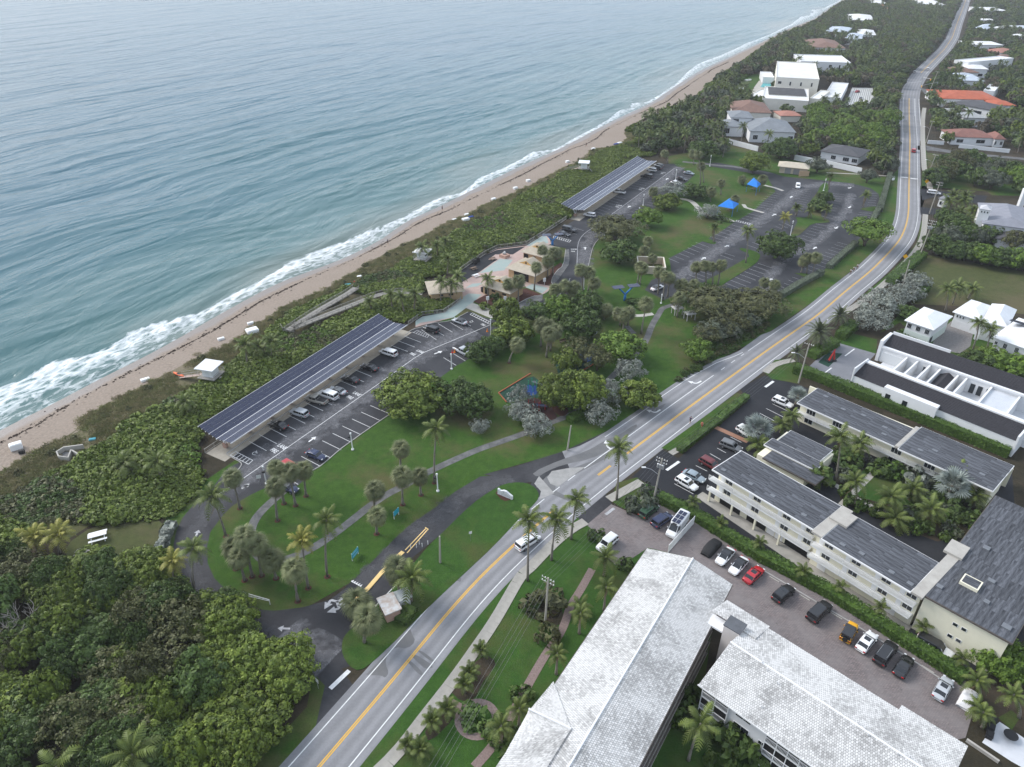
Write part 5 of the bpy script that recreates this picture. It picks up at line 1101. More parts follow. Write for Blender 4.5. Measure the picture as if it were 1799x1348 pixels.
sheet('speed_table', pts('d3','410,565 520,625 600,545 500,480'), M_ASPHNEW, .03, drive)
for i in range(5): p0 = at('d3',500+22*i,490+12*i); b = MB(); b.face((-.12,-.0,0),(.45,-.25,0),(.45,.25,0)); o = b.build('tooth_mark', M_WHITE, drive); o.location = (p0.x, p0.y, .036); o.rotation_euler = (0,0,R(-130))
for P_ in (pts('d3','375,680 340,720 300,715 255,700 230,735'), pts('d3','320,715 330,760 385,745'), pts('d3','330,755 345,790 300,805')): hook_arrow(drive, smooth_line(P_, 1), M_WORNW, .45)
for P_ in (pts('a3','1380,690 1320,688'), pts('a3','930,255 945,220'), pts('a3','985,535 955,520'), pts('a3','1150,20 1185,5')): arrow(drive, P_[0], P_[1], M_WORNW, .8)
ribbon('stop_line', pts('a5','240,630 340,535'), .7, M_WHITE, .03, drive)
ribbon('kerb_line', pts('d3','730,770 1000,495'), .16, M_WHITE, .085)
for i, (x_, y_) in enumerate(((965,492),(995,488),(1025,483),(1055,470),(1010,470))): b = MB(); b.lathe([(.07,0),(.06,.9),(0,.92)], 6); tag(b.build('marker_post', M_PLASTICW, None, False, at('a4',x_,y_)), 'thin white lane marker post on the exit lane, %s' % nth(i, 5), 'post', 'lane marker posts')
def board_sign(p, a, w, h, z, m, label, text=None, tm=None, posts=2, pm=None, tsize=.35):
    root = empty('sign', p, a)
    for x in ((-w/2+.1, w/2-.1) if posts == 2 else (0,)): b = MB(); b.box(x-.05,x+.05,-.05,.05,0,z+h); b.build('post', pm or M_WPAINT, root)
    b = MB(); b.box(-w/2,w/2,-.09,-.05,z,z+h); b.build('board', m, root)
    if text:
        for x0, x1, z0 in ((-w*.42,w*.1,.72),(-w*.38,w*.4,.2),(w*.18,w*.36,.66)): b = MB(); b.box(x0,x1,-.096,-.09,z+h*z0,z+h*(z0+.14)); b.build('faded_lettering', mat('pale_sign_print',(.35,.6,.75),.5), root)
    return tag(root, label, 'sign')
M_TURQ = mat('turquoise_sign', (.03,.33,.42), .5, .05, 3)
A_, B_ = at('d3',482,285), at('d3',552,200); board_sign((A_+B_)/2, yaw(A_,B_), (B_-A_).length, 1.25, .45, M_TURQ, 'turquoise board sign on the lawn beside the drive', True); board_sign(at('a4',889,325), R(62), 1.6, 1.1, .7, M_TURQ, 'small turquoise sign farther up the drive')
root = empty('entrance_sign', at('a4',1462,218), R(-32)); root.scale = (.75,.75,.8); b = MB(); P_ = [(-2.2,0),(2.2,0),(2.2,1.0),(1.2,1.35),(.4,1.75),(-.5,1.7),(-1.1,1.35),(-1.6,1.3),(-1.7,1.55),(-2.2,1.55)]
b.v += [(x,-.25,z+.1) for x,z in P_]+[(x,.25,z+.1) for x,z in P_]; n_ = len(P_); b.f += [tuple(range(n_)), tuple(range(n_,2*n_))[::-1]]+[(i,n_+i,n_+(i+1)%n_,(i+1)%n_) for i in range(n_)]; b.m += [0]*(n_+2); b.build('wall', M_WALLW, root)
for x0, x1, z0, z1 in ((-.55,-.2,1.25,1.5),(-1.1,.9,.85,.98),(-1.0,1.7,.5,.62),(1.1,1.9,.2,.3)): b = MB(); b.box(x0,x1,-.262,-.25,z0,z1); b.build('faded_lettering', mat('sign_print',(.45,.47,.45),.7), root)
tag(root, 'white curved entrance monument sign on a mulch bed', 'sign'); sheet('mulch_bed', smooth_line(pts('a4','1410,200 1450,245 1500,235 1490,210 1430,180')+pts('a4','1410,200'),1)[:-1], M_MULCH, .075)
def swing_gate(p, a, L, label):
    root = empty('swing_gate', p, a); b = MB(); b.tube([(0,0,0),(0,0,1.5)], .09, 8); b.build('post', M_WPAINT, root)
    for z0, z1 in ((1.35,1.15),(.75,.85)): b = MB(); b.tube([(0,0,z0),(L,0,z1)], .05, 6); b.build('rail', M_WPAINT, root)
    for i in range(6): b = MB(); b.tube([(L*i/6,0,.76),(L*(i+1)/6,0,1.2)], .03, 4); b.build('brace', M_WPAINT, root)
    b = MB(); b.tube([(L,0,.0),(L,0,1.2)], .06, 6); b.build('end_bar', M_WPAINT, root); return tag(root, label, 'gate')
g0, g1 = at('a3',1165,545), at('a3',1285,575); swing_gate(g0, yaw(g0,g1), (g1-g0).length, 'white metal swing gate on the lawn by the drive bend')
# ---- lamp posts, flood lights and sign posts
def lamp_post(p, H, label, a=0.0, head=True, m=None):
    root = empty('lamp_post', p, a); b = MB(); b.lathe([(.3,0),(.3,.25),(.13,.35),(.11,H)], 8); b.build('pole', m or M_PLASTICW, root)
    b = MB(); b.lathe([(.16,H-.05),(.2,H+.05),(.2,H+.35),(.05,H+.45),(0,H+.45)], 8); b.build('lamp_head', m or M_PLASTICW, root)
    if head: b = MB(); b.box(-.25,.25,-.6,-.15,H-.9,H-.6); b.build('floodlight', M_BLACK, root)
    return tag(root, label, 'lamp post')
for k_, x_, y_, H_, l_ in (('c1',1290,845,4.0,'white lamp post on the kerb of the near car park'), ('a4',1107,190,4.0,'white lamp post on the lawn beside the tall coconut palm'), ('c1',440,1180,4.0,'white lamp post behind the three cabbage palms'), ('c5',1515,470,5.0,'white lamp post at the upper end of the near car park'), ('c5',1000,890,4.0,'white lamp post rising behind the big round tree'), ('c5',178,1215,3.6,'white lamp post at the tree island in the near car park'), ('c6',1018,548,4.2,'white lamp post on the island of the second car park'), ('c6',1360,280,4.2,'white lamp post by the white car in the second car park'), ('c6',1720,135,4.6,'white lamp post by the far curving path'), ('c6',612,890,3.6,'white lamp post under the spreading olive tree'), ('c6',973,660,3.0,'short white lamp post behind the olive tree'), ('c4',1212,940,5.2,'white lamp post on the middle grass island'), ('c4',1690,290,4.6,'white lamp post at the top of the grass island'), ('a6',1170,570,4.6,'white lamp post amid the cabbage palm cluster'), ('a6',1660,660,2.6,'short white lamp post at the path fork')): lamp_post(at(k_,x_,y_), H_, l_, rng.uniform(0,6))
def pole_sign(p, a, H, m, label, shape='square', s=.45):
    root = empty('road_sign', p, a); b = MB(); b.tube([(0,0,0),(0,0,H)], .035, 5); b.build('post', M_STEEL, root); b = MB(); n_ = 4; r_ = s*1.3
    b.v += [(r_*math.cos(t),-.05,H-.2+r_*math.sin(t)) for t in ([k*1.5708 for k in range(4)] if shape == 'diamond' else [.785+k*1.5708 for k in range(4)])]; b.f.append((0,1,2,3)); b.m.append(0); b.v += [(x,-.02,z) for x,_,z in b.v[:4]]; b.f.append((7,6,5,4)); b.m.append(0); b.build('plate', m, root); return tag(root, label, 'sign')
M_YSIGN = mat('yellow_sign', (.85,.42,.01), .5); M_OSIGN = mat('orange_sign', (.85,.25,.02), .5)
pole_sign(at('b2',800,545), R(-20), 2.4, M_YSIGN, 'yellow diamond warning sign beside the right bend', 'diamond', .6); pole_sign(at('c8',525,905), R(-5), 2.4, M_YSIGN, 'yellow diamond crossing sign farther up the road', 'diamond', .7)
pole_sign(at('a3',1515,975), R(-40), 2.1, M_PLASTICW, 'white no turn sign at the exit junction'); pole_sign(at('a4',172,155), R(20), 2.2, M_PLASTICW, 'white square sign where the drive enters the car park'); pole_sign(at('a4',1280,455), R(20), 2.4, M_PLASTICW, 'small white sign on the entrance island lawn', s=.3); pole_sign(at('c8',165,880), 0, 2.4, M_PLASTICW, 'white sign at the crossing beside the hedge end', s=.6)
for k_, x_, y_ in (('c5',1468,395),('a6',1040,622)): b = MB(); b.lathe([(.3,0),(.3,.05),(.2,.06),(.04,.9),(0,.9)], 8); tag(b.build('traffic_cone', M_OSIGN, None, False, at(k_,x_,y_)), 'orange cone at the top of the near car park' if k_ == 'c5' else 'orange cone under the palms beside the loop road', 'cone')
for i, (x_, y_) in enumerate(((1010,672),(1040,668))): b = MB(); b.lathe([(.32,0),(.32,.06),(.2,.07),(.05,.9),(0,.9)], 8); tag(b.build('traffic_cone', M_RED if i == 0 else M_OSIGN, None, False, at('c5',x_,y_)), ('red' if i == 0 else 'orange')+' cone behind the silver pickup', 'cone')
b = MB(); b.lathe([(.3,0),(.3,.06),(.2,.07),(.05,.8),(0,.8)], 8); tag(b.build('traffic_cone', M_RED, None, False, at('c1',1582,305)), 'red cone beside the tree island lamp post', 'cone')
picnic_table(at('a3',470,262), R(25), 'white picnic table on the secluded dune lawn', M_PLASTICW, 1.5); picnic_table(at('a3',392,338), R(-10), 'grey picnic table at the edge of the dune lawn', M_WOODG)
# ================================================================== PLANTS
def stem(k, base, head):
    p = at(k, *base); best = min(np.arange(.8, 17, .1), key=lambda H: abs(at(k, *head, H).y - p.y)); q = at(k, *head, best); return p, float(best), (max(-2.5, min(2.5, q.x-p.x)), 0.0)
def plant_row(kind, spec, phrase, group, **kw):
    """'k bx,by hx,hy; ...' base and head of each palm; labels count them from the left"""
    L = []; k = None
    for it in spec.split(';'):
        w = it.split()
        if ',' not in w[0]: k = w.pop(0)
        b_, h_ = (tuple(map(float, q.split(','))) for q in w[:2]); L.append((at(k, *b_), k, b_, h_))
    L.sort(key=lambda t: topx(t[0])[0])
    for i, (p, k, b_, h_) in enumerate(L):
        p, H, ln = stem(k, b_, h_); lab = ('%s, %s' % (phrase, nth(i, len(L)))) if len(L) > 1 else phrase
        if kind == 'sabal': sabal(p, H, lab, group, kw.get('sc', 1.25)*rng.uniform(.9, 1.12), ln)
        else: palm(kind, p, H, lab, group, kw.get('sc', 1.0)*rng.uniform(.92, 1.1), ln, kw.get('n', 20), kw.get('dead', 2), kw.get('detail', True), thick=kw.get('thick', 1.0))
        if kw.get('ring'): b = MB(); b.lathe([(.6,.02),(.5,.06),(0,.09)], 7); b.build('mulch_ring', M_MULCH, None, False, (p.x, p.y, .0), rng.uniform(0,6))['kind'] = 'structure'
plant_row('sabal', 'a4 263,345 250,165;358,265 320,90;413,215 403,80;297,255 265,70;65,280 30,120', 'cabbage palm near the bottom end of the first car park', 'palms at the car park entrance', ring=True)
plant_row('sabal', 'a4 772,275 768,185;922,260 920,110;1018,210 1008,110;785,415 785,320;a2 1157,1070 1155,945', 'cabbage palm along the middle of the lawn footpath', 'palms along the footpath', ring=True)
plant_row('sabal', 'a4 370,770 357,605;255,650 235,550;180,635 150,470;90,660 60,540;45,600 30,490;130,640 95,430', 'cabbage palm in the clump above the swing gate', 'palms above the swing gate', ring=True)
plant_row('sabal', 'a4 905,715 890,600;690,830 685,780;720,985 742,865', 'cabbage palm on the entrance island', 'palms on the entrance island', sc=1.5)
plant_row('coco', 'a4 525,640 520,345', 'dark green coconut palm beside the turquoise sign', None, ring=True)
plant_row('yel', 'a4 425,700 395,450', 'yellowing coconut palm left of the turquoise sign', None, ring=True)
plant_row('coco', 'a2 1352,1140 1368,830', 'tall coconut palm in the middle of the lawn', None, ring=True)
plant_row('coco', 'a3 1075,250 1010,60', 'tall coconut palm at the bend of the park drive', None, ring=True, sc=1.1)
plant_row('coco', 'a3 930,530 925,310', 'leaning coconut palm arching over the lower drive', None)
plant_row('yel', 'a3 835,500 820,370', 'yellow coconut palm left of the lower drive', None)
plant_row('coco', 'a4 968,770 978,645', 'low spreading coconut palm behind the ticket booth', None, sc=1.25)
plant_row('coco', 'a4 1580,660 1590,345', 'tall coconut palm beside the white van on the road', None, sc=1.05); plant_row('coco', 'a4 1705,552 1735,340', 'coconut palm on the verge behind the white van', None)
plant_row('coco', 'b4 300,640 318,320', 'tall coconut palm on the verge by the sealed car park', None, sc=1.1); plant_row('coco', 'b4 12,890 38,645', 'coconut palm at the mouth of the paved driveway', None)
plant_row('coco', 'b4 220,1120 235,1005', 'short coconut palm beside the parked white car', None, sc=.9)
plant_row('coco', 'b6 680,460 685,330;540,590 545,480;410,820 420,710;560,480 545,440;200,1110 200,1020;100,1230 90,1120', 'shaggy young palm between the lawn path and white roof', 'young palms beside the white roof', sc=.72, n=14, dead=3)
plant_row('small', 'a5 1035,455 1035,425;975,570 975,545;950,650 950,605;860,770 860,735;780,840 780,800;650,950 650,925;720,985 710,950', 'bushy dwarf palm in the bed along the sidewalk', 'dwarf palms along the sidewalk', sc=.95, n=20, dead=0, thick=.8)
# palms of the dunes and the plaza
plant_row('coco', 'a2 280,470 262,345;355,430 345,360;418,440 415,325', 'coconut palm on the dune above the lifeguard tower', 'palms above the lifeguard tower', sc=1.1)
plant_row('coco', 'a1 858,1310 840,1210;1095,1340 1060,1200;1300,900 1260,790', 'coconut palm in the sea grape left of the canopy', 'palms left of the canopy')
plant_row('yel', 'a3 180,320 165,255;285,330 270,245', 'yellow green palm beside the dune picnic lawn', 'palms beside the dune picnic lawn', sc=1.15, dead=0)
plant_row('coco', 'a2 990,170 985,100;1180,185 1165,70;1237,165 1235,55;1110,150 1100,60', 'coconut palm beside the upper boardwalk', 'palms beside the boardwalk')
plant_row('coco', 'd1 85,360 75,165;360,170 340,95;360,470 370,290;285,790 285,550;395,780 410,570;465,725 480,490;250,300 240,140', 'coconut palm round the restroom block', 'palms round the restroom block', sc=1.05)
plant_row('coco', 'd1 818,705 810,515', 'lone coconut palm on the plaza beside the nearest pavilion', None)
plant_row('sabal', 'd1 1048,745 1045,575;1160,775 1165,545;1340,645 1362,385;1490,505 1490,315;1430,330 1430,200;1550,470 1550,225;1590,300 1600,220', 'cabbage palm in front of the tan roofed pavilions', 'palms in front of the pavilions')
plant_row('sabal', 'a6 1165,585 1155,450;1200,585 1205,465;1210,640 1235,530;1035,650 1050,550;1085,650 1115,560;985,650 985,575;1115,655 1105,605', 'cabbage palm beside the loop road below the pavilions', 'palms beside the loop road')
plant_row('sabal', 'a6 1535,850 1570,665;1420,830 1425,740;1400,800 1400,725;1450,800 1455,720;1300,760 1315,700', 'cabbage palm between the solar tree and play area', 'palms below the solar tree')
plant_row('sabal', 'a6 935,1000 950,855;960,960 985,835;900,930 900,795;955,930 945,800', 'cabbage palm in the dark grove above the playground', 'palms above the playground')
plant_row('sabal', 'a6 700,1035 750,920', 'leaning cabbage palm on the lawn above the playground', None, ring=True)
plant_row('sabal', 'a6 1525,540 1545,440;1510,530 1530,430;1670,640 1690,490;1640,600 1650,460;1700,620 1720,500;1765,640 1780,540;1760,745 1775,620;1560,370 1555,325;1580,330 1575,265;1610,430 1605,375', 'cabbage palm round the walled enclosure', 'palms round the enclosure', sc=1.15)
plant_row('sabal', 'a8 700,705 705,640;775,720 770,640;745,715 740,635;800,722 815,632;640,790 640,720;690,790 690,720;665,800 655,730', 'cabbage palm at the near end of the far car park', 'palms at the far car park near end', sc=1.1)
plant_row('sabal', 'a8 1225,680 1245,600;1200,670 1205,600;1175,668 1185,615;1010,755 1010,710;1045,780 1060,722;1085,785 1065,775', 'cabbage palm along the hedged side of the far car park', 'palms along the far hedge', sc=1.1)
plant_row('coco', 'a8 925,622 938,480', 'coconut palm standing on the middle grass island', None, sc=1.1); plant_row('yel', 'a8 1092,470 1100,415', 'yellow green young palm on the upper grass island', None)
plant_row('sabal', 'a8 812,315 815,262;505,335 507,300;720,270 705,135;735,260 725,185;690,180 685,130;570,170 560,130;765,345 770,300;740,320 740,310;870,380 875,335;995,280 1000,245;915,270 910,245', 'cabbage palm on the lawn round the blue shade canopies', 'palms round the shade canopies')
plant_row('small', 'a8 1455,372 1470,318;1150,410 1155,375;1220,420 1215,385;1280,430 1290,380;1300,290 1305,235;780,530 785,465', 'young palm on the far grass islands', 'young palms on the far islands', sc=1.3, detail=False)
# dead tree at lower left
root = empty('bare_tree', at('a3',130,760)); b = MB(); r_ = np.random.default_rng(5)
def limb(b, p, d, L, rad, lvl):
    q = p + d*L; b.tube([p, p.lerp(q, .5)+Vector(r_.normal(size=3))*L*.06, q], [rad, rad*.8, rad*.55], 5, cap=False)
    if lvl:
        for _ in range(3): limb(b, p.lerp(q, r_.uniform(.6, 1)), (d + Vector(r_.normal(size=3))*.55 + Vector((0,0,.15))).normalized(), L*r_.uniform(.6, .8), rad*.55, lvl-1)
for a_ in range(6): limb(b, Vector((0,0,.2)), Vector((math.cos(a_*1.05)*.8, math.sin(a_*1.05)*.8, .8)).normalized(), 3.0, .2, 3)
b.build('branches', M_DEADWOOD, root); tag(root, 'bare grey tree without leaves in the lower left thicket', 'tree')
# named broadleaf trees: kind, place, crown radius, height, label
for kd, k, x, y, rd, h, lab in (('big','a2',1235,720,7.6,8.2,'huge round sea grape tree beside the near car park'), ('dark','a2',1500,730,4.8,6.6,'dark tree right of the huge round tree'), ('dark','a2',1590,735,3.8,5.6,'small dark tree at the right edge of the tree group'),
    ('grape','a6',720,900,4.7,6.5,'bright leafy tree at the top of the near car park'), ('grape','a6',690,800,4.2,7.5,'taller bright tree behind the drop-off apron'), ('dark','a6',500,1030,3.4,5,'bushy tree left of the silver pickup'), ('dark','a6',590,980,3.2,4.6,'bushy tree behind the silver pickup'), ('grape','a6',660,920,3.0,4.6,'bushy tree at the car park corner'),
    ('bright','a6',1010,770,4.8,6.6,'bright green tree in the grove below the loop road'), ('dark','a6',1150,870,4.8,6.4,'dark dense tree in the centre of the grove'), ('dark','a6',1195,740,4.2,6.2,'dark tree at the top of the grove'), ('dark','a6',870,780,3.8,5.4,'dark tree at the left of the grove'),
    ('big','a7',470,590,5.0,8.2,'tree with upright leaf clusters over the slides'), ('big','a7',620,590,5.8,8.6,'large rounded olive green tree by the playground'), ('grape','a7',530,370,3.2,6.0,'small bright tree between the two play areas'), ('olive','a7',605,335,4.4,6.0,'thin crowned tree on the second play surface'), ('bright','a7',870,290,5.2,6.6,'bright spreading tree beside the winding path'), ('olive','a7',715,365,3.6,5.6,'leaning tree beside the second play surface'),
    ('grape','a7',985,590,4.4,6.2,'single round tree beside the turning lane'), ('bright','a7',1330,300,3.6,5.2,'bright shrubby tree above the verge'),
    ('bigolive','c6',720,905,9.0,8.2,'wide spreading olive tree beside the second car park'), ('bright','c6',1060,760,4.5,6.2,'bright tree right of the wide olive tree'), ('dark','c6',760,1150,5.6,6.6,'rounded dark tree on the lawn by the loop road'), ('grape','c6',1270,590,4.8,5.8,'bright bush tree on the car park island'), ('silver','c6',1330,450,5.2,4.6,'silvery spreading tree between car park and lawn'), ('silver','c6',1690,680,4.0,4.6,'silvery tree beside the curving concrete path'), ('dark','c6',1570,470,5.0,5.4,'dark tree behind the silvery trees'),
    ('bigdark','a8',1065,600,6.8,8.4,'dark tree with exposed roots on the grass island'), ('umbrella','a8',1460,545,7.4,8.0,'bright flat topped tree at the bend of the road'), ('bigolive','a8',760,850,8.6,7.4,'wide flat crowned tree below the far car park'), ('bigolive','a8',960,860,8.6,7.0,'wide dark crowned tree right of the barbecue shelters'), ('big','a8',955,215,6.2,8.6,'round bright tree by the far path'), ('dark','a8',730,150,6.0,7.6,'dark round tree at the top of the lawn'), ('bigdark','a8',1075,150,7.6,9.0,'dark wide tree above the maintenance shed'), ('grey','a8',1245,215,5.0,6.0,'grey green tree by the white wall'), ('grey','a8',1470,260,4.0,5.6,'grey green tree at the end of the far lot'), ('dark','a8',1250,390,3.4,4.0,'dark bush on the upper grass island'), ('dark','a8',1275,350,3.0,3.8,'dark bush farther up the grass island')):
    tree(kd, at(k, x, y), rd, h, lab)
for i, (k, x, y, rd, h) in enumerate((('d2',290,950,2.5,4.2),('d2',290,1130,2.7,4.2),('d2',480,1290,3.2,4.4),('d2',1240,1160,3.2,4.6),('d2',1390,910,3.2,4.8),('d2',1600,660,3.1,4.8),('a2',1615,850,1.8,2.6))):
    tree('silver', at(k,x,y), rd, h, ('silver buttonwood shrub round the playground, '+nth(i,6)) if i < 6 else 'small silver shrub alone on the lawn', 'silver shrubs' if i < 6 else None)
for i, (x, y, rd, h) in enumerate(((590,925,4.6,4.6),(650,850,5.0,4.8),(720,800,4.6,4.6),(800,760,4.6,4.4),(860,690,4.2,4.2))): tree('silver', at('b2',x,y), rd, h, 'grey silver tree in the row right of the sidewalk, '+nth(i,5), 'silver trees right of the sidewalk')
for i, (x, y, rd, h) in enumerate(((1395,200,4,4.6),(1440,170,4,5),(1490,150,3.8,5),(1540,160,3.6,4.4),(1600,110,3.6,4.6),(1650,90,3.6,4.4),(1700,60,3.2,4.4))): tree('grey' if i % 2 else 'olive', at('a7',x,y), rd, h, 'scrubby grey green tree above the road verge, '+nth(i,7), 'scrub above the verge')
# round clipped shrubs, bushes
for k, x, y, rd, h, kd, lab in (('b4',440,690,2.3,3.2,'grey','larger round clipped grey shrub beside the utility pole'), ('b4',505,615,1.7,2.6,'grey','smaller round clipped grey shrub behind the larger one'), ('d1',905,765,1.6,2.2,'dark','round dark bush in the mulch before the pavilions'), ('d1',790,840,1.5,1.2,'grape','low yellow green bush at the apron corner'), ('a5',1390,200,3.0,2.6,'olive','brown green bush round the utility pole on the lawn'), ('a5',1390,360,1.8,2.2,'olive','pale bush beside the curving lawn path'), ('a5',1010,790,2.4,.9,'hedge','clipped round planting inside the circular brick path'), ('a5',1250,690,1.6,1.8,'dark','dark shrub beside the brick path'), ('a5',1130,880,2.2,2.2,'dark','dark shrub cluster at the end of the brick path'), ('b4',175,890,1.5,1.8,'dark','dark bush at the corner of the paved driveway'), ('b4',360,1070,1.4,1.6,'dark','dark bush at the white roof gable'), ('c4',200,700,3.2,1.2,'dark','low oval clipped bed beside the nearer blue canopy'), ('a6',1490,670,2.4,1.6,'dark','low dark bush beside the path fork')): shrub(kd, at(k,x,y), rd, h, lab)
# hedges
hedge(pts('b4','565,640 800,760 1200,1010 1640,1240 b7 1480,590'), 2.2, 1.7, 'long green hedge dividing the brick car park from the apartments')
hedge(pts('a7','1235,880 1450,710 1490,690'), 1.6, 1.1, 'lower half of the clipped hedge along the road verge'); hedge(pts('a7','1475,690 1660,535'), 1.6, 1.1, 'upper half of the clipped hedge along the road verge')
hedge(pts('b3','340,265 480,310 650,380 1700,800'), 2.4, 2.2, 'tall green hedge between apartments and modern white house'); hedge(pts('b2','250,1110 390,1030'), 3.0, 1.8, 'short hedge beside the red sculpture'); hedge(pts('b2','420,1000 500,930'), 3.0, 2.2, 'short hedge below the date palms')
hedge(pts('b2','740,985 960,1080 1190,1145 1513,1230'), 2.0, 1.6, 'hedge behind the modern white house', L_HEDGE); hedge(pts('b2','720,670 905,510'), 3.2, 2.0, 'thick hedge along the dry lawn beside the sidewalk'); hedge(pts('b2','860,770 930,710'), 2.2, 1.8, 'short bright hedge at the dry lawn corner'); hedge(pts('b2','780,960 890,1010'), 1.2, 1.2, 'low hedge at the small green villa')
for q, l_ in (('c3 275,1215 500,1080 755,945','nearest'), ('c3 835,880 990,740 1150,600','middle'), ('c3 1330,355 1420,200 1490,0 c8 30,1180 140,780','farthest')): hedge(pts('c3', q), 1.9, 1.5, l_+' stretch of pale clipped hedge along the far car park', L_HEDGEPALE, lump=.06)
hedge(pts('a7','540,690 640,640'), 2.2, 1.2, 'short clipped hedge below the playground'); hedge(pts('a3','825,200 790,260 760,330 745,390'), 1.6, 1.2, 'grey shrub row between dune lawn and park drive', L_SILVER, lump=.3, dens=60, ls=.24)
hedge(pts('d3','1000,960 1130,800'), 2.2, 1.0, 'low dark hedge behind the ticket booth', L_DARK, lump=.2)
# ---- masses: sea grape thicket, dune grass, woods
_f = [offset(P, d) for P in (pts('c5','430,310 615,180 890,150 1110,0 d1 520,735'), pts('d1','500,430 620,345 780,240 920,170 1250,130 1440,10 c6 210,690')) for d in (-1.6, 1.6)]
EXCL = [_f[0]+_f[1][::-1], _f[2]+_f[3][::-1], offset(bw1, -2.0)+offset(bw1, 4.2)[::-1], offset(bw2, -2.0)+offset(bw2, 4.2)[::-1], pts('a1','540,960 610,1100 400,1050 380,1200 510,1210 560,1140 640,1110 660,1050'), pts('a1','1160,550 1200,700 1390,700 1420,560'), pts('d1','90,520 90,720 570,730 570,490'), pts('a3','330,360 300,300 450,200 790,180 740,390 620,370 450,420'), pts('a1','1370,570 1360,670 1530,670 1520,560')]
def ok_pts(P, ex=EXCL): return np.array([p for p in P if not any(inside(p, e) for e in ex)])
DUNE = [Vector(p) for p in inner_s if topx(p)[1] > 150] + pts('c6','1120,20 940,45 d1 1500,0 1440,5 1250,125 920,165 780,235 500,425 90,500 90,740 520,770 310,895 80,935 c5 600,160 430,290 a2 1030,185 0,815 -40,960 a3 960,0 930,70 800,165 540,195 440,175 300,170 0,380 -300,450')
T1 = ok_pts(scatter([(p.x,p.y) for p in DUNE], 1.35)); s_, d_ = sd(np.c_[T1, T1[:,:1]*0]); inl = -d_ - np.interp(s_, ALONG, BW)
edge = 7 + 4*vn(s_/18, inl/9, 21); gmask = inl < edge
TG = T1[~gmask]; hz_ = 1.0 + .45*vn(TG[:,0]/6, TG[:,1]/6, 31) + .3*vn(TG[:,0]/2.2, TG[:,1]/2.2, 32); sc_ = np.clip(hz_, .45, 2)
z_ = np.where(sc_ > 0, .0, 0)
pt_ = vn(TG[:,0]/11, TG[:,1]/11, 41)+.5*vn(TG[:,0]/4, TG[:,1]/4, 42); q_ = np.c_[1.15*sc_+.3, 1.15*sc_+.3, 1.1*sc_]; zz = np.c_[TG, z_]; m1, m2 = pt_ > .75, pt_ < -.8
cover('dark_dune_shrubs', zz[m2], q_[m2]*.85, SHRUB['dark']+SHRUB['olive'], 'darker shrubs patched through the dune thicket', 'shrubs', 'ddark'); cover('pale_dune_scrub', zz[m1], q_[m1]*.7, SHRUB['olive']+SHRUB['bright'], 'paler scrub patched through the dune thicket', 'shrubs', 'dpale'); m0 = ~(m1 | m2)
cover('sea_grape_thicket', zz[m0], q_[m0], SHRUB['grape'], 'dense sea grape thicket covering the dune behind the beach', 'shrubs', 'grape')
TO = T1[gmask]; TO = np.vstack([TO + rng.normal(0, .6, TO.shape) for _ in range(3)])
cover('dune_grass', np.c_[TO, np.zeros(len(TO))-.05], np.tile(rng.uniform(.7, 1.5, (len(TO),1)), (1,3))*np.array([1.2,1.2,1.0]), TUFT, 'brownish dune grass along the seaward dune edge', 'grass', 'oats')
sel_ = rng.random(len(TO)) < .02
cover('dune_scrub', np.c_[TO[sel_], np.zeros(sel_.sum())], np.tile(rng.uniform(.5, 1.1, (sel_.sum(),1)), (1,3)), SHRUB['olive'], 'low olive scrub scattered through the dune grass', 'shrubs', 'olive')
# grassy clearing at the left edge and dune picnic lawn
sheet('dune_lawn', smooth_line(pts('a3','330,380 300,300 450,195 600,180 800,170 750,300 740,390 620,370 450,420'), 1), M_DRYLAWN, .0); sheet('dune_clearing', pts('a3','0,80 250,110 440,190 330,260 150,210 0,230'), M_DRYLAWN, .0)
sheet('verge', pts('a3','1490,900 1560,960 1545,1090 1400,1348 1180,1348 1350,1180 1460,1060'), M_LAWN, .0)
# woods at the lower left: trees one can tell apart only as a mass of alike crowns
WOOD = pts('a3','-60,420 120,330 350,420 620,380 730,400 800,520 1000,590 1230,690 1340,760 1440,860 1470,960 1440,1080 1330,1210 1200,1370 -80,1420'); hole = [[(p.x,p.y) for p in pts('a3','20,560 230,560 230,740 20,740')]]
wp = [p for p in scatter([(p.x,p.y) for p in WOOD], 4.3) if not inside(p, hole[0])]
for p in wp:
    u, v = topx((p[0], p[1], 3)); right = u > 370 and v > 1080; mid = v < 1060 and u > 200
    kd = rng.choice(['big','big','grape'] if right else ['big','bigdark','olive'] if mid else ['bigdark','bigdark','big','dark','grape','olive','bigdark'])
    rd = rng.uniform(2.3, 4.6); h = rng.uniform(3.2, 6.8)*(.8 if mid else 1)
    tree(kd, (p[0], p[1], 0), rd, h, 'bright leafed tree in the sea grape wood beside the exit junction' if right else 'bushy tree in the scrub round the dune picnic lawn' if mid else 'dark crowned tree in the dense wood at the lower left', 'trees of the wood at the lower left' if not (right or mid) else 'trees of the bright wood' if right else 'trees of the dune scrub')
palm('coco', at('a3',680,1400), 5, 'bright young palm poking out of the wood at the bottom edge', sc=1.3, dead=5); palm('coco', at('a3',330,1460), 5, 'withered palm in the bottom left corner wood', sc=1.3, dead=9, n=8)
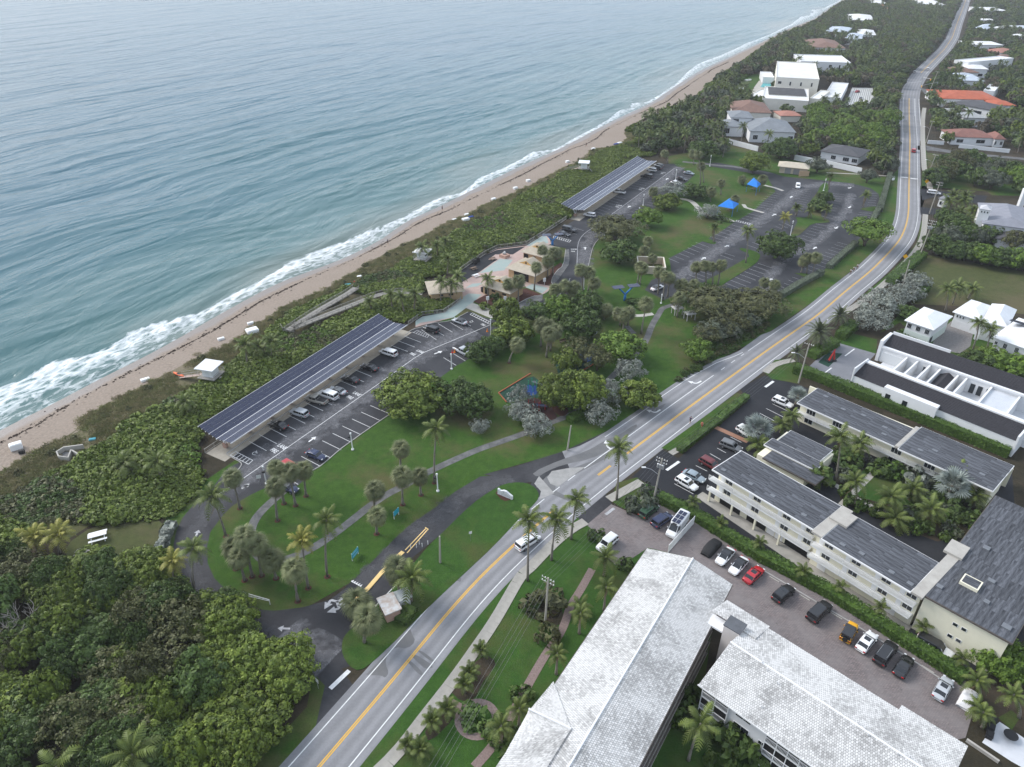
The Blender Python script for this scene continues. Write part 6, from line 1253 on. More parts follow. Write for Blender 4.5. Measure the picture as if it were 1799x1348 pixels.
# ================================================================== VEHICLES
def paint(name, c, metal=.0): return mat('paint_'+name, c, .28, spec=.5, metal=metal, coat=.6)
PAINT = {n: paint(n, c) for n, c in dict(white=(.74,.74,.74), black=(.012,.012,.014), silver=(.42,.44,.46), grey=(.13,.135,.14), navy=(.012,.02,.065), red=(.40,.012,.02), green=(.02,.06,.025), yellow=(.72,.36,.015), beige=(.34,.32,.28), bluegrey=(.24,.29,.33), wine=(.12,.012,.014)).items()}
M_CARGLASS = mat('car_glass', (.012,.014,.017), .06, spec=.7)
M_TYRE = mat('tyre_rubber', (.016,.016,.017), .85); M_RIM = mat('alloy_rim', (.38,.39,.40), .35, metal=.7); M_LAMP = mat('headlamp', (.75,.77,.78), .2); M_TAIL = mat('tail_lamp', (.42,.01,.012), .3)
KINDS = dict(  # length, half width, height, belt, body stations (x, width, top), cabin (rear base, front base, rear roof, front roof)
    sedan=(4.75,.92,1.44,.93,[(-.5,.78,.66),(-.485,.9,.84),(-.38,.98,.95),(-.2,1,.95),(.1,1,.94),(.27,.99,.92),(.40,.95,.82),(.475,.84,.70),(.5,.7,.58)],(-.38,.25,-.20,.05)),
    suv=(4.7,.95,1.70,1.05,[(-.5,.84,.80),(-.49,.94,1.0),(-.4,.99,1.07),(-.1,1,1.06),(.2,1,1.04),(.32,.98,1.0),(.44,.93,.92),(.485,.85,.8),(.5,.74,.66)],(-.475,.25,-.41,.09)),
    bigsuv=(5.3,1.0,1.92,1.15,[(-.5,.9,.9),(-.495,.96,1.12),(-.4,1,1.16),(0,1,1.15),(.22,1,1.14),(.3,.99,1.1),(.45,.95,1.02),(.49,.9,.9),(.5,.8,.75)],(-.485,.25,-.455,.12)),
    minivan=(5.1,.98,1.75,1.08,[(-.5,.86,.85),(-.49,.95,1.05),(-.3,1,1.08),(.1,1,1.07),(.3,.99,1.0),(.42,.94,.86),(.49,.84,.72),(.5,.74,.62)],(-.48,.32,-.43,.12)),
    pickup=(5.7,1.0,1.86,1.12,[(-.5,.92,.95),(-.495,.98,1.12),(-.1,1,1.13),(.1,1,1.13),(.24,1,1.12),(.42,.97,1.05),(.485,.92,.92),(.5,.82,.74)],(-.10,.27,-.06,.14)),
    jeep=(4.2,.93,1.82,1.12,[(-.5,.9,.9),(-.495,.95,1.12),(0,.96,1.13),(.18,.96,1.13),(.3,.86,1.1),(.47,.8,1.06),(.5,.76,.9)],(-.49,.16,-.47,.12)),
    van=(5.95,1.02,2.65,1.35,[(-.5,.94,1.2),(-.495,.98,1.36),(0,1,1.36),(.28,1,1.34),(.36,.99,1.28),(.46,.94,1.05),(.495,.85,.85),(.5,.75,.7)],(-.494,.36,-.49,.20)))
_cars = {}
def car_meshes(kind):
    if kind in _cars: return _cars[kind]
    L, hw, H, belt, st, cb = KINDS[kind]; g = .26; b = MB()
    rings = []
    for x, w, zt in st:
        W_ = hw*w; lo = g if abs(x) < .47 else g+.12; rings.append([(x*L,-W_*.86,lo), (x*L,-W_*.99,lo+.14), (x*L,-W_,(lo+zt)*.52), (x*L,-W_*.965,zt-.10), (x*L,-W_*.84,zt), (x*L,0,zt+.035), (x*L,W_*.84,zt), (x*L,W_*.965,zt-.10), (x*L,W_,(lo+zt)*.52), (x*L,W_*.99,lo+.14), (x*L,W_*.86,lo)])
    n = 11; b.v = [p for r in rings for p in r]
    for i in range(len(rings)-1):
        for j in range(n): a, c = i*n+j, i*n+(j+1) % n; b.f.append((a, c, c+n, a+n)[::-1]); b.m.append(0)
    b.f += [tuple(range(n))[::-1], tuple(range((len(rings)-1)*n, len(rings)*n))]; b.m += [0, 0]
    M = dict(body=b)
    def ring(xr, xf, w, z, k=.9): return [(xr*L,-w*.9,z), (xr*L+.12,-w,z), (xf*L-.18,-w,z), (xf*L,-w*.82,z), (xf*L,w*.82,z), (xf*L-.18,w,z), (xr*L+.12,w,z), (xr*L,w*.9,z)]
    xr0, xf0, xr1, xf1 = cb; c = MB(); R0 = ring(xr0, xf0, hw*.93, belt-.04); R1 = ring((xr0*.35+xr1*.65), (xf0*.3+xf1*.7), hw*.86, belt+.72*(H-belt)); c.v = R0+R1
    for j in range(8): c.f.append((j, (j+1) % 8, 8+(j+1) % 8, 8+j)); c.m.append(0)
    M['windows'] = c; t = MB(); R2 = ring(xr1, xf1, hw*.80, H-.05); R3 = ring(xr1+.03, xf1-.03, hw*.66, H); t.v = R1+R2+R3
    for k in (0, 8):
        for j in range(8): t.f.append((k+j, k+(j+1) % 8, k+8+(j+1) % 8, k+8+j)); t.m.append(0)
    t.f.append(tuple(range(16, 24))); t.m.append(0); t.f.append(tuple(range(8))[::-1]); t.m.append(0); M['roof'] = t
    p = MB()
    for j in (0, 3, 4, 7): p.tube([R0[j], R1[j]], .045, 4, cap=False)
    for s in (-1, 1):
        xm = (xr0+xf0)/2*L-.1; p.tube([(xm, s*hw*.94, belt), (xm-.05, s*hw*.87, belt+.72*(H-belt))], .05, 4, cap=False)
        if kind in ('suv','bigsuv','minivan','van'): p.tube([((xr0*.6+xf0*.4)*L-.5, s*hw*.94, belt), ((xr0*.6+xf0*.4)*L-.5, s*hw*.87, belt+.72*(H-belt))], .06, 4, cap=False)
        p.tube([(xf0*L-.35, s*hw*.95, belt+.05), (xf0*L-.38, s*(hw+.14), belt+.1)], [.07,.1], 5)
    M['pillars'] = p
    if kind == 'van':
        q = MB(); q.box(-L*.494, L*.16, -hw*.945, hw*.945, 1.3, 2.5); M['cargo_body'] = q
    if kind == 'pickup':
        q = MB(); q.box(-L*.475, -L*.12, -hw*.82, hw*.82, 1.1, 1.175); M['load_bed'] = q
    w = MB(); r_ = .36 if kind not in ('sedan',) else .33; w.tube([(0,-.11,0),(0,.11,0)], r_, 12); rm = MB(); rm.tube([(0,-.125,0),(0,.125,0)], r_*.62, 8)
    M['_wheel'] = (w, rm, r_)
    for nm, xx, yy, zz, sx in (('headlight', .475, .64, .55, .06), ('taillight', -.492, .70, .6, .05)):
        q = MB(); q.box(xx*L-sx, xx*L+sx, -.17, .17, belt*zz+.12, belt*zz+.27); M['_'+nm] = (q, yy*hw)
    out = {}
    for k, v in M.items():
        if k == '_wheel': out[k] = (w.mesh('wheel', M_TYRE, smooth=False), rm.mesh('rim', M_RIM), r_)
        elif k[0] == '_': out[k] = (v[0].mesh(k[1:], M_LAMP if 'head' in k else M_TAIL), v[1])
        else: out[k] = v
    _cars[kind] = out; return out
_cm = {}
def car(kind, k, rear, front, col, label, roof=None, extra=None, z=0.0, name=None, cat='car', ctr=None):
    A, B = at(k, *rear, .5), at(k, *front, .5); M = car_meshes(kind); L = KINDS[kind][0]; c = (A+B)/2
    root = empty(name or dict(pickup='pickup_truck', van='camper_van', minivan='minivan').get(kind, 'parked_car'), (c.x, c.y, z), yaw(A, B))
    for nm in ('body','windows','roof','pillars','cargo_body','load_bed'):
        if nm not in M: continue
        m = M_CARGLASS if nm == 'windows' else M_BLACK if nm == 'load_bed' else PAINT[roof] if (nm == 'roof' and roof) else PAINT[col]; key = (kind, nm, m.name)
        if key not in _cm: _cm[key] = M[nm].mesh(nm, m, smooth=nm == 'body')
        o = obj(nm, _cm[key], root)
        if nm == 'body': o.modifiers.new('edge', 'SUBSURF').levels = 1; o.modifiers[0].render_levels = 1
    wm, rm, r_ = M['_wheel']; hw = KINDS[kind][1]
    for sx in (-.30, .315):
        for s in (-1, 1): w = obj('wheel', wm, root, (sx*L, s*(hw-.10), r_)); obj('rim', rm, w)
    for nm in ('headlight','taillight'):
        me, y_ = M['_'+nm]
        for s in (-1, 1): obj(nm, me, root, (0, s*y_, 0))
    if extra == 'panels':
        for i in range(3):
            for s in (-1, 1): b = MB(); b.box(-2.3+1.25*i, -1.2+1.25*i, s*.38-.33, s*.38+.33, 2.66, 2.71); b.build('solar_panel', M_CELL, root)
        b = MB(); b.box(1.45,1.95,-.4,.4,2.5,2.6); b.build('roof_vent', M_BLACK, root)
    if extra == 'sunroof': b = MB(); Hh_ = KINDS[kind][2]; b.box(-L*.12, L*.05, -hw*.5, hw*.5, Hh_-.01, Hh_+.012); b.build('sunroof', M_CARGLASS, root)
    if extra == 'rails': [(lambda b: (b.tube([(-L*.38, s*hw*.68, KINDS[kind][2]+.03), (L*.02, s*hw*.68, KINDS[kind][2]+.03)], .03, 4), b.build('roof_rail', M_STEEL, root)))(MB()) for s in (-1, 1)]
    if extra == 'spare': b = MB(); b.tube([(-L*.5-.2,0,.95),(-L*.5,0,.95)], .38, 12); b.build('spare_wheel', M_TYRE, root)
    return tag(root, label, 'pickup truck' if kind == 'pickup' else 'van' if kind == 'van' else cat)
for a in (('sedan','c1',(645,632),(460,575),'black','black sedan under the canopy, lowest in the near car park'), ('suv','c1',(845,512),(680,458),'silver','silver hatchback beside the beige pickup gap under the canopy'), ('pickup','c1',(1040,385),(820,325),'beige','beige pickup truck with an open dark bed'), ('bigsuv','c1',(1150,345),(945,275),'white','large white sport utility car next to the beige pickup'), ('sedan','c1',(1215,290),(1060,240),'silver','silver coupe right of the large white car','grey'),
    ('sedan','c1',(1345,175),(1185,125),'black','black sedan with red tail lamps under the canopy'), ('sedan','c1',(1535,60),(1370,10),'black','black car partly hidden by the huge round tree'), ('sedan','c1',(840,865),(1012,935),'navy','dark blue sedan parked against the lawn kerb'), ('suv','c1',(610,985),(750,1060),'red','red car behind the cabbage palms',), ('sedan','c1',(590,1185),(715,1245),'navy','dark car partly hidden below the cabbage palms','grey'),
    ('minivan','c5',(285,715),(50,640),'white','white minivan at the end of the canopy',None,'rails'), ('suv','c5',(822,402),(645,340),'black','black car with red tail lamps near the teal path'), ('sedan','c5',(1178,288),(1035,238),'silver','silver car with black roof in the accessible bay','black'), ('pickup','c5',(1045,605),(1235,705),'silver','silver pickup truck parked facing the lawn'),
    ('suv','c6',(515,660),(392,640),'white','white car at the near end of the far canopy'), ('pickup','c6',(822,415),(700,395),'white','white pickup truck beneath the middle of the far canopy'), ('bigsuv','c6',(1118,255),(995,235),'black','black sport utility car below the far canopy'), ('suv','c6',(1165,185),(1045,165),'white','white sport utility car near the end of the far canopy',None,'rails'), ('suv','c6',(1215,165),(1120,140),'black','black car behind the white one at the far canopy end'), ('suv','c6',(1225,140),(1140,118),'grey','grey car last in the far canopy row'),
    ('sedan','c6',(1302,295),(1425,325),'white','white sedan parked opposite the far canopy'), ('sedan','c6',(1370,255),(1480,282),'black','black sedan behind the opposite white sedan'), ('sedan','c6',(1445,195),(1558,218),'bluegrey','blue grey sedan at the top of the second car park'), ('sedan','c6',(118,832),(245,868),'black','black sedan beside the striped box near the blue solar tree'), ('bigsuv','c6',(165,790),(312,822),'black','black sport utility car beside the concrete pad'),
    ('suv','a8',(1160,262),(1162,292),'white','white patrol car driving down the far car park',None), ('sedan','a6',(1600,575),(1672,548),'white','white sedan with black roof on the blue charging bay','black'),
    ('minivan','a4',(1535,488),(1625,428),'white','white van driving on the coast road under palms',None,'rails'), ('suv','c8',(398,545),(398,500),'red','red car driving away on the distant straight road'), ('suv','c7',(640,788),(640,740),'white','white car on the left of the far intersection'), ('suv','c7',(778,750),(785,715),'white','white car on the right of the far intersection'), ('minivan','c8',(545,968),(690,985),'white','white vehicle waiting at the gatehouse driveway'),
    ('suv','b4',(285,880),(195,955),'white','white car parked at the edge of the brick driveway'), ('suv','b4',(465,745),(540,685),'green','dark green car first in the brick parking row'), ('suv','b4',(530,810),(640,735),'navy','dark navy car beside the white camper van'), ('van','b4',(730,755),(632,880),'white','tall white camper van with solar panels on its roof',None,'panels'),
    ('sedan','b4',(1025,955),(945,1045),'white','first white sedan with black roof beside the covered car','black'), ('sedan','b4',(1110,1015),(1030,1105),'white','second white sedan with black roof left of the red car','black'), ('sedan','b4',(1120,1160),(1210,1075),'red','red coupe parked in the brick car park',None,'sunroof'), ('suv','b5',(525,805),(615,730),'black','black car with glass roof right of the red coupe',None,'sunroof'), ('bigsuv','b5',(710,900),(795,820),'black','black sport utility car beside the drain grate'),
    ('jeep','b5',(880,1010),(930,920),'yellow','yellow off road car with black soft top','black','spare'), ('sedan','b5',(960,1055),(1030,970),'white','white coupe with glass roof beside the yellow car',None,'sunroof'), ('bigsuv','b5',(1055,1120),(1125,1025),'black','black sport utility car with roof rails right of the white coupe',None,'rails'), ('sedan','b5',(1150,1190),(1215,1085),'black','black sedan near the right end of the brick car park'), ('sedan','b7',(1340,685),(1400,580),'silver','silver sedan at the right end of the brick car park',None,'sunroof'), ('bigsuv','b5',(1280,1010),(1400,1075),'white','white car between the hedge and the yellow wall','black'),
    ('suv','b4',(690,510),(795,572),'white','white car nearest the apartment stair tower in the sealed lot',None,'sunroof'), ('sedan','b4',(735,468),(842,520),'bluegrey','blue grey sedan beside the white car in the sealed lot'), ('suv','b4',(855,398),(930,440),'wine','dark red car half hidden by the apartment roof'), ('suv','b4',(985,290),(1060,320),'grey','grey car at the roof corner in the sealed lot'), ('suv','b4',(1090,200),(1150,235),'white','white car beneath the silver fan palm'), ('suv','b4',(1298,8),(1400,50),'white','white car at the top of the sealed lot',None,'sunroof'),
    ('sedan','b1',(905,488),(935,480),'red','red car on the striped mansion forecourt'), ('sedan','b1',(935,535),(940,505),'grey','grey car on the striped mansion forecourt')): car(*a)
# covered vehicles
def covered(p, a, m, label, sx=1.0, lumps=0.0, seed=0):
    L, hw, H = 4.7*sx, .98, 1.5; r = np.random.default_rng(seed); b = MB(); X = [-.5,-.47,-.36,-.2,-.05,.1,.25,.4,.48,.5]; Z = [.5,.85,1.05,1.45,1.52,1.46,1.05,.95,.75,.5]; n = 9
    for x, z in zip(X, Z):
        for j in range(n):
            t = math.pi*j/(n-1); y = -math.cos(t); w = hw*(.86 if abs(x) > .46 else 1)*(1+lumps*.5*math.sin(3*x*6+seed)); b.v.append((x*L, y*w*(1.02), .12 if j in (0, n-1) else z*(.62+.38*math.sin(t)**.5)*(1+lumps*r.uniform(-.5,.5))))
    for i in range(len(X)-1):
        for j in range(n-1): q = i*n+j; b.f.append((q, q+1, q+n+1, q+n)); b.m.append(0)
    b.f += [tuple(range(n)), tuple(range((len(X)-1)*n, len(X)*n))[::-1]]; b.m += [0, 0]
    o = b.build('covered_car', m, None, True, p, a); o.modifiers.new('soft', 'SUBSURF').render_levels = 1; return tag(o, label, 'car')
A, B = at('b4',860,995), at('b4',935,915); covered((A+B)/2, yaw(A,B), mat('black_car_cover',(.018,.018,.019),.7,.3,2), 'car under a black cover next to the white fence')
A, B = at('b7',1470,745), at('b7',1525,650); covered((A+B)/2, yaw(A,B), mat('white_tarp',(.66,.66,.66),.6,.12,1.5), 'small vehicle wrapped in a white tarpaulin in the corner bay', .82, .22, 3)
# ================================================================== BUILDINGS AND GROUNDS RIGHT OF THE ROAD
def grounds(name, spec, m, z, kind='structure', sm=0):
    P = pts('o', spec); return sheet(name, smooth_line(P+P[:1], sm)[:-1] if sm else P, m, z)
def paver_material():
    m = bpy.data.materials.new('brick_pavers'); m.use_nodes = True; n, l, b = nodes_of(m); v = n.new('ShaderNodeTexCoord').outputs['Object']
    br = n.new('ShaderNodeTexBrick'); br.inputs['Scale'].default_value = 1.0; br.inputs['Brick Width'].default_value = .42; br.inputs['Row Height'].default_value = .21; br.inputs['Mortar Size'].default_value = .025
    br.inputs['Color1'].default_value = (.23,.185,.175,1); br.inputs['Color2'].default_value = (.145,.122,.12,1); br.inputs['Mortar'].default_value = (.07,.065,.065,1); l.new(v, br.inputs['Vector'])
    c = add_mix(n, l, add_ramp(n, l, add_noise(n, l, v, .25, 5, .65), [(.38, .0), (.7, .8)]), br.outputs['Color'], (.20,.18,.175)); c = add_mix(n, l, add_ramp(n, l, add_noise(n, l, v, .9, 5, .7), [(.62, .0), (.70, .75)]), c, (.05,.045,.045))
    l.new(c, b.inputs['Base Color']); b.inputs['Roughness'].default_value = .85; return m
M_PAVER = paver_material()
grounds('lawn', 'a5 300,1110 1215,5 a4 1799,320 b4 40,720 110,790 200,880 190,960 310,1060 b6 930,100 1185,160 1300,520 d6 520,160 700,640 b7 800,1148 1060,1380 o 1400,1420 560,1420', M_LAWN2, .001)
grounds('verge', 'a7 1120,855 1225,880 1490,690 1680,530 1600,505', M_LAWN, .014); grounds('verge', 'b4 300,535 430,500 465,530 540,560 530,640 450,740 330,690 265,650', M_LAWN2, .02)
grounds('verge', 'b3 150,265 220,190 320,180 420,260 370,340 200,310', M_LAWN2, .02); grounds('verge', 'b2 560,740 700,620 820,510 880,420 905,300 930,300 900,420 830,540 620,720', M_LAWN, .014); grounds('verge', 'c8 470,1200 500,560 490,500 470,300 520,300 560,800 560,900 470,900', M_LAWN, .012)
grounds('brick_car_park', 'b4 110,800 265,670 440,745 570,650 b5 700,720 1500,1210 b7 1540,720 1490,890 1200,960 600,560 300,420 b6 1300,500 1185,165 930,105 b4 310,1070 190,960 205,880', M_PAVER, .012); grounds('drive_apron', 'b4 100,810 270,665 215,585 30,720', M_DRIVE, .010); ribbon('stop_line', pts('b4','230,735 285,695'), .6, M_WORNW, .03)
lot4 = grounds('sealed_car_park', 'b4 395,500 590,325 690,380 930,190 1130,20 b3 0,370 150,290 370,345 b3 1720,850 b5 1799,1000 1560,1150 1500,1185 700,700 0,290 b4 575,625 530,560 430,500', M_ASPHNEW, .008)
for a_, c_, e_, f_, n_ in (((665,540),(785,605),(800,425),(870,460),2), ((890,350),(960,390),(935,315),(990,345),2), ((1020,245),(1090,280),(1075,190),(1150,230),2), ((1205,95),(1320,155),(1285,35),(1400,90),3)): stalls(lot4, 'b4', a_, c_, e_, f_, n_, MW)
ribbon('stop_line', pts('b4','615,455 695,400'), .6, M_WHITE, .03, lot4); ribbon('stop_line', pts('b3','160,362 212,325'), .6, M_WHITE, .03, lot4); ribbon('brick_crossing', pts('b4','925,183 1130,275'), 1.3, mat('brick_orange',(.28,.15,.10),.9,.2,3), .03, lot4)
slabs(pts('b4','640,350 700,318'), 1.4, 1.2); ribbon('parking_kerb', pts('b7','420,5 900,290 1240,500 1420,620'), .25, M_KERB, .05)
for i, (x_, y_) in enumerate(((480,55),(640,152),(810,250),(1290,530))): b = MB(); b.box(-.9,.9,-.08,.08,.02,.14); tag(b.build('wheel_stop', M_CONC, None, False, at('b7',x_,y_), R(-46)), 'concrete wheel stop against the long hedge, '+nth(i,4), 'wheel stop', 'wheel stops')
for q in ('a5 1620,0 1560,110 1500,200 1480,280 1440,360 1380,440 1310,560 1260,650 1200,760 1160,830 1100,930 1000,1043',): ribbon('brick_path', smooth_line(pts('a5', q), 2), 1.3, mat('brick_path',(.20,.15,.135),.9,.3,4), .03)
c_ = at('a5',1015,790); P_ = [c_+Vector((2.6*math.cos(t), 2.6*math.sin(t), 0)) for t in np.linspace(0, 6.283, 26)]; ribbon('brick_path', P_, 1.1, MATS['brick_path'], .034); ribbon('brick_path', pts('a5','850,690 930,730'), 1.2, MATS['brick_path'], .03)
[grounds('planting_bed', 'a5 '+q, M_SOIL, .02, sm=1) for q in ('870,640 960,520 1060,450 1120,490 1080,550 1040,600 1000,690 930,700', '1310,260 1400,100 1480,250 1450,300 1380,290', '740,860 800,720 900,720 900,780 760,920')]
CY = pts('b3','600,930 860,850 1000,860 1580,1070 1500,1300 1250,1340 900,1210 640,1090'); sheet('courtyard', CY, M_SOIL, .013); grounds('courtyard_lawn', 'b3 790,880 1000,900 1230,960 1200,1080 1000,1120 760,1060 690,980', M_LAWN2, .02); ribbon('court_path', pts('b3','600,980 740,1070 900,1150 1000,1200'), 1.2, M_CONC, .03); ribbon('court_path', pts('b3','640,1110 740,1010 880,870'), 1.2, M_CONC, .034)
grounds('house_drive', 'b3 440,230 600,75 860,150 690,340 500,300', mat('grey_drive',(.17,.175,.19),.8,.12,.4), .014); grounds('house_lawn', 'b3 600,75 700,20 870,60 860,150', M_LAWN2, .016); grounds('plinth_bed', 'b3 495,205 560,140 650,150 560,235', M_RUBG, .02)
grounds('villa_court', 'b2 1085,890 1220,930 1195,1040 1100,1105 960,1050 1000,960', mat('cobbles',(.25,.235,.225),.9,col2=(.13,.12,.115),scale=2.2,detail=6), .014); grounds('villa_lawn', 'b2 660,960 780,900 960,1050 1100,1110 1300,1060 1513,1200 1513,1100 1300,980 1100,880 830,800', M_LAWN, .004)
grounds('dry_lawn', 'b2 880,520 960,500 1513,600 1700,700 1700,900 1513,850 1100,800 850,790 830,700', M_DRYLAWN, .004); grounds('dry_lawn', 'c8 540,540 700,560 1450,640 1600,700 1600,760 900,760 560,700', M_DRYLAWN, .004)
ribbon('drive_marks', pts('b3','520,285 580,240'), .3, M_WHITE, .03); ribbon('drive_marks', pts('b3','665,165 725,120'), .3, M_WHITE, .03)
# ---- tiled white apartment building: two wings
def tile_material():
    m = bpy.data.materials.new('white_roof_tile'); m.use_nodes = True; n, l, b = nodes_of(m); v = n.new('ShaderNodeTexCoord').outputs['Object']; tn = n.new('ShaderNodeAttribute'); tn.attribute_name = 'tone'
    dirt = add_math(n, l, 'ADD', add_math(n, l, 'MULTIPLY', add_noise(n, l, v, .22, 4, .6), 1.0), add_math(n, l, 'MULTIPLY', tn.outputs['Fac'], .26))
    c = add_mix(n, l, add_ramp(n, l, dirt, [(.54, .0), (.84, .75)]), (.62,.61,.59), (.23,.225,.215)); l.new(c, b.inputs['Base Color']); b.inputs['Roughness'].default_value = .8; return m
M_TILE = tile_material()
def tiles(e0, e1, r1, r0, w=.29, h=.33, seed=0):
    """tile courses on the slope between eave e0-e1 and ridge r0-r1: each tile a raised, slightly uneven slab"""
    r = np.random.default_rng(seed); e0, e1, r0, r1 = map(Vector, (e0, e1, r0, r1)); up = max((r0-e0).length, (r1-e1).length); nr = max(1, round(up/h)); N = (e1-e0).cross(r0-e0)
    if N.length < 1e-6: N = (e1-e0).cross(r1-e0)
    N.normalize(); N = N if N.z > 0 else -N; V, F, T = [], [], []
    for i in range(nr):
        a0, a1 = e0.lerp(r0, i/nr), e1.lerp(r1, i/nr); b0, b1 = e0.lerp(r0, (i+1)/nr), e1.lerp(r1, (i+1)/nr); nt = max(1, round((a1-a0).length/w)); sh = .5 if i % 2 else 0
        for j in range(nt + (1 if sh else 0)):
            s0, s1 = max(0, (j-sh)/nt), min(1, (j+1-sh)/nt)
            if s1-s0 < .15/nt: continue
            g = .07/nt; k = len(V); lift = N*(.055+r.uniform(-.012, .02)); hi = N*.012
            p = [a0.lerp(a1, s0+g)+lift, a0.lerp(a1, s1-g)+lift, b0.lerp(b1, s1-g)*.94+a0.lerp(a1, s1-g)*.06+hi, b0.lerp(b1, s0+g)*.94+a0.lerp(a1, s0+g)*.06+hi, a0.lerp(a1, s0+g)-N*.01, a0.lerp(a1, s1-g)-N*.01]
            V += [tuple(q) for q in p]; F += [(k,k+1,k+2,k+3), (k+4,k+5,k+1,k)]; t = r.random(); T += [t, t]
    return V, F, T
def tile_part(slopes, name, parent):
    V, F, T = [], [], []
    for i, s in enumerate(slopes):
        v, f, t = tiles(*s, seed=i); o = len(V); V += v; F += [tuple(q+o for q in x) for x in f]; T += t
    me = bpy.data.meshes.new(name); me.from_pydata(V, [], F); a = me.attributes.new('tone', 'FLOAT', 'FACE'); a.data.foreach_set('value', T); me.materials.append(M_TILE); o = obj(name, me, parent); o['kind'] = 'stuff'; return o
M_UNDER = mat('roof_underlay', (.20,.195,.19), .9); M_FASCIA = mat('brown_fascia', (.10,.085,.075), .7); M_PWALL = mat('pale_pink_wall', (.62,.575,.545), .85, .05, 1)
ZE, ZR = 7.5, 9.4
w1 = Loc('white_apartment_wing', at('b6',1185,165,ZR), at('b6',480,1348,ZR)); X1, Y0, Y1 = 46.0, -7.5, 6.6
b = MB(); b.face((0,Y0,ZE),(X1,Y0,ZE),(X1,0,ZR),(0,0,ZR)); b.face((0,Y1,ZE),(X1,Y1,ZE),(X1,0,ZR),(0,0,ZR)); b.face((.15,Y0,ZE),(.15,Y1,ZE),(.15,0,ZR)); rf = b.build('roof', M_UNDER, w1.root)
def lp(L_, k, x, y, z): q = L_(at(k, x, y, z)); return Vector((q.x, q.y, z))
q1, q2, q3, q4 = lp(w1,'b6',255,1020,8.5), lp(w1,'b6',495,1135,8.9), lp(w1,'b6',395,865,7.5), lp(w1,'b6',130,1258,7.5)
tile_part([((0,Y0,ZE),(X1,Y0,ZE),(X1,0,ZR),(0,0,ZR)), ((0,Y1,ZE),(X1,Y1,ZE),(X1,0,ZR),(0,0,ZR)), ((q3.x,q3.y,q3.z+.1),(q1.x,q1.y-.2,7.55),(q1.x,q1.y,q1.z+.05),(q2.x,q2.y,q2.z+.15)), ((q4.x,q4.y,q4.z),(q4.x+9,q4.y,q4.z),(q2.x+9,q2.y,q2.z+.25),(q2.x,q2.y,q2.z+.2)), ((q1.x,q1.y-.1,7.6),(q4.x,q4.y,q4.z),(q2.x,q2.y,q2.z+.2),(q1.x,q1.y,q1.z+.05))], 'roof_tiles', rf)
for P_ in ([(0,0,ZR+.06),(X1,0,ZR+.06)], [(q1.x,q1.y,q1.z+.1),(q2.x,q2.y,q2.z+.2)]): b = MB(); b.tube(P_, .14, 6); b.build('ridge_cap', mat('white_ridge',(.72,.72,.72),.8,.08,2), rf)
b = MB(); b.box(.6,X1,Y0+.7,Y1-.9,0,ZE-.25); wl1 = b.build('wall', M_PWALL, w1.root)
b = MB(); b.box(-.02,X1,Y0-.12,Y0-.02,ZE-.22,ZE+.02); b.build('gutter', M_FASCIA, w1.root); b = MB(); b.box(-.02,X1,Y1+.02,Y1+.12,ZE-.22,ZE+.02); b.build('gutter', M_FASCIA, w1.root)
for lv in range(3):                                        # open galleries facing the court
    b = MB(); b.box(8,X1,Y1-.9,Y1+.1,2.45*lv+.02,2.45*lv+.18); b.build('gallery_floor', M_CONC, w1.root); b = MB(); b.box(8,X1,Y1+.0,Y1+.06,2.45*lv+.2,2.45*lv+1.1); b.build('gallery_screen', mat('brown_screen',(.13,.11,.10),.8,.15,1), w1.root)
tag(w1.root, 'long white tiled gable roof wing running toward the bottom edge', 'building')
w2 = Loc('white_apartment_wing', at('b7',250,385,ZR), at('b7',1215,1020,ZR)); X2, F0, B0 = 28.3, -7.5, 7.5
b = MB(); b.face((0,F0,ZE),(X2,F0,ZE),(X2,0,ZR),(0,0,ZR)); b.face((0,B0,ZE),(X2,B0,ZE),(X2,0,ZR),(0,0,ZR)); b.face((X2-.1,F0,ZE),(X2-.1,B0,ZE),(X2-.1,0,ZR)); b.face((.1,F0,ZE),(.1,B0,ZE),(.1,0,ZR)); b.face((20.3,B0,ZE),(X2,B0,ZE),(X2,B0+1.2,ZE-.3),(20.3,B0+1.2,ZE-.3)); rf = b.build('roof', M_UNDER, w2.root)
tile_part([((0,F0,ZE),(X2,F0,ZE),(X2,0,ZR),(0,0,ZR)), ((0,B0,ZE),(X2,B0,ZE),(X2,0,ZR),(0,0,ZR)), ((20.3,B0+1.2,ZE-.3),(X2,B0+1.2,ZE-.3),(X2,B0,ZE+.05),(20.3,B0,ZE+.05)), ((-5,B0+.6,ZE-.2),(2,B0+.6,ZE-.2),(2,3.5,ZE+1.2),(-5,3.5,ZE+1.2))], 'roof_tiles', rf)
b = MB(); b.tube([(0,0,ZR+.06),(X2,0,ZR+.06)], .14, 6); b.build('ridge_cap', MATS['white_ridge'], rf)
for i, (x_, y_) in enumerate(((410,520),(435,555),(490,620),(415,720),(915,835),(945,865),(965,900),(1120,1000),(1160,1010),(1185,1015))):
    q = lp(w2,'b7',x_,y_,8.5); zz = ZR-abs(q.y)/7.5*(ZR-ZE)+.1; b = MB(); b.tube([(0,0,0),(0,0,.35)], .07, 6); b.build('vent_pipe', mat('pale_vent',(.6,.6,.6),.7), rf, False, (q.x,q.y,zz))
yw = F0+.8; b = MB(); b.box(.6,X2-.5,yw,B0-.7,0,ZE-.2); b.build('wall', mat('white_grey_wall',(.66,.655,.645),.85,.05,.8), w2.root)
xa, xb, xc = (lp(w2,'d6',*p,ZE).x for p in ((490,165),(765,362),(1172,645)))
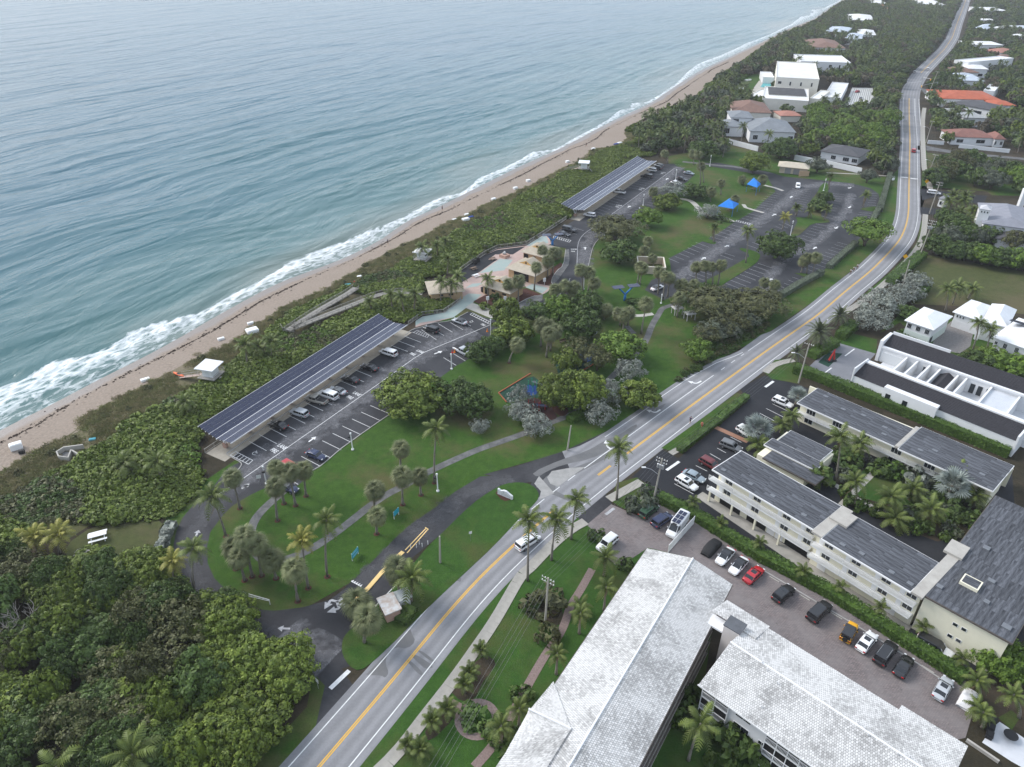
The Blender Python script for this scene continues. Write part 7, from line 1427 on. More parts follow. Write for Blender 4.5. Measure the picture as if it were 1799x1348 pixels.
def balcony_bay(L_, x0, x1, y, lvls, m_rail=M_PLASTICW, screen=True):
    for lv in range(lvls):
        z0 = 2.45*lv; b = MB(); b.box(x0,x1,y-.25,y+.0,z0+.02,z0+.2); b.build('balcony_floor', M_PLASTICW, L_.root)
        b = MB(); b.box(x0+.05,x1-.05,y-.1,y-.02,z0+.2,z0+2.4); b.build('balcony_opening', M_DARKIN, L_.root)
        nb = max(2, round((x1-x0)/1.6))
        for i in range(nb+1): x = x0+(x1-x0)*i/nb; b = MB(); b.box(x-.05,x+.05,y-.24,y-.1,z0+.2,z0+2.45); b.build('frame_post', m_rail, L_.root)
        b = MB(); b.box(x0,x1,y-.26,y-.16,z0+1.1,z0+1.17); b.build('rail', m_rail, L_.root); b = pickets([Vector((x0,y-.2,z0+.2)), Vector((x1,y-.2,z0+.2))], .9, .16, .05); o = b.build('pickets', m_rail, L_.root); o['kind'] = 'stuff'
balcony_bay(w2, xa, xb, yw, 3); balcony_bay(w2, xc, min(X2-1, xc+9), yw, 3); balcony_bay(w2, xc+11, X2-1, yw, 3)
def window(L_, x0, x1, y, z0, z1, side=-1, n=2, fm=None):
    b = MB(); e = .05; b.box(x0-e,x1+e,min(y,y+side*.05),max(y,y+side*.05),z0-e,z1+e); f = b.build('window_frame', fm or M_PLASTICW, L_.root); g = (x1-x0)/n
    for i in range(n): b = MB(); b.box(x0+g*i+.04,x0+g*(i+1)-.04,min(y,y+side*.08),max(y,y+side*.08),z0,z1); b.build('pane', M_GLASS, f)
    return f
for z in (1.0, 3.4, 5.9): window(w2, xb+1.0, xb+3.2, yw, z, z+1.1); window(w2, xb+4.6, xb+5.6, yw, z+.4, z+.9)
b = MB(); b.box(-.1,X2+.1,F0-.08,F0+.02,ZE-.2,ZE+.02); b.build('fascia', M_PLASTICW, w2.root)
tag(w2.root, 'white tiled gable roof wing beside the brick car park', 'building')
t0 = Loc('stair_tower', at('b6',1400,485,9.3), at('b6',1495,540,9.3)); b = MB(); b.box(0,t0.L,-2.3,0,9.15,9.3); b.build('roof', mat('dark_flat_roof',(.10,.105,.115),.8,.2,1.2), t0.root); b = MB(); b.box(.1,t0.L-.1,-2.25,-.05,0,9.15); b.build('wall', M_PWALL, t0.root); b = MB(); b.box(-2.6,0.05,-2.2,-.1,7.4,7.7); b.build('link_roof', mat('white_ridge'), t0.root); tag(t0.root, 'pinkish stair tower with dark flat top between the white wings', 'building')
# ---- cream apartments with grey roof sheets
M_CREAM = mat('cream_wall', (.75,.71,.555), .85, .04, .8); M_RAILW = mat('white_rail', (.70,.70,.68), .6)
M_SHEET = mat('grey_roof_sheet_felt', (.135,.142,.158), .85, col2=(.026,.028,.034), scale=.9, detail=7, objvar=.22, contrast=.16)
nn, ll, bb = nodes_of(M_SHEET); mp = nn.new('ShaderNodeMapping'); mp.inputs['Scale'].default_value = (.35, 2.6, 1); tcn = [q for q in nn if q.type == 'TEX_COORD'][0]; nzn = [q for q in nn if q.type == 'TEX_NOISE'][0]; ll.new(tcn.outputs['Object'], mp.inputs['Vector']); ll.new(mp.outputs['Vector'], nzn.inputs['Vector'])
def sheets(root, x0, x1, y0, y1, z, along='x', l=4.0, w=1.05, m=None):
    Lx, Ly = (x1-x0, y1-y0) if along == 'x' else (y1-y0, x1-x0); nr = max(1, round(Ly/w)); ww = Ly/nr; q = MB(); q.box(x0,x1,y0,y1,z-.002,z+.004); q.build('roof_deck', MATS['dark_flat_roof'], root)
    for r in range(nr):
        s = -rng.uniform(0, l)
        while s < Lx:
            st_ = l*rng.uniform(.75, 1.25); a, c = max(0, s), min(Lx, s+st_); s = s + st_
            if c-a < .3: continue
            key = ('sheet', round(c-a, 1), round(ww, 2), (m or M_SHEET).name)
            if key not in _line: b = MB(); b.box(.015, round(c-a, 1)-.015, .012, ww-.012, 0, .03); _line[key] = b.mesh('roof_sheet', m or M_SHEET)
            o = obj('roof_sheet', _line[key], root, (x0+a, y0+r*ww, z+.005+rng.uniform(0, .012)) if along == 'x' else (x0+r*ww+ww, y0+a, z+.005+rng.uniform(0, .012)), 0 if along == 'x' else R(90))
def flat_roof(root, x0, x1, y0, y1, z, m=M_PLASTICW, t=.3): b = MB(); b.box(x0,x1,y0,y1,z-t,z-.005); return b.build('roof_edge', m, root)
AZ = 7.6
ap = Loc('cream_apartment_building', at('b5',205,130,AZ), at('b5',1255,755,AZ)); AL_ = ap.L; xj = lp(ap,'b5',740,425,AZ).x; xk = lp(ap,'b5',790,460,AZ).x
flat_roof(ap.root, 0, xj, 0, 9.1, AZ); flat_roof(ap.root, xk, AL_-.6, -.9, 8.6, AZ); flat_roof(ap.root, xj, xk, -.6, 9.3, AZ+.12, M_CONC, .4); flat_roof(ap.root, AL_-.6, AL_+1.1, -.8, 13, AZ+.12, M_CONC, .4)
sheets(ap.root, .15, xj-.1, .15, 8.95, AZ); sheets(ap.root, xk+.1, AL_-.7, -.75, 8.5, AZ)
b = MB(); b.box(.8,xj+.6,1.5,8.6,0,AZ-.3); b.build('wall', M_CREAM, ap.root); b = MB(); b.box(xj+.6,AL_+.6,.7,8.2,0,AZ-.3); b.build('wall', M_CREAM, ap.root)
def gallery(root, x0, x1, yf, yw_, lvls, bay=5.0, side=-1):
    for z in lvls:
        b = MB(); b.box(x0,x1,min(yf,yw_),max(yf,yw_),z-.18,z); b.build('gallery_floor', M_PLASTICW, root)
        n_ = max(1, round((x1-x0)/bay))
        for i in range(n_):
            a, c = x0+(x1-x0)*i/n_, x0+(x1-x0)*(i+1)/n_; b = MB(); b.box(a,c,yf-.03,yf+.03,z+.92,z+1.0); b.box(a,c,yf-.03,yf+.03,z+.08,z+.14); b.box(a-.04,a+.04,yf-.04,yf+.04,z,z+1.0); r_ = b.build('railing', M_RAILW, root); o = pickets([Vector((a+.1,yf,z+.1)), Vector((c,yf,z+.1))], .85, .17, .045).build('pickets', M_RAILW, r_); o['kind'] = 'stuff'
gallery(ap.root, -.4, xj, .15, 1.5, (2.55, 5.05)); gallery(ap.root, xj+.5, AL_+.4, -.75, .7, (2.55, 5.05))
def door(L_, x0, x1, y, z0, z1, m, side=-1): b = MB(); b.box(x0,x1,min(y,y+side*.06),max(y,y+side*.06),z0,z1); return b.build('door', m, L_.root)
for xs, yw_ in (([2.4, 8.5, 14.5, 19.0], 1.5), ([xj+2.2, xj+7, xj+12, xj+16], .7)):
    for z in (2.55, 5.05):
        for x in xs: window(ap, x, x+1.5, yw_, z+.25, z+2.0, n=2); window(ap, x+2.6, x+3.2, yw_, z+1.4, z+1.8, n=1); door(ap, x-1.0, x-.2, yw_, z, z+2.0, M_PLASTICW)
for x in np.arange(.4, xj-1, 5.0): b = MB(); b.box(x-.16,x+.16,.1,.42,0,2.4); b.build('column', M_CREAM, ap.root)
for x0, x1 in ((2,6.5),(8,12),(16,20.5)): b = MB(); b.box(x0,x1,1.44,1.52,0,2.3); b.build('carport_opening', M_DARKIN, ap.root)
for x0 in (12.3,14.0,xj+2,xj+14): door(ap, x0, x0+1.5, 1.48 if x0 < xj else .66, .05, 2.2, M_PLASTICW)
sheet('apron', [Vector((*(Matrix.Rotation(ap.a, 2) @ Vector((x,y)))+ap.p0.to_2d(), 0)) for x,y in ((-2,-.6),(AL_+1,-2.4),(AL_+1,1),(-2,1.6))], M_WALK, .03)
for x,y in ((1.5,1.5),(7,2),(11.5,2.2),(xj-3,2),(xk+3,.5),(xk+6,1),(xk+11,.8),(xk+14,.7)): b = MB(); b.box(x-.45,x+.45,y-.35,y+.35,AZ+.04,AZ+.12); b.build('roof_vent', mat('roof_vent_white',(.15,.16,.175),.7,.15,2), ap.root)
b = MB(); b.box(xj+.2,xj+3.4,4.4,8.0,AZ+.05,AZ+.45); b.build('roof_unit', M_CONC, ap.root); tag(ap.root, 'three storey cream apartment block with white galleries along the hedge', 'building')
_p = at('b5',1270,765,AZ); aw = Loc('cream_apartment_building', _p, _p+Vector((math.cos(R(-46.5)), math.sin(R(-46.5)), 0))); WL = 12.6
flat_roof(aw.root, 0, WL, 0, 33, AZ+.02, M_FASCIA); sheets(aw.root, .1, WL-.1, .1, 32.9, AZ+.02, 'y', 4.0, 1.0); b = MB(); b.box(.6,WL-.5,.5,32.4,0,AZ-.28); b.build('wall', M_CREAM, aw.root)
for x,z in ((5.2,4.9),(6.4,4.9),(5.2,2.4),(6.4,2.4)): window(aw, x, x+.7, .5, z, z+.5, n=1)
for x0,x1,y0,y1 in ((1.0,1.9,3,3.8),(6,7,10,10.8),(10.4,11.6,2,3),(7,7.8,5,5.8),(3,4,17,18)): b = MB(); b.box(x0,x1,y0,y1,AZ+.06,AZ+.3); b.build('roof_vent', MATS['roof_vent_white'], aw.root)
b = MB(); b.box(3.2,5.8,6.3,8.6,AZ-.3,AZ+.6); b.build('roof_hatch', M_CREAM, aw.root); b = MB(); b.box(3.4,5.6,6.5,8.4,AZ+.6,AZ+.62); b.build('hatch_top', M_SHEET, aw.root); u_ = lp(aw,'b5',1455,540,AZ+.3); b = MB(); b.box(u_.x-1.4,u_.x+1.4,u_.y-1.8,u_.y+1.8,AZ+.06,AZ+.5); b.build('roof_unit', M_CONC, aw.root); tag(aw.root, 'right wing of the cream apartments with blank end wall', 'building')
BZ = 5.1
bk = Loc('cream_apartment_building', at('b3',360,460,BZ), at('b3',1610,1020,BZ)); BL = bk.L; xm = lp(bk,'b3',985,735,BZ).x
flat_roof(bk.root, 0, xm, 0, 9, BZ); flat_roof(bk.root, xm+.8, BL, -.8, 10.4, BZ+.35); flat_roof(bk.root, xm, xm+.8, -.3, 9.6, BZ+.45, M_CONC, .5); sheets(bk.root, .1, xm-.1, .1, 8.9, BZ); sheets(bk.root, xm+.9, BL-.1, -.7, 10.3, BZ+.35)
b = MB(); b.box(.4,BL-.5,1.4,8.6,0,BZ-.28); b.build('wall', M_CREAM, bk.root); gallery(bk.root, .3, BL-1, .2, 1.4, (2.5,)); b = MB(); wall_line(b, [Vector((-2,9.6,0)), Vector((BL,10.9,0))], .3, 4.4); b.build('parapet_wall', M_CREAM, bk.root)
for x in (2.0, 8, 14, 20.5, 27, 33): window(bk, x, x+2.0, 1.4, 2.7, 4.3, n=3); window(bk, x, x+1.8, 1.4, .5, 1.7, n=2)
for x,y in ((3,7),(8,5),(12,6),(17,5),(18,2.5),(xm+4,2),(xm+6,4),(xm+15,3)): b = MB(); b.box(x-.5,x+.5,y-.35,y+.35,BZ+.38 if x > xm else BZ+.04,BZ+.46 if x > xm else BZ+.12); b.build('roof_vent', MATS['roof_vent_white'], bk.root)
tag(bk.root, 'two storey back wing of the cream apartments below the white house', 'building')
mid = Loc('link_building', at('b3',150,725,3.1), at('b3',480,890,3.1)); ML = mid.L; flat_roof(mid.root, 0, ML, 0, 3.4, 3.1); flat_roof(mid.root, 1, ML-1, 3.4, 9, 2.9); flat_roof(mid.root, 2, ML+2, -3.6, 0, 2.7, M_FASCIA); sheets(mid.root, .1, ML-.1, .1, 3.3, 3.1); sheets(mid.root, 1.1, ML-1.1, 3.5, 8.9, 2.9); sheets(mid.root, 2.1, ML+1.9, -3.5, -.1, 2.7); b = MB(); b.box(.5,ML-.5,-3.0,8.5,0,2.5); b.build('wall', M_CREAM, mid.root); tag(mid.root, 'low dark roofed link building between the cream wings', 'building')
rail_fence(pts('b4','625,975 785,795'), 1.9, 'white board fence behind the camper van', M_PLASTICW, 1.6, pk=.14)
# ---- modern white house: two long bars with dark shingles
M_SHING = mat('black_shingles', (.042,.040,.046), .85, col2=(.02,.019,.022), scale=2.4, detail=6, bump=.3)
def shingles(root, x0, x1, y0, z0, y1, z1, step=.45):
    """overlapping courses, joined"""
    n_ = round(math.hypot(y1-y0, z1-z0)/step); b = MB()
    for i in range(n_): a, c = i/n_, (i+1)/n_; ya, za, yc, zc = y0+(y1-y0)*a, z0+(z1-z0)*a, y0+(y1-y0)*c, z0+(z1-z0)*c; b.face((x0,ya,za+.05),(x1,ya,za+.05),(x1,yc,zc+.0),(x0,yc,zc+.0)); b.face((x0,ya,za-.02),(x1,ya,za-.02),(x1,ya,za+.05),(x0,ya,za+.05))
    o = b.build('shingle_roof', M_SHING, root); o['kind'] = 'stuff'; return o
MZ = 3.9
ms = Loc('modern_white_house', at('d4',0,478,MZ), at('d4',1715,1170,MZ)); SL = ms.L; yb_ = lp(ms,'d4',105,345,MZ+1.2).y; yp = yb_+1.4
b = MB(); b.box(0,SL,0,yp,0,MZ-.05); b.build('wall', M_WALLW, ms.root); shingles(ms.root, -.1, SL, -.1, MZ, yb_, MZ+1.3); b = MB(); b.box(-.2,SL+2,yb_+.1,yp,0,MZ+1.6); b.build('parapet_wall', M_WALLW, ms.root); b = MB(); b.box(-.3,0,-.2,yp,0,MZ+1.9); b.build('end_wall', M_WALLW, ms.root); b = MB(); b.box(SL,SL+.4,-.2,yp,0,MZ+1.2); b.build('end_wall', M_WALLW, ms.root)
x0_, x1_ = lp(ms,'d4',365,565,MZ+.8).x, lp(ms,'d4',925,785,MZ+.8).x; b = MB(); b.box(x0_,x1_,-1.0,.6,0,MZ+.75); b.build('bay_wall', M_WALLW, ms.root)
for x in (x0_+.8, x0_+4.6): window(ms, x, x+1.0, -1.0, 1.9, 3.2, n=1, fm=M_BLACK)
for i in range(4): b = MB(); b.box(x0_+3+i*1.1,x0_+3.7+i*1.1,-1.9,-1.2,0,.8); b.build('condenser', M_STEEL, ms.root)
tag(ms.root, 'front bar of the modern white house with black shingle roof', 'house')
NZ = 4.2
mn = Loc('modern_white_house', at('d4',285,165,NZ), at('d4',1799,688,NZ)); NL = mn.L+6; yn_ = lp(mn,'d4',300,125,NZ+.9).y; yn_ = max(3.2, yn_)
b = MB(); b.box(0,NL,0,yn_+2.4,0,NZ-.02); b.build('wall', M_WALLW, mn.root); shingles(mn.root, .4, NL, .5, NZ+.0, yn_+2.4, NZ+1.3); b = MB(); b.box(-.35,.4,-.3,yn_+2.6,0,NZ+1.5); b.build('end_wall', M_WALLW, mn.root); b = MB(); b.box(.4,14,yn_+2.4,yn_+2.7,0,NZ+2.0); b.build('parapet_wall', M_WALLW, mn.root); b = MB(); b.box(-.1,NL,-.25,.45,NZ-.4,NZ+.08); b.build('coping', M_WALLW, mn.root)
tag(mn.root, 'rear bar of the modern white house behind the courtyards', 'house')
gy = -abs(mn(at('d4',105,290,5.4)).y)
b = MB(); b.box(.5,9,-.12,.02,.2,2.8); b.build('garage_door', mat('pale_door'), mn.root)
cw = [lp(mn,'d4',x,y,3.8).x for x,y in ((525,320),(640,360),(770,405),(900,425),(1090,490),(1165,540),(1440,620),(1745,715))]
for x in cw: b = MB(); b.box(x-.2,x+.2,gy+.3,-.05,0,3.7); b.build('court_wall', M_WALLW, mn.root)
b = MB(); b.box(cw[0]-5,NL,gy+.2,-.02,.02,.14); b.build('court_floor', mat('pale_terrace',(.55,.56,.58),.8,.08,.8), mn.root)
for x in (cw[1]+1.6, cw[5]+1.2, cw[5]+2.8, cw[5]+4.6): window(mn, x, x+.9, -.02, .3, 2.6, n=1, fm=M_BLACK)
b = MB(); b.box(cw[6]+.2,cw[7]-.2,gy+.4,-.1,3.0,3.15); b.build('court_roof', mat('pale_flat_roof',(.50,.52,.55),.7,.1,.6), mn.root)
xg0, xg1 = cw[3]+.3, cw[4]-.3; b = MB(); xm_ = (xg0+xg1)/2; b.face((xg0,gy+.4,2.4),(xm_,gy+.4,3.4),(xm_,-.1,3.4),(xg0,-.1,2.4)); b.face((xg1,gy+.4,2.4),(xm_,gy+.4,3.4),(xm_,-.1,3.4),(xg1,-.1,2.4)); b.build('gabled_link_roof', M_SHING, mn.root)
root = empty('red_sculpture', at('b3',575,195), .3); b = MB(); b.box(-1.2,1.2,-.7,.7,.02,.3); b.build('base', M_BLACK, root); b = MB(); b.tube([(-.6,0,.3),(.5,0,3.2)], [.35,.12], 4); b.tube([(.9,0,.3),(.4,0,2.9)], [.3,.12], 4); b.build('figure', M_RED, root); tag(root, 'red angular sculpture on a dark plinth beside the drive', 'sculpture')
# ---- houses
FOOT = []
def house(name, k, A, B, C, ze, zr, rm, wm, label, wins=(), cat='house', hip=.5, over=.6, base=None, fl=None):
    a, b_, c_ = at(k,*A,ze), at(k,*B,ze), at(k,*C,ze); f = Loc(name, a, b_); w = f.L; yc = f(c_).y; sg = 1 if yc > 0 else -1; d = max(2.5, abs(yc)); V = lambda x,y,z: (x, sg*y, z); FOOT.append([(a.x,a.y),(b_.x,b_.y),((b_+c_-b_).x,c_.y),((a+c_-b_).x,(a+c_-b_).y)]); b = MB(); h_ = min(d*hip, w*.5)
    if zr > ze+.05:
        if w >= d: r0, r1 = V(h_,d/2,zr), V(w-h_,d/2,zr); b.face(V(0,0,ze),V(w,0,ze),r1,r0); b.face(V(0,d,ze),V(w,d,ze),r1,r0); b.face(V(0,0,ze),V(0,d,ze),r0); b.face(V(w,0,ze),V(w,d,ze),r1)
        else: h2 = min(w*hip, d*.5); r0, r1 = V(w/2,h2,zr), V(w/2,d-h2,zr); b.face(V(0,0,ze),V(0,d,ze),r1,r0); b.face(V(w,0,ze),V(w,d,ze),r1,r0); b.face(V(0,0,ze),V(w,0,ze),r0); b.face(V(0,d,ze),V(w,d,ze),r1)
        b.prism([(0,0),(w,0),(w,sg*d),(0,sg*d)], ze-.18, ze-.01)
    else: b.prism([(0,0),(w,0),(w,sg*d),(0,sg*d)], ze-.2, ze)
    b.build('roof', rm, f.root); e = over if zr > ze+.05 else .02; Y = lambda y: sg*y
    def bx(nm, x0,x1,y0,y1,z0,z1,m): q = MB(); q.box(x0,x1,min(Y(y0),Y(y1)),max(Y(y0),Y(y1)),z0,z1); return q.build(nm, m, f.root)
    if zr <= ze+.05:
        for x0,x1,y0,y1 in ((-.02,w+.02,-.02,.3),(-.02,w+.02,d-.3,d+.02),(-.02,.3,.3,d-.3),(w-.3,w+.02,.3,d-.3)): bx('parapet', x0,x1,y0,y1,ze-.1,ze+.45,wm)
    bx('wall', e,w-e,e,d-e,0,ze-.2,wm)
    if base: bx('lower_wall', e-.04,w-e+.04,e-.04,d-e+.04,0,ze*.48,base)
    for (sd_, u0, u1, z0, z1, n_) in wins:
        if sd_ == 'f': x0, x1 = u0*w, u1*w; fr_ = MB(); fr_.box(x0-.06,x1+.06,min(Y(e-.09),Y(e)),max(Y(e-.09),Y(e)),z0-.06,z1+.06); fo = fr_.build('window_frame', M_PLASTICW, f.root); g = (x1-x0)/n_; [(lambda q: (q.box(x0+g*i+.03,x0+g*(i+1)-.03,min(Y(e-.12),Y(e)),max(Y(e-.12),Y(e)),z0,z1), q.build('pane', M_GLASS, fo)))(MB()) for i in range(n_)]
        else: xx = e if sd_ == 'l' else w-e; y0, y1 = u0*d, u1*d; s_ = -1 if sd_ == 'l' else 1; q = MB(); q.box(min(xx,xx+s_*.12),max(xx,xx+s_*.12),min(Y(y0),Y(y1)),max(Y(y0),Y(y1)),z0,z1); q.build('window', M_GLASS, f.root)
    return tag(f.root, label, cat), f
M_WMETAL = mat('white_metal_roof', (.70,.71,.72), .5, .06, .6); M_MINT = mat('pale_mint_wall', (.60,.67,.62), .85, .04, 1)
W6 = [('f',.12,.26,3.0,4.2,3),('f',.42,.56,3.0,4.2,3),('f',.72,.86,3.0,4.2,3)]
house('guest_house', 'b2', (805,885), (980,945), (1095,862), 4.9, 6.3, M_WMETAL, M_WALLW, 'small two storey white villa with mint base beside the cobbled court', W6+[('r',.1,.22,.1,2.0,1)], base=M_MINT)
house('villa', 'b2', (1090,835), (1270,895), (1320,800), 4.4, 6.0, M_WMETAL, M_WALLW, 'white garage wing of the villa with two broad doors', [('f',.15,.2,3.1,3.7,1),('f',.25,.3,3.1,3.7,1),('f',.35,.4,3.1,3.7,1),('f',.65,.7,3.1,3.7,1)], base=M_WALLW)
house('villa', 'b2', (1265,890), (1420,930), (1500,830), 5.4, 7.2, M_WMETAL, M_WALLW, 'middle block of the white villa with raised metal roof', [('f',.5,.62,1.0,2.6,2)])
house('villa', 'b2', (1325,985), (1600,1080), (1700,940), 5.6, 7.4, M_WMETAL, M_WALLW, 'right block of the white villa with mint lower storey', [('f',.08,.14,3.9,4.6,2),('f',.27,.35,3.6,4.8,3),('f',.52,.60,3.6,4.8,3),('f',.05,.14,.9,2.2,3),('f',.28,.38,.9,2.2,3),('f',.52,.62,.9,2.2,3)], base=M_MINT)
p = at('b2',1490,900,7.2); b = MB(); [b.box(-2.2+1.1*i,-1.15+1.1*i,-1.7+1.75*j,j*1.75,0,.06) for i in range(4) for j in range(2)]; o = b.build('solar_array', M_CELL, None, False, p, R(-46)); o.rotation_euler = (R(-14),0,R(-46)); tag(o, 'roof solar panels on the white villa', 'solar panel')
for x_, y_ in ((1225,1000),(1300,1010)): b = MB(); b.box(-.5,.5,-.2,.2,0,4.6); tag(b.build('chimney_wall', M_WALLW, None, False, at('b2',x_,y_), R(-46)), 'white slab column %s of the villa gate' % ('left' if x_ < 1260 else 'right'), 'column')
house('grey_roof_mansion', 'd7', (940,690), (1700,790), (1700,520), 6.5, 8.6, mat('slate_grey_roof',(.22,.225,.255),.7,.15,.5), M_WALLW, 'grey roofed mansion at the right edge with white cupola', (), hip=.25); house('grey_roof_mansion', 'd7', (1110,890), (1700,980), (1700,800), 3.6, 5.6, mat('dark_tile_roof',(.07,.068,.075),.85,.3,2), M_WALLW, 'dark tiled front roof of the mansion at the right edge', (), hip=.2)
cu, f_ = house('cupola', 'd7', (905,500), (1060,525), (1085,480), 10.4, 11.4, mat('pale_grey_roof',(.45,.45,.47),.7), M_WALLW, 'white cupola with three windows on the grey mansion roof', [('f',.2,.32,9.2,9.8,1),('f',.45,.57,9.2,9.8,1),('f',.7,.82,9.2,9.8,1)], cat='cupola', over=.15)
b = MB(); b.box(-.9,.9,-.7,.7,0,10.6); tag(b.build('white_chimney', M_WALLW, None, False, at('d7',1385,600,0)), 'white chimney on the far slope of the grey mansion', 'chimney')
house('gatehouse', 'd7', (365,360), (455,385), (500,350), 3.2, 4.6, MATS['slate_grey_roof'], M_WALLW, 'small white gatehouse with grey hipped roof by the road', [('f',.3,.6,.9,2.2,1)], over=.3)
sheet('gate_drive', pts('d7','130,240 420,270 750,310 1010,330 960,440 740,420 480,300 150,390'), M_ASPHNEW, .014); sheet('gate_drive', pts('d7','130,480 480,510 500,570 130,580'), M_ASPHNEW, .014)
# ---- other plants of this side
plant_row('date', 'b2 310,1060 300,960', 'big grey green date palm beside the driveway hedge', None, sc=1.15, n=44, dead=3, thick=2.0); plant_row('date', 'b2 435,935 425,860', 'date palm farther up the driveway hedge', None, sc=1.0, n=44, dead=3, thick=2.0); plant_row('date', 'b2 175,1150 165,1080', 'small date palm behind the leaning utility pole', None, sc=.8, n=36, thick=1.6)
silver_palm(at('b4',1175,265), 2.6, 'silver fan palm over parked cars in the sealed lot', 1.35); silver_palm(at('b3',1310,1075), 3.4, 'large silver fan palm in the apartment courtyard', 1.35); silver_palm(at('b3',355,470), 2.2, 'dark silvery fan palm at the roof corner', .9)
plant_row('coco', 'b3 320,640 325,545;255,650 265,600;120,760 110,720;160,790 150,760', 'leafy palm between sealed lot and link building', 'palms at the link building', sc=.95)
plant_row('coco', 'b3 600,960 640,680;760,820 760,720;740,830 700,800;730,1110 735,960;950,1170 960,1060;1090,1080 1100,1010;1210,1225 1215,1135;1390,1000 1390,900;1450,1010 1470,930;1480,1120 1490,1050;1000,1240 980,1195;500,960 500,920', 'palm in the apartment courtyard', 'palms in the courtyard', sc=1.05)
for i, (x_, y_, r_, h_) in enumerate(((500,960,2.6,3.2),(900,900,2.4,2.6),(970,920,2.4,2.4),(1090,960,2.6,3),(1160,970,2.4,2.8),(1440,1040,2.4,3),(1380,1170,2.6,3),(690,870,2.2,2.6),(640,820,2.2,2.6))): shrub(['dark','dark','hedge','silver','grey','grey','dark','dark','dark'][i], at('b3',x_,y_), r_, h_, 'courtyard shrub among the apartment palms, '+nth(i,9), 'courtyard shrubs')
for i, p in enumerate(scatter([(q.x,q.y) for q in CY], 2.6)):
    if not inside(p, [(q.x,q.y) for q in pts('b3','700,980 790,880 1000,900 1150,960 1100,1080 900,1150 740,1080')]): shrub(['dark','hedge','dark','grey'][i % 4], (p[0],p[1],0), rng.uniform(.9,1.7), rng.uniform(1,2.2), 'low leafy shrub filling the apartment courtyard beds', 'courtyard bed shrubs')
plant_row('small', 'b4 775,720 785,655;945,835 950,790;1190,975 1200,915;1480,1150 1480,1090;b5 860,775 865,730;1065,890 1070,840;1260,985 1280,935;1475,1150 1480,1095', 'young palm planted along the long hedge', 'young palms along the long hedge', sc=.9, n=13, dead=1, thick=.7)
plant_row('coco', 'd6 355,935 465,560', 'stout palm in the dark garden between the white wings', None, sc=1.05, n=13)
for i, (x_, y_, r_, h_) in enumerate(((700,850,2.4,4.0),(850,780,2.2,4.2),(980,900,2.2,4.0),(560,330,1.8,3.4),(300,300,1.6,3.4),(330,500,1.8,2.8),(150,480,1.2,2.4))): shrub('dark', at('d6',x_,y_), r_, h_, 'dark garden shrub below the white balconies, '+nth(i,7), 'garden shrubs')
plant_row('coco', 'd8 890,1010 840,860;620,870 610,760;640,1080 640,980;600,1010 610,940', 'palm in the bottom right corner garden', 'palms in the corner garden', sc=.68)
for i, (x_, y_) in enumerate(((690,690),(790,720),(880,710))): tree('bright', at('d8',x_,y_), 3.0, 4.4, 'bright bushy tree at the end of the cream wall, '+nth(i,3), 'bushes at the cream wall')
grounds('terrace', 'd8 710,1080 760,1040 1000,1200 1000,1400 840,1310 640,1180', mat('pale_terrace'), .02); grounds('corner_lawn', 'd8 750,1010 840,960 900,1010 840,1100', M_LAWN2, .02); b = MB(); wall_line(b, pts('d8','530,1170 750,1320'), .3, .5); tag(b.build('garden_wall', M_CONC), 'low pale garden wall in the bottom right corner', 'wall')
root = empty('garden_table', at('d8',825,1150)); b = MB(); b.lathe([(0,.74),(.9,.74),(.9,.7),(0,.7)], 14); b.build('table_top', M_BLACK, root); b = MB(); b.tube([(0,0,0),(0,0,.7)], .1, 8); b.build('pedestal', M_BLACK, root); tag(root, 'round black garden table on the pale terrace', 'table')
for i, (x_, y_) in enumerate(((710,1040),(695,1090),(685,1140))): crate('lounger', 'd8', x_, y_, 1.1, .8, .7, M_BLACK, 'black padded lounger beside the terrace, '+nth(i,3), 'lounger', .9, group='loungers')
plant_row('coco', 'b2 1045,830 1070,700;1090,790 1120,690;1180,760 1210,700', 'coconut palm on the dry lawn behind the villas', 'palms on the dry lawn', sc=1.1); plant_row('coco', 'b2 1200,1090 1250,900;1275,1110 1320,940', 'tall thin palm at the villa gate', 'palms at the villa gate', sc=.85)
tree('dark', at('b2',1230,1180), 4.0, 4.0, 'dark bushy tree left of the villa hedge'); tree('bright', at('b2',1330,1180), 4.6, 4.6, 'bright bushy tree below the villa'); tree('bright', at('b2',1430,1200), 4.6, 4.4, 'bright bushy tree at the right end below the villa'); tree('dark', at('b2',800,870), 3.0, 3.4, 'dark bush behind the silver trees')
for i, (x_, y_, k_) in enumerate(((300,1080,'dark'),(420,1140,'dark'),(560,1160,'dark'),(700,1180,'dark'),(830,1200,'dark'),(930,1230,'bright'),(1040,1240,'dark'),(1150,1270,'dark'),(1270,1280,'dark'),(1380,1300,'bright'),(1480,1320,'dark'))): tree(k_, at('d7',x_,y_), rng.uniform(3.6,4.6), rng.uniform(5,6.6), 'leafy tree in the row closing the dry lawn, '+nth(i,11), 'tree row behind the dry lawn')
for i, (x_, y_, k_) in enumerate(((360,900,'dark'),(470,980,'grey'),(620,900,'dark'),(740,950,'dark'),(870,980,'grey'),(980,860,'dark'),(1060,830,'dark'),(560,800,'dark'),(430,720,'dark'),(1330,1080,'olive'),(1000,960,'dark'))): tree(k_, at('d7',x_,y_), rng.uniform(3.2,4.6), rng.uniform(5,7.5), 'tree screening the grey roofed mansion, '+nth(i,11), 'trees screening the mansion')
plant_row('coco', 'd7 600,520 560,330;700,560 700,400;760,520 740,330;680,720 640,540;520,560 500,400;760,760 740,640;840,640 820,520', 'coconut palm before the grey roofed mansion', 'palms before the mansion', sc=1.2, detail=False)
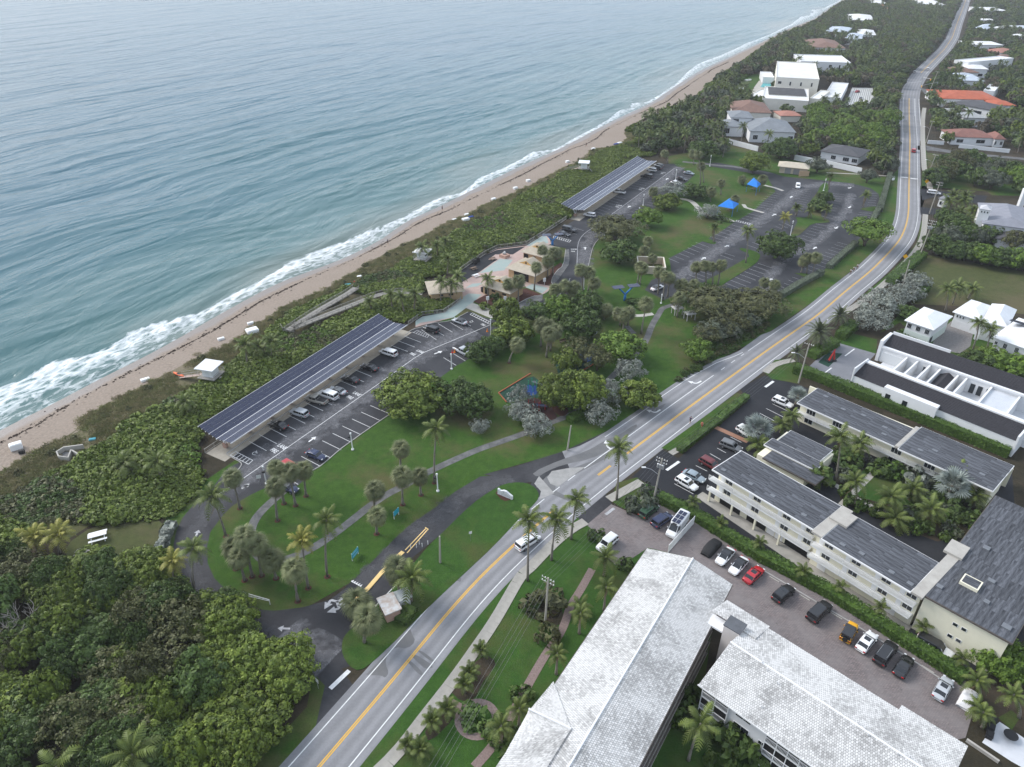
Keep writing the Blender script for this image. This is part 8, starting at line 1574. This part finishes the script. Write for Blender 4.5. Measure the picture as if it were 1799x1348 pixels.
# ---- utility poles, street lights, wires
M_POLE = mat('weathered_pole', (.36,.335,.29), .9, .15, 2)
POLE = []
def utility_pole(k, base, head, label, arms=2, lamp=False, tr=False, m=None):
    p, H, ln = stem(k, base, head); root = empty('utility_pole', p); top = Vector((ln[0], 0, H)); b = MB(); b.tube([(0,0,0), top], [.20,.13], 8); b.build('pole', m or M_POLE, root); a = R(-35)
    d = Vector((math.cos(a), math.sin(a), 0))
    for i in range(arms):
        z = top*(1-.05*i*1.4) - Vector((0,0,.3)); b = MB(); b.tube([z-d*1.1, z+d*1.1], .06, 4); q = b.build('crossarm', M_POLE, root)
        for s in (-1,-.5,.5,1): b = MB(); b.lathe([(.05,0),(.09,.08),(.05,.16),(.07,.24),(0,.26)], 6); b.build('insulator', M_PLASTICW, q, False, z+d*s)
    if tr:
        for s in (-1, 0, 1): b = MB(); b.lathe([(0,0),(.25,0),(.25,.8),(.1,.9),(0,.9)], 8); b.build('transformer', M_STEEL, root, False, top*.78+d*.45*s)
    if lamp: b = MB(); z = top*.62; b.tube([z, z+Vector((-1.4,.4,1.0)), z+Vector((-2.6,.7,1.2))], .05, 5); b.build('lamp_arm', M_STEEL, root); b = MB(); b.box(-.4,.4,-.15,.15,-.06,.06); b.build('street_lamp', M_PLASTICW, root, False, z+Vector((-2.8,.75,1.2)))
    POLE.append(p+top); return tag(root, label, 'utility pole')
utility_pole('a5',(1372,288),(1388,45),'grey utility pole rising from the lawn shrubs'); utility_pole('b4',(532,650),(588,378),'utility pole with transformers and lamp by the hedge',2,True,True); utility_pole('b3',(370,335),(440,85),'pale leaning utility pole with lamp at the apartments',1,True)
utility_pole('b2',(582,850),(612,765),'short pale pole in the silver trees',0); utility_pole('b2',(793,688),(838,532),'pale utility pole in the bright hedge',0); utility_pole('b2',(890,520),(975,295),'tall utility pole with crossarms at the bend',3,False,True); utility_pole('d7',(245,565),(385,150),'utility pole crossing the gate drive',2); utility_pole('c8',(550,800),(635,560),'utility pole beyond the dry plot',1,True); utility_pole('c8',(530,440),(605,200),'utility pole by the far side street',1,True); utility_pole('c7',(760,1060),(820,700),'utility pole at the far traffic signals',1)
utility_pole('a7',(528,868),(551,712),'bare wooden pole on the lawn by the turning lane',0); utility_pole('d3',(1430,300),(1424,15),'bare pole on the entrance island',0)
b = MB()
for (i, j) in ((0,1),(1,2),(5,6),(6,7),(7,8),(8,9),(2,4),(4,5)):
    for off in (-1.0, -.4, .4, 1.0):
        A, B = POLE[i]+Vector((off*.8,-off*.5,-.1)), POLE[j]+Vector((off*.8,-off*.5,-.1)); P_ = [A.lerp(B, t)-Vector((0,0,1.6*t*(1-t)*2)) for t in np.linspace(0, 1, 9)]; b.tube(P_, .018, 3, cap=False)
A = POLE[0]; B = at('a5', 800, 1043, 8); 
for off in (-1.0, -.3, .4, 1.0): P_ = [(A+Vector((off*.8,-off*.5,0))).lerp(B+Vector((off*.8,-off*.5,0))+(B-A)*.4, t)-Vector((0,0,1.5*t*(1-t))) for t in np.linspace(0, 1, 7)]; b.tube(P_, .018, 3, cap=False)
tag(b.build('power_lines', mat('wire_grey',(.12,.12,.12),.7)), 'thin overhead power lines strung between the utility poles', 'power line', kind='stuff')
# ================================================================== FAR HOUSES, FAR TREES, PEOPLE, AIR
M_WROOF = mat('white_flat_roof', (.64,.64,.63), .8, .12, .15); M_BTILE = mat('brown_tile_roof', (.19,.115,.09), .85, .2, .5); M_OTILE = mat('orange_tile_roof', (.38,.10,.05), .8, .2, .4); M_GSLATE = mat('blue_grey_slate', (.19,.205,.22), .75, .15, .4); M_CREAMS = mat('pale_stone_wall', (.68,.65,.58), .85, .06, .4); M_POOL = mat('pool_water', (.06,.36,.38), .1)
house('white_mansion', 'd5', (865,262), (1290,285), (1392,130), 11, 11, M_WROOF, M_CREAMS, 'huge flat roofed white mansion above the beach', [('f',.06,.14,7.5,9,2),('f',.33,.37,6.8,9,1),('f',.58,.62,6.8,9,1),('f',.83,.87,6.8,9,1)], over=0)
house('white_mansion', 'd5', (725,470), (1185,500), (1282,385), 6, 6, M_WROOF, M_CREAMS, 'lower front terrace block of the white mansion'); house('mansion_court_roof', 'd5', (790,425), (1165,445), (1200,375), 6.6, 7.2, mat('dark_trellis',(.06,.06,.062),.8,.3,.4), M_CREAMS, 'dark glazed court roof on the mansion terrace', cat='roof', over=.1)
house('garage_block', 'd5', (1325,455), (1500,470), (1545,320), 4, 4, M_WROOF, M_WALLW, 'flat white garage block beside the mansion forecourt'); house('white_modern_villa', 'd5', (1105,105), (1600,120), (1622,52), 8, 8, M_WROOF, M_WALLW, 'long white flat roofed villa behind the mansion', [('f',.58,.64,4.5,6.5,1),('f',.78,.81,4,6.5,1),('f',.9,.93,4,6.5,1)], over=0)
house('mansion_terrace_block', 'd5', (585,445), (735,462), (765,385), 2.6, 2.6, M_WROOF, M_CREAMS, 'low white terrace left of the mansion pool'); house('pool_pavilion', 'd5', (735,262), (845,266), (860,212), 4, 4, M_WROOF, M_WALLW, 'white pool pavilion behind the mansion pool'); house('mansion_porch', 'd5', (1195,470), (1290,480), (1310,390), 5, 5, M_WROOF, M_CREAMS, 'white porch at the right corner of the mansion'); house('brown_roof_villa', 'd5', (440,600), (825,612), (880,515), 6, 9.5, M_BTILE, M_CREAMS, 'brown tiled villa between mansion and grey roofed house', [('f',.05,.12,3,5,2)]); house('brown_roof_villa', 'd5', (905,640), (1120,640), (1130,590), 3.5, 5, mat('pinkish_tile',(.34,.16,.12),.85,.15,.5), M_CREAMS, 'low pink tiled annex behind the hedge')
house('grey_roof_house', 'd5', (600,790), (1065,805), (1010,690), 5.5, 9.5, M_GSLATE, M_WALLW, 'large house with blue grey hipped roof', [('f',.1,.2,1.5,3.5,3),('f',.85,.95,1.5,3.5,2)]); house('grey_roof_house', 'd5', (330,742), (560,752), (600,690), 5, 7, M_GSLATE, M_WALLW, 'left wing of the blue grey roofed house with terrace', [('f',.1,.35,1.5,4,3)]); house('grey_roof_house', 'd5', (410,655), (640,662), (680,600), 8, 9.8, M_GSLATE, M_WALLW, 'upper left block of the blue grey roofed house', [('f',.15,.4,5.8,7.2,2)])
house('dark_roof_bungalow', 'd5', (1295,985), (1690,1050), (1735,965), 3.8, 6, mat('charcoal_roof',(.075,.075,.08),.8,.2,.5), M_WALLW, 'long bungalow with charcoal roof behind the white wall', [('f',.3,.42,1,2.6,3),('f',.6,.75,1,2.6,3),('f',.82,.95,1,2.6,3)])
for i, (k, A, B, C, ze, zr, rm, lab) in enumerate((('b1',(875,105),(1012,110),(1000,80),5,7,M_WROOF,'white hipped roof in the woods near the top'), ('b1',(745,165),(860,172),(875,145),5,6.5,mat('pale_blue_roof',(.45,.5,.56),.7,.1,.3),'pale blue roof among the trees near the far beach'), ('b1',(925,182),(1020,186),(1020,160),5,6.5,M_WROOF,'small white roof right of the pale blue one'), ('b1',(850,205),(945,210),(950,180),5,6.5,MATS['pale_blue_roof'],'grey blue roof deep in the woods'), ('b1',(680,250),(860,255),(865,215),6,9,M_BTILE,'brown roofed house below the far beach palms'), ('b1',(1000,18),(1080,20),(1080,2),5,6,M_WROOF,'white roof at the top edge of the woods'), ('b1',(1230,22),(1385,26),(1385,0),5,6.5,M_WROOF,'long white roofs at the top left of the road'), ('b1',(1055,45),(1090,46),(1088,30),5,6.5,M_OTILE,'small red roof near the top edge'),
    ('c7',(935,1042),(1565,1060),(1560,968),5,7.5,M_OTILE,'bright orange tiled roof right of the road'), ('c7',(1480,1112),(1722,1118),(1720,1068),4.5,6,M_OTILE,'smaller orange tiled roof at the right edge'), ('c7',(1010,1085),(1450,1165),(1440,1095),4.5,6.5,MATS['charcoal_roof'],'charcoal roof in front of the orange tiled house'), ('c7',(1062,640),(1215,665),(1450,585),8,8,M_WROOF,'white modern cube house right of the road'), ('c7',(1190,725),(1430,735),(1430,690),6,7,M_WROOF,'white stepped house below the cube house'), ('c7',(1110,765),(1330,770),(1330,720),4.5,6.5,M_BTILE,'dark brown roof below the white cube house'), ('c7',(1130,850),(1390,860),(1390,790),4.5,6.5,MATS['pale_blue_roof'],'pale grey roof farther down the slope of houses'), ('c7',(1370,960),(1485,972),(1485,900),5,5,M_WROOF,'small white box house above the orange roof'),
    ('c7',(1225,472),(1590,478),(1590,440),5,5.5,M_WROOF,'long narrow white roof right of the far road'), ('c7',(1340,530),(1565,560),(1560,515),5,7,MATS['pinkish_tile'],'reddish roof with white walls far right'), ('c7',(1480,600),(1600,612),(1600,580),5,6,M_BTILE,'small reddish brown roof far right'), ('c7',(1440,670),(1650,676),(1650,640),4,4.5,M_WROOF,'narrow white roof beside the cube house'), ('c7',(1360,110),(1630,115),(1625,80),5,6,M_WROOF,'white roofs near the top right corner'), ('c7',(1460,290),(1540,300),(1535,260),5,6.5,M_WROOF,'small pale house in the right hand trees'), ('c7',(1650,270),(1760,310),(1790,240),5,6.5,MATS['pale_blue_roof'],'pale grey roof at the far right edge'), ('c7',(1620,370),(1755,385),(1755,350),5,5.5,M_WROOF,'white strip roof at the far right'), ('c7',(1260,300),(1400,310),(1400,262),5,6.5,MATS['pale_blue_roof'],'grey roof half hidden beside the far road'), ('c7',(1310,212),(1490,218),(1490,200),4,4.5,M_WROOF,'thin white roof beyond the grey one'),
    ('c8',(810,370),(1280,385),(1275,310),4,6.5,mat('dull_red_tile',(.21,.10,.08),.85,.2,.4),'dull red tiled house behind the side street wall'), ('c8',(1270,395),(1400,400),(1395,345),4,6,MATS['dull_red_tile'],'right annex of the dull red tiled house'), ('c8',(935,165),(1190,170),(1190,70),5,5.3,mat('grey_membrane',(.30,.31,.31),.8,.1,.3),'grey flat roofed house below the orange roof'))):
    house('distant_house', k, A, B, C, ze, zr, rm, M_WALLW, lab, [('f',.15,.3,1.2,2.8,2),('f',.6,.8,1.2,2.8,2)] if topx(at(k,*A))[1] > 60 else ())
def garden_wall(k, P, h, label): b = MB(); wall_line(b, pts(k, P), .35, h); tag(b.build('garden_wall', M_WALLW), label, 'wall')
garden_wall('d5','390,915 680,990',2.4,'white boundary wall left of the maintenance shed'); garden_wall('d5','1040,1075 1240,1115',2.4,'white boundary wall behind the maintenance shed'); garden_wall('d5','1350,1130 1700,1210',2.4,'white boundary wall reaching toward the road'); garden_wall('c8','545,445 720,458',1.8,'white wall left part along the side street'); garden_wall('c8','880,490 1425,545',1.8,'white wall with gate piers along the side street')
grounds('lawn', 'd5 -200,1040 390,920 680,995 1040,1080 1700,1215 1950,1260 1950,1420 1500,1330 900,1260 -200,1260', M_LAWN, -.004); grounds('wood_floor', 'c8 560,690 900,640 1700,740 1750,1010 1240,1000 1190,960 700,920 570,930', M_LAWN, .002); grounds('side_street', 'c8 430,470 520,460 640,490 910,535 1500,590 1600,600 1600,625 1490,610 900,560 640,525 430,510', M_PATH, .012); grounds('striped_forecourt', 'd5 1615,360 1830,365 1830,615 1530,575', mat('pale_paving',(.50,.50,.48),.8,.1,.4), .02)
for i in range(10): ribbon('paving_stripe', [at('d5',1640+18*i,372+i), at('d5',1560+22*i,568+4*i)], .35, M_DAMP, .03)
grounds('mansion_terrace', 'd5 590,440 690,300 830,210 870,260 860,400 720,470', M_CONC, .3); grounds('mansion_lawn', 'd5 350,480 520,270 640,230 840,210 690,300 570,440 600,470', M_LAWN, .005); grounds('pool', 'd5 705,360 740,310 830,315 800,370', M_POOL, .4); grounds('pool', 'd5 130,800 150,760 310,770 315,805', M_POOL, .3)
for i, (x_, y_) in enumerate(((500,372),(545,350),(570,295),(600,290),(525,375))): crate('garden_lounger', 'd5', x_, y_, 2.2, 1.4, .9, M_PLASTICW, 'white lounger on the mansion lawn, '+nth(i,5), 'lounger', .5, group='mansion loungers')
def signal(k, a, c, z, label): A, B = at(k,*a), at(k,*c,z); root = empty('traffic_signal', A); b = MB(); b.tube([(0,0,0),(0,0,z)], .15, 6); b.build('post', M_STEEL, root); b = MB(); b.tube([(0,0,z-.3), B-A], .1, 5); b.build('mast_arm', M_STEEL, root); b = MB(); d = B-A; b.box(d.x-.2,d.x+.2,d.y-.2,d.y+.2,z-1.1,z); b.build('signal_head', M_YSIGN, root); tag(root, label, 'traffic light')
signal('c7',(855,985),(720,905),7,'traffic light arm at the near side of the far intersection'); signal('c7',(700,930),(815,835),7,'traffic light arm at the far side of the intersection'); sheet('road_junction', pts('c7','700,930 830,960 900,990 760,1010'), M_PATH, .013)
# ---- far trees: the nearest 300 as trees of their own, the rest as one wood
def far_tree(seed, m, rad, hz, zc, nc=24, per=16, ls=.6):
    r = np.random.default_rng(seed); V, Q = crown_parts(r, rad, hz, nc, per, ls, .34, -.2, rough=.28); d = unit(r.normal(size=(60,3))); b = MB(); b.tube([(0,0,0),(.2,0,zc)], [.3,.2], 4, cap=False)
    return quad_mesh('far_tree', [(V+np.array([0,0,zc]), Q, m), (*leaves(d*np.array([rad,rad,hz])*.55+np.array([0,0,zc]), d, 1.5, r), m), (np.array(b.v), np.array(b.f), M_BARK)])
FT = [far_tree(900+i, [L_FAR,L_FAR,L_DARK,L_GRAPE,L_FAR,L_FAR2,L_GREY][i], 3.4, 2.7, 3.6) for i in range(7)]
def far_palm(seed):
    c = joined_crown('coco', 16, seed, 2); b = MB(); b.tube([(0,0,0),(.3,0,4),(.2,0,8.5)], [.22,.17,.14], 5, cap=False); o = len(b.v); me = bpy.data.meshes.new('far_palm'); me.from_pydata(b.v+[(v.co.x*1.1+.2,v.co.y*1.1,v.co.z*1.1+8.5) for v in c.vertices], [], b.f+[tuple(o+i for i in p.vertices) for p in c.polygons]); me.materials.append(M_TRUNK); me.materials.append(P_COCO); me.polygons.foreach_set('material_index', [0]*len(b.f)+[1]*len(c.polygons)); me.update(); return me
FP = [far_palm(i) for i in range(3)]
wi = [p for p in inner_s if topx(p)[1] < 232]
FARW = [(p.x,p.y) for p in [q+Vector((5,-2,0)) for q in wi] + [wi[-1]+d0*250] + [road_at(YS[-1],-6)] + [road_at(s,-RW-4) for s in np.arange(YS[-1], s_of('c8',250,700), -30)] + pts('a8','1560,228 1200,200 1030,190 760,140 600,120 c6 1130,10 900,20')]
FARE = [(p.x,p.y) for p in [road_at(s,RW+9) for s in np.arange(s_of('c8',440,540), YS[-1], 30)] + [Vector((1100,1500,0)), Vector((1100,700,0)), Vector((420,330,0))] + pts('c8','1600,560 1600,590')]
def grow(f, g=1.5, front=11): cx = sum(p[0] for p in f)/len(f); cy = sum(p[1] for p in f)/len(f); return [(cx+(x-cx)*1.12+(g if x > cx else -g), cy+(y-cy)*1.12+(g if y > cy else -front)) for x, y in f]
EX = [grow(f) for f in FOOT] + [[(p.x,p.y) for p in pts('c8', q)] for q in ('430,440 1600,560 1600,660 430,560', '540,560 1500,640 1600,760 900,740 560,720')] + [[(p.x,p.y) for p in pts('d5', q)] for q in ('380,880 690,960 1040,1040 1710,1180 1710,1330 1000,1280 380,1080', '560,470 690,290 880,190 880,420 1830,350 1830,640 1530,600 1300,540 720,520', '380,470 520,270 640,225 840,200 690,300 570,440', '110,810 140,745 330,765 330,815')]
def thin(P): P = np.array(P); k = np.ones(len(P), bool); [k.__iand__(~np.array([inside(p, e) for p in P])) for e in EX]; return P[k]
PW_, PE_ = thin(scatter(FARW, 5.6)), thin(scatter(FARE, 6.4))
allp = np.vstack([np.c_[PW_, np.zeros(len(PW_))], np.c_[PE_, np.ones(len(PE_))]]); vis = np.array([(-40 < u < 1840) and v > -30 for u, v in (topx((x,y,4)) for x,y,_ in allp)]); allp = allp[vis]; allp = allp[np.argsort(np.hypot(allp[:,0], allp[:,1]))]
for i, (x, y, e) in enumerate(allp[:290]):
    pal = rng.random() < .3; bright = rng.random() < .4 and abs(topx((x,y,0))[0]-1490) < 75 and abs(topx((x,y,0))[1]-235) < 32
    me = TREES['bright'][i % 3][1] if bright else FP[rng.integers(3)] if pal else FT[rng.integers(7)]; s = rng.uniform(.7, 1.05)
    if bright: s = rng.uniform(1.0, 1.35)
    o = obj('distant_tree' if not pal or bright else 'distant_palm', me, None, (x,y,0), rng.uniform(0,6.28), (s,s,s*rng.uniform(.85,1.15)))
    kind = 'bright green spreading tree' if bright else 'tall palm' if pal else 'dense evergreen tree'; where = 'right of the coast road beyond the mansion' if e else 'in the gardens beyond the park'
    tag(o, kind+' standing '+where, 'palm tree' if pal and not bright else 'tree', kind+'s '+where)
rest = allp[290:]; pm = rng.random(len(rest)) < .2
for nm, q, ms_, key in (('distant_wood', rest[~pm], FT, 'farwood'), ('distant_palms', rest[pm], FP, 'farpalm')): cover(nm, np.c_[q[:,:2], np.zeros(len(q))], np.tile(rng.uniform(.7, 1.1, (len(q),1)), (1,3)), ms_, 'far off mass of '+('trees' if nm == 'distant_wood' else 'palms')+' fading along the coast road', 'trees', key)
DG = [(p.x,p.y) for p in [q for q in inner_s if topx(q)[1] < 240] + [wi[-1]+d0*200] + [q+Vector((16,-5,0)) for q in wi[::-1]]]
fg = scatter(DG, 2.2); cover('far_dune_shrubs', np.c_[fg, np.zeros(len(fg))], np.tile(rng.uniform(1.0, 1.8, (len(fg),1)), (1,3)), SHRUB['bright']+SHRUB['grape'], 'bright green shrubs edging the distant beach', 'shrubs', 'farshrub')
for i, p in enumerate(scatter([(q.x,q.y) for q in pts('c8','575,740 900,650 1700,760 1700,1010 1240,1000 1190,960 900,900 700,900 600,900')], 8.5)): tree(['dark','grey','bright','dark','olive'][i % 5], (p[0],p[1],0), rng.uniform(4,5.6), rng.uniform(5,7.5), 'leafy tree in the thick wood beside the gatehouse drive', 'wood beside the gatehouse drive')
# undergrowth strip between verge and park scrub
UG = [(p.x,p.y) for p in smooth_line(pts('a7','1130,500 1290,400 1480,290 1600,240 1790,90 1799,60 1600,150 1400,240 1250,380'), 1)]; ug = scatter(UG, 1.3); cover('undergrowth', np.c_[ug, np.zeros(len(ug))], np.tile(rng.uniform(.5, .9, (len(ug),1)), (1,3)), SHRUB['olive']+SHRUB['dark'], 'dark undergrowth along the verge above the turning lane', 'shrubs', 'under')
# ---- people
SKIN = mat('skin', (.42,.25,.17), .6)
def skin_body(name, J, E_, m, parent):
    me = bpy.data.meshes.new(name); me.from_pydata([j[:3] for j in J], E_, []); o = obj(name, me, parent); md = o.modifiers.new('skin','SKIN'); sk = me.skin_vertices[0].data
    for i, j in enumerate(J): sk[i].radius = (j[3], j[3]); sk[i].use_root = i == 0
    o.modifiers.new('sub','SUBSURF').render_levels = 1; me.materials.append(m); return o
def person(p, a, label, shirt, shorts, pose='run', hair=(.05,.03,.02)):
    root = empty('person', p, a); s = dict(run=.38, stand=.05, ride=.0)[pose]; z0 = .95 if pose != 'ride' else 1.0
    J = [(0,0,z0,.13),(0,0,z0+.25,.13),(.05,0,z0+.5,.12),(.06,0,z0+.62,.06),(.08,0,z0+.72,.10),(.08,0,z0+.80,.085),
         (0,.1,z0-.05,.10),(s*.8,.1,z0-.48,.075),(s*.2,.1,.07,.05),(s*.2+.14,.1,.04,.04),(0,-.1,z0-.05,.10),(-s*.3,-.1,z0-.48,.075),(-s*1.4,-.1,.12+s*.5,.05),(-s*1.4+.12,-.1,.06+s*.5,.04),
         (.05,.2,z0+.48,.06),(-s*.6+.05,.24,z0+.22,.05),(s*.1+.1,.22,z0+.05,.04),(.05,-.2,z0+.48,.06),(s*.6+.05,-.24,z0+.22,.05),(s*1.3+.1,-.2,z0+.28,.04)]
    if pose == 'ride':
        J[2] = (.28,0,z0+.42,.12); J[3] = (.36,0,z0+.52,.06); J[4] = (.42,0,z0+.60,.10); J[5] = (.44,0,z0+.68,.085)
        for i, q in ((7,(.36,.1,z0-.35)),(8,(.12,.1,.25)),(9,(.26,.1,.22)),(11,(.36,-.1,z0-.2)),(12,(.15,-.1,.45)),(13,(.28,-.1,.42)),(14,(.28,.2,z0+.38)),(15,(.45,.24,z0+.15)),(16,(.62,.22,z0+.06)),(17,(.28,-.2,z0+.38)),(18,(.45,-.24,z0+.15)),(19,(.62,-.22,z0+.06))): J[i] = (*q, J[i][3])
    body = skin_body('body', J, [(0,1),(1,2),(2,3),(3,4),(4,5),(0,6),(6,7),(7,8),(8,9),(0,10),(10,11),(11,12),(12,13),(2,14),(14,15),(15,16),(2,17),(17,18),(18,19)], SKIN, root)
    b = MB(); b.tube([J[0][:3], J[1][:3], J[2][:3]], [.17,.18,.19], 8); [b.tube([J[2][:3], J[i][:3], Vector(J[i][:3]).lerp(Vector(J[i+1][:3]), .5)], [.1,.085,.07], 6) for i in (14, 17)]; b.build('shirt', shirt, root, True)
    b = MB(); b.tube([(J[0][0],0,z0+.08), (J[0][0],0,z0-.1)], [.17,.19], 8); [b.tube([J[i][:3], Vector(J[i][:3]).lerp(Vector(J[i+1][:3]), .7)], [.13,.11], 6) for i in (6, 10)]; b.build('shorts', shorts, root, True)
    h = Vector(J[5][:3]); b = MB(); b.lathe([(.10,-.02),(.115,.03),(.09,.09),(0,.12)], 8, h+Vector((-.015,0,0))); b.build('hair', mat('hair_%d' % int(hair[0]*100), hair, .7), root, True)
    return tag(root, label, 'person')
C_BLUE, C_BLACK, C_PINK, C_WHITE, C_RED = (mat(n, c, .9) for n, c in (('navy_cloth',(.02,.03,.09)), ('black_cloth',(.015,.015,.017)), ('coral_cloth',(.55,.14,.10)), ('white_cloth',(.7,.7,.7)), ('red_cloth',(.4,.03,.03))))
ra = R(48)
person(at('a7',1303,697), ra, 'runner in dark shirt at the white edge line of the road', C_BLUE, C_BLACK); person(at('a7',1377,728), ra+math.pi, 'runner in coral clothes on the grass verge', C_PINK, C_RED)
def bicycle(p, a, label):
    root = empty('bicycle', p, a)
    for x in (-.52, .52):
        b = MB(); T_a = np.linspace(0, 6.283, 17); b.tube([(x+.33*math.cos(t), 0, .34+.33*math.sin(t)) for t in T_a], .025, 5, cap=False); [b.tube([(x,0,.34),(x+.33*math.cos(t),0,.34+.33*math.sin(t))], .006, 3, cap=False) for t in T_a[:8]]; b.build('wheel', M_TYRE, root)
    b = MB(); [b.tube(q, .022, 5) for q in (((-.52,0,.34),(-.12,0,.3)),((-.12,0,.3),(-.22,0,.9)),((-.52,0,.34),(-.2,0,.8)),((-.2,0,.82),(.4,0,.88)),((-.12,0,.3),(.42,0,.78)),((.42,0,1.0),(.52,0,.34)))]; b.build('frame', M_BLACK, root); b = MB(); b.tube([(.5,-.24,1.02),(.45,0,1.0),(.5,.24,1.02)], .02, 5); b.build('handlebar', M_BLACK, root); b = MB(); b.tube([(-.36,0,.93),(-.1,0,.93)], [.09,.04], 6, flat=.5); b.build('saddle', M_BLACK, root); return tag(root, label, 'bicycle')
for i, (x_, y_) in enumerate(((1092,945),(1130,915),(1170,886))):
    p = at('c3',x_,y_); s_ = float(road_sd([p])[0][0]); d_ = road_at(s_+2,0)-road_at(s_,0); a_ = math.atan2(d_.y, d_.x)+math.pi; bicycle(p, a_, 'road bicycle ridden by the %s cyclist at the bend' % ('front','middle','last')[i]); person(p+Vector((-.2*math.cos(a_),-.2*math.sin(a_),.02)), a_, '%s of three cyclists in pale shirt riding at the bend' % ('front','middle','last')[i], C_WHITE, C_BLACK, 'ride')
for k_, x_, y_, l_, c_ in (('b8',455,565,'person standing on the sand near the breaking wave',C_BLACK), ('b8',210,718,'person in blue on the beach below the palms',C_BLUE), ('b8',60,905,'person in red where the boardwalk meets the sand',C_RED), ('b8',1105,275,'lone walker far down the beach',C_BLACK)): p = at(k_,x_,y_,-.8); person(p, 1.0, l_, c_, C_BLACK, 'stand')
# ---- air: thin even haze round everything
b = MB(); b.box(-11000, 11000, -1500, 13000, -6, 96); hz = b.build('haze', bpy.data.materials.new('haze')); hz['kind'] = 'stuff'; tag(hz, 'thin pale sea haze filling the air', 'haze')
hm = hz.data.materials[0]; hm.use_nodes = True; hn, hl = hm.node_tree.nodes, hm.node_tree.links; hn.clear(); ho = hn.new('ShaderNodeOutputMaterial'); hv = hn.new('ShaderNodeVolumePrincipled'); hv.inputs['Color'].default_value = (.92,.95,1,1); hv.inputs['Density'].default_value = .00013; hv.inputs['Anisotropy'].default_value = .2; hl.new(hv.outputs[0], ho.inputs['Volume'])
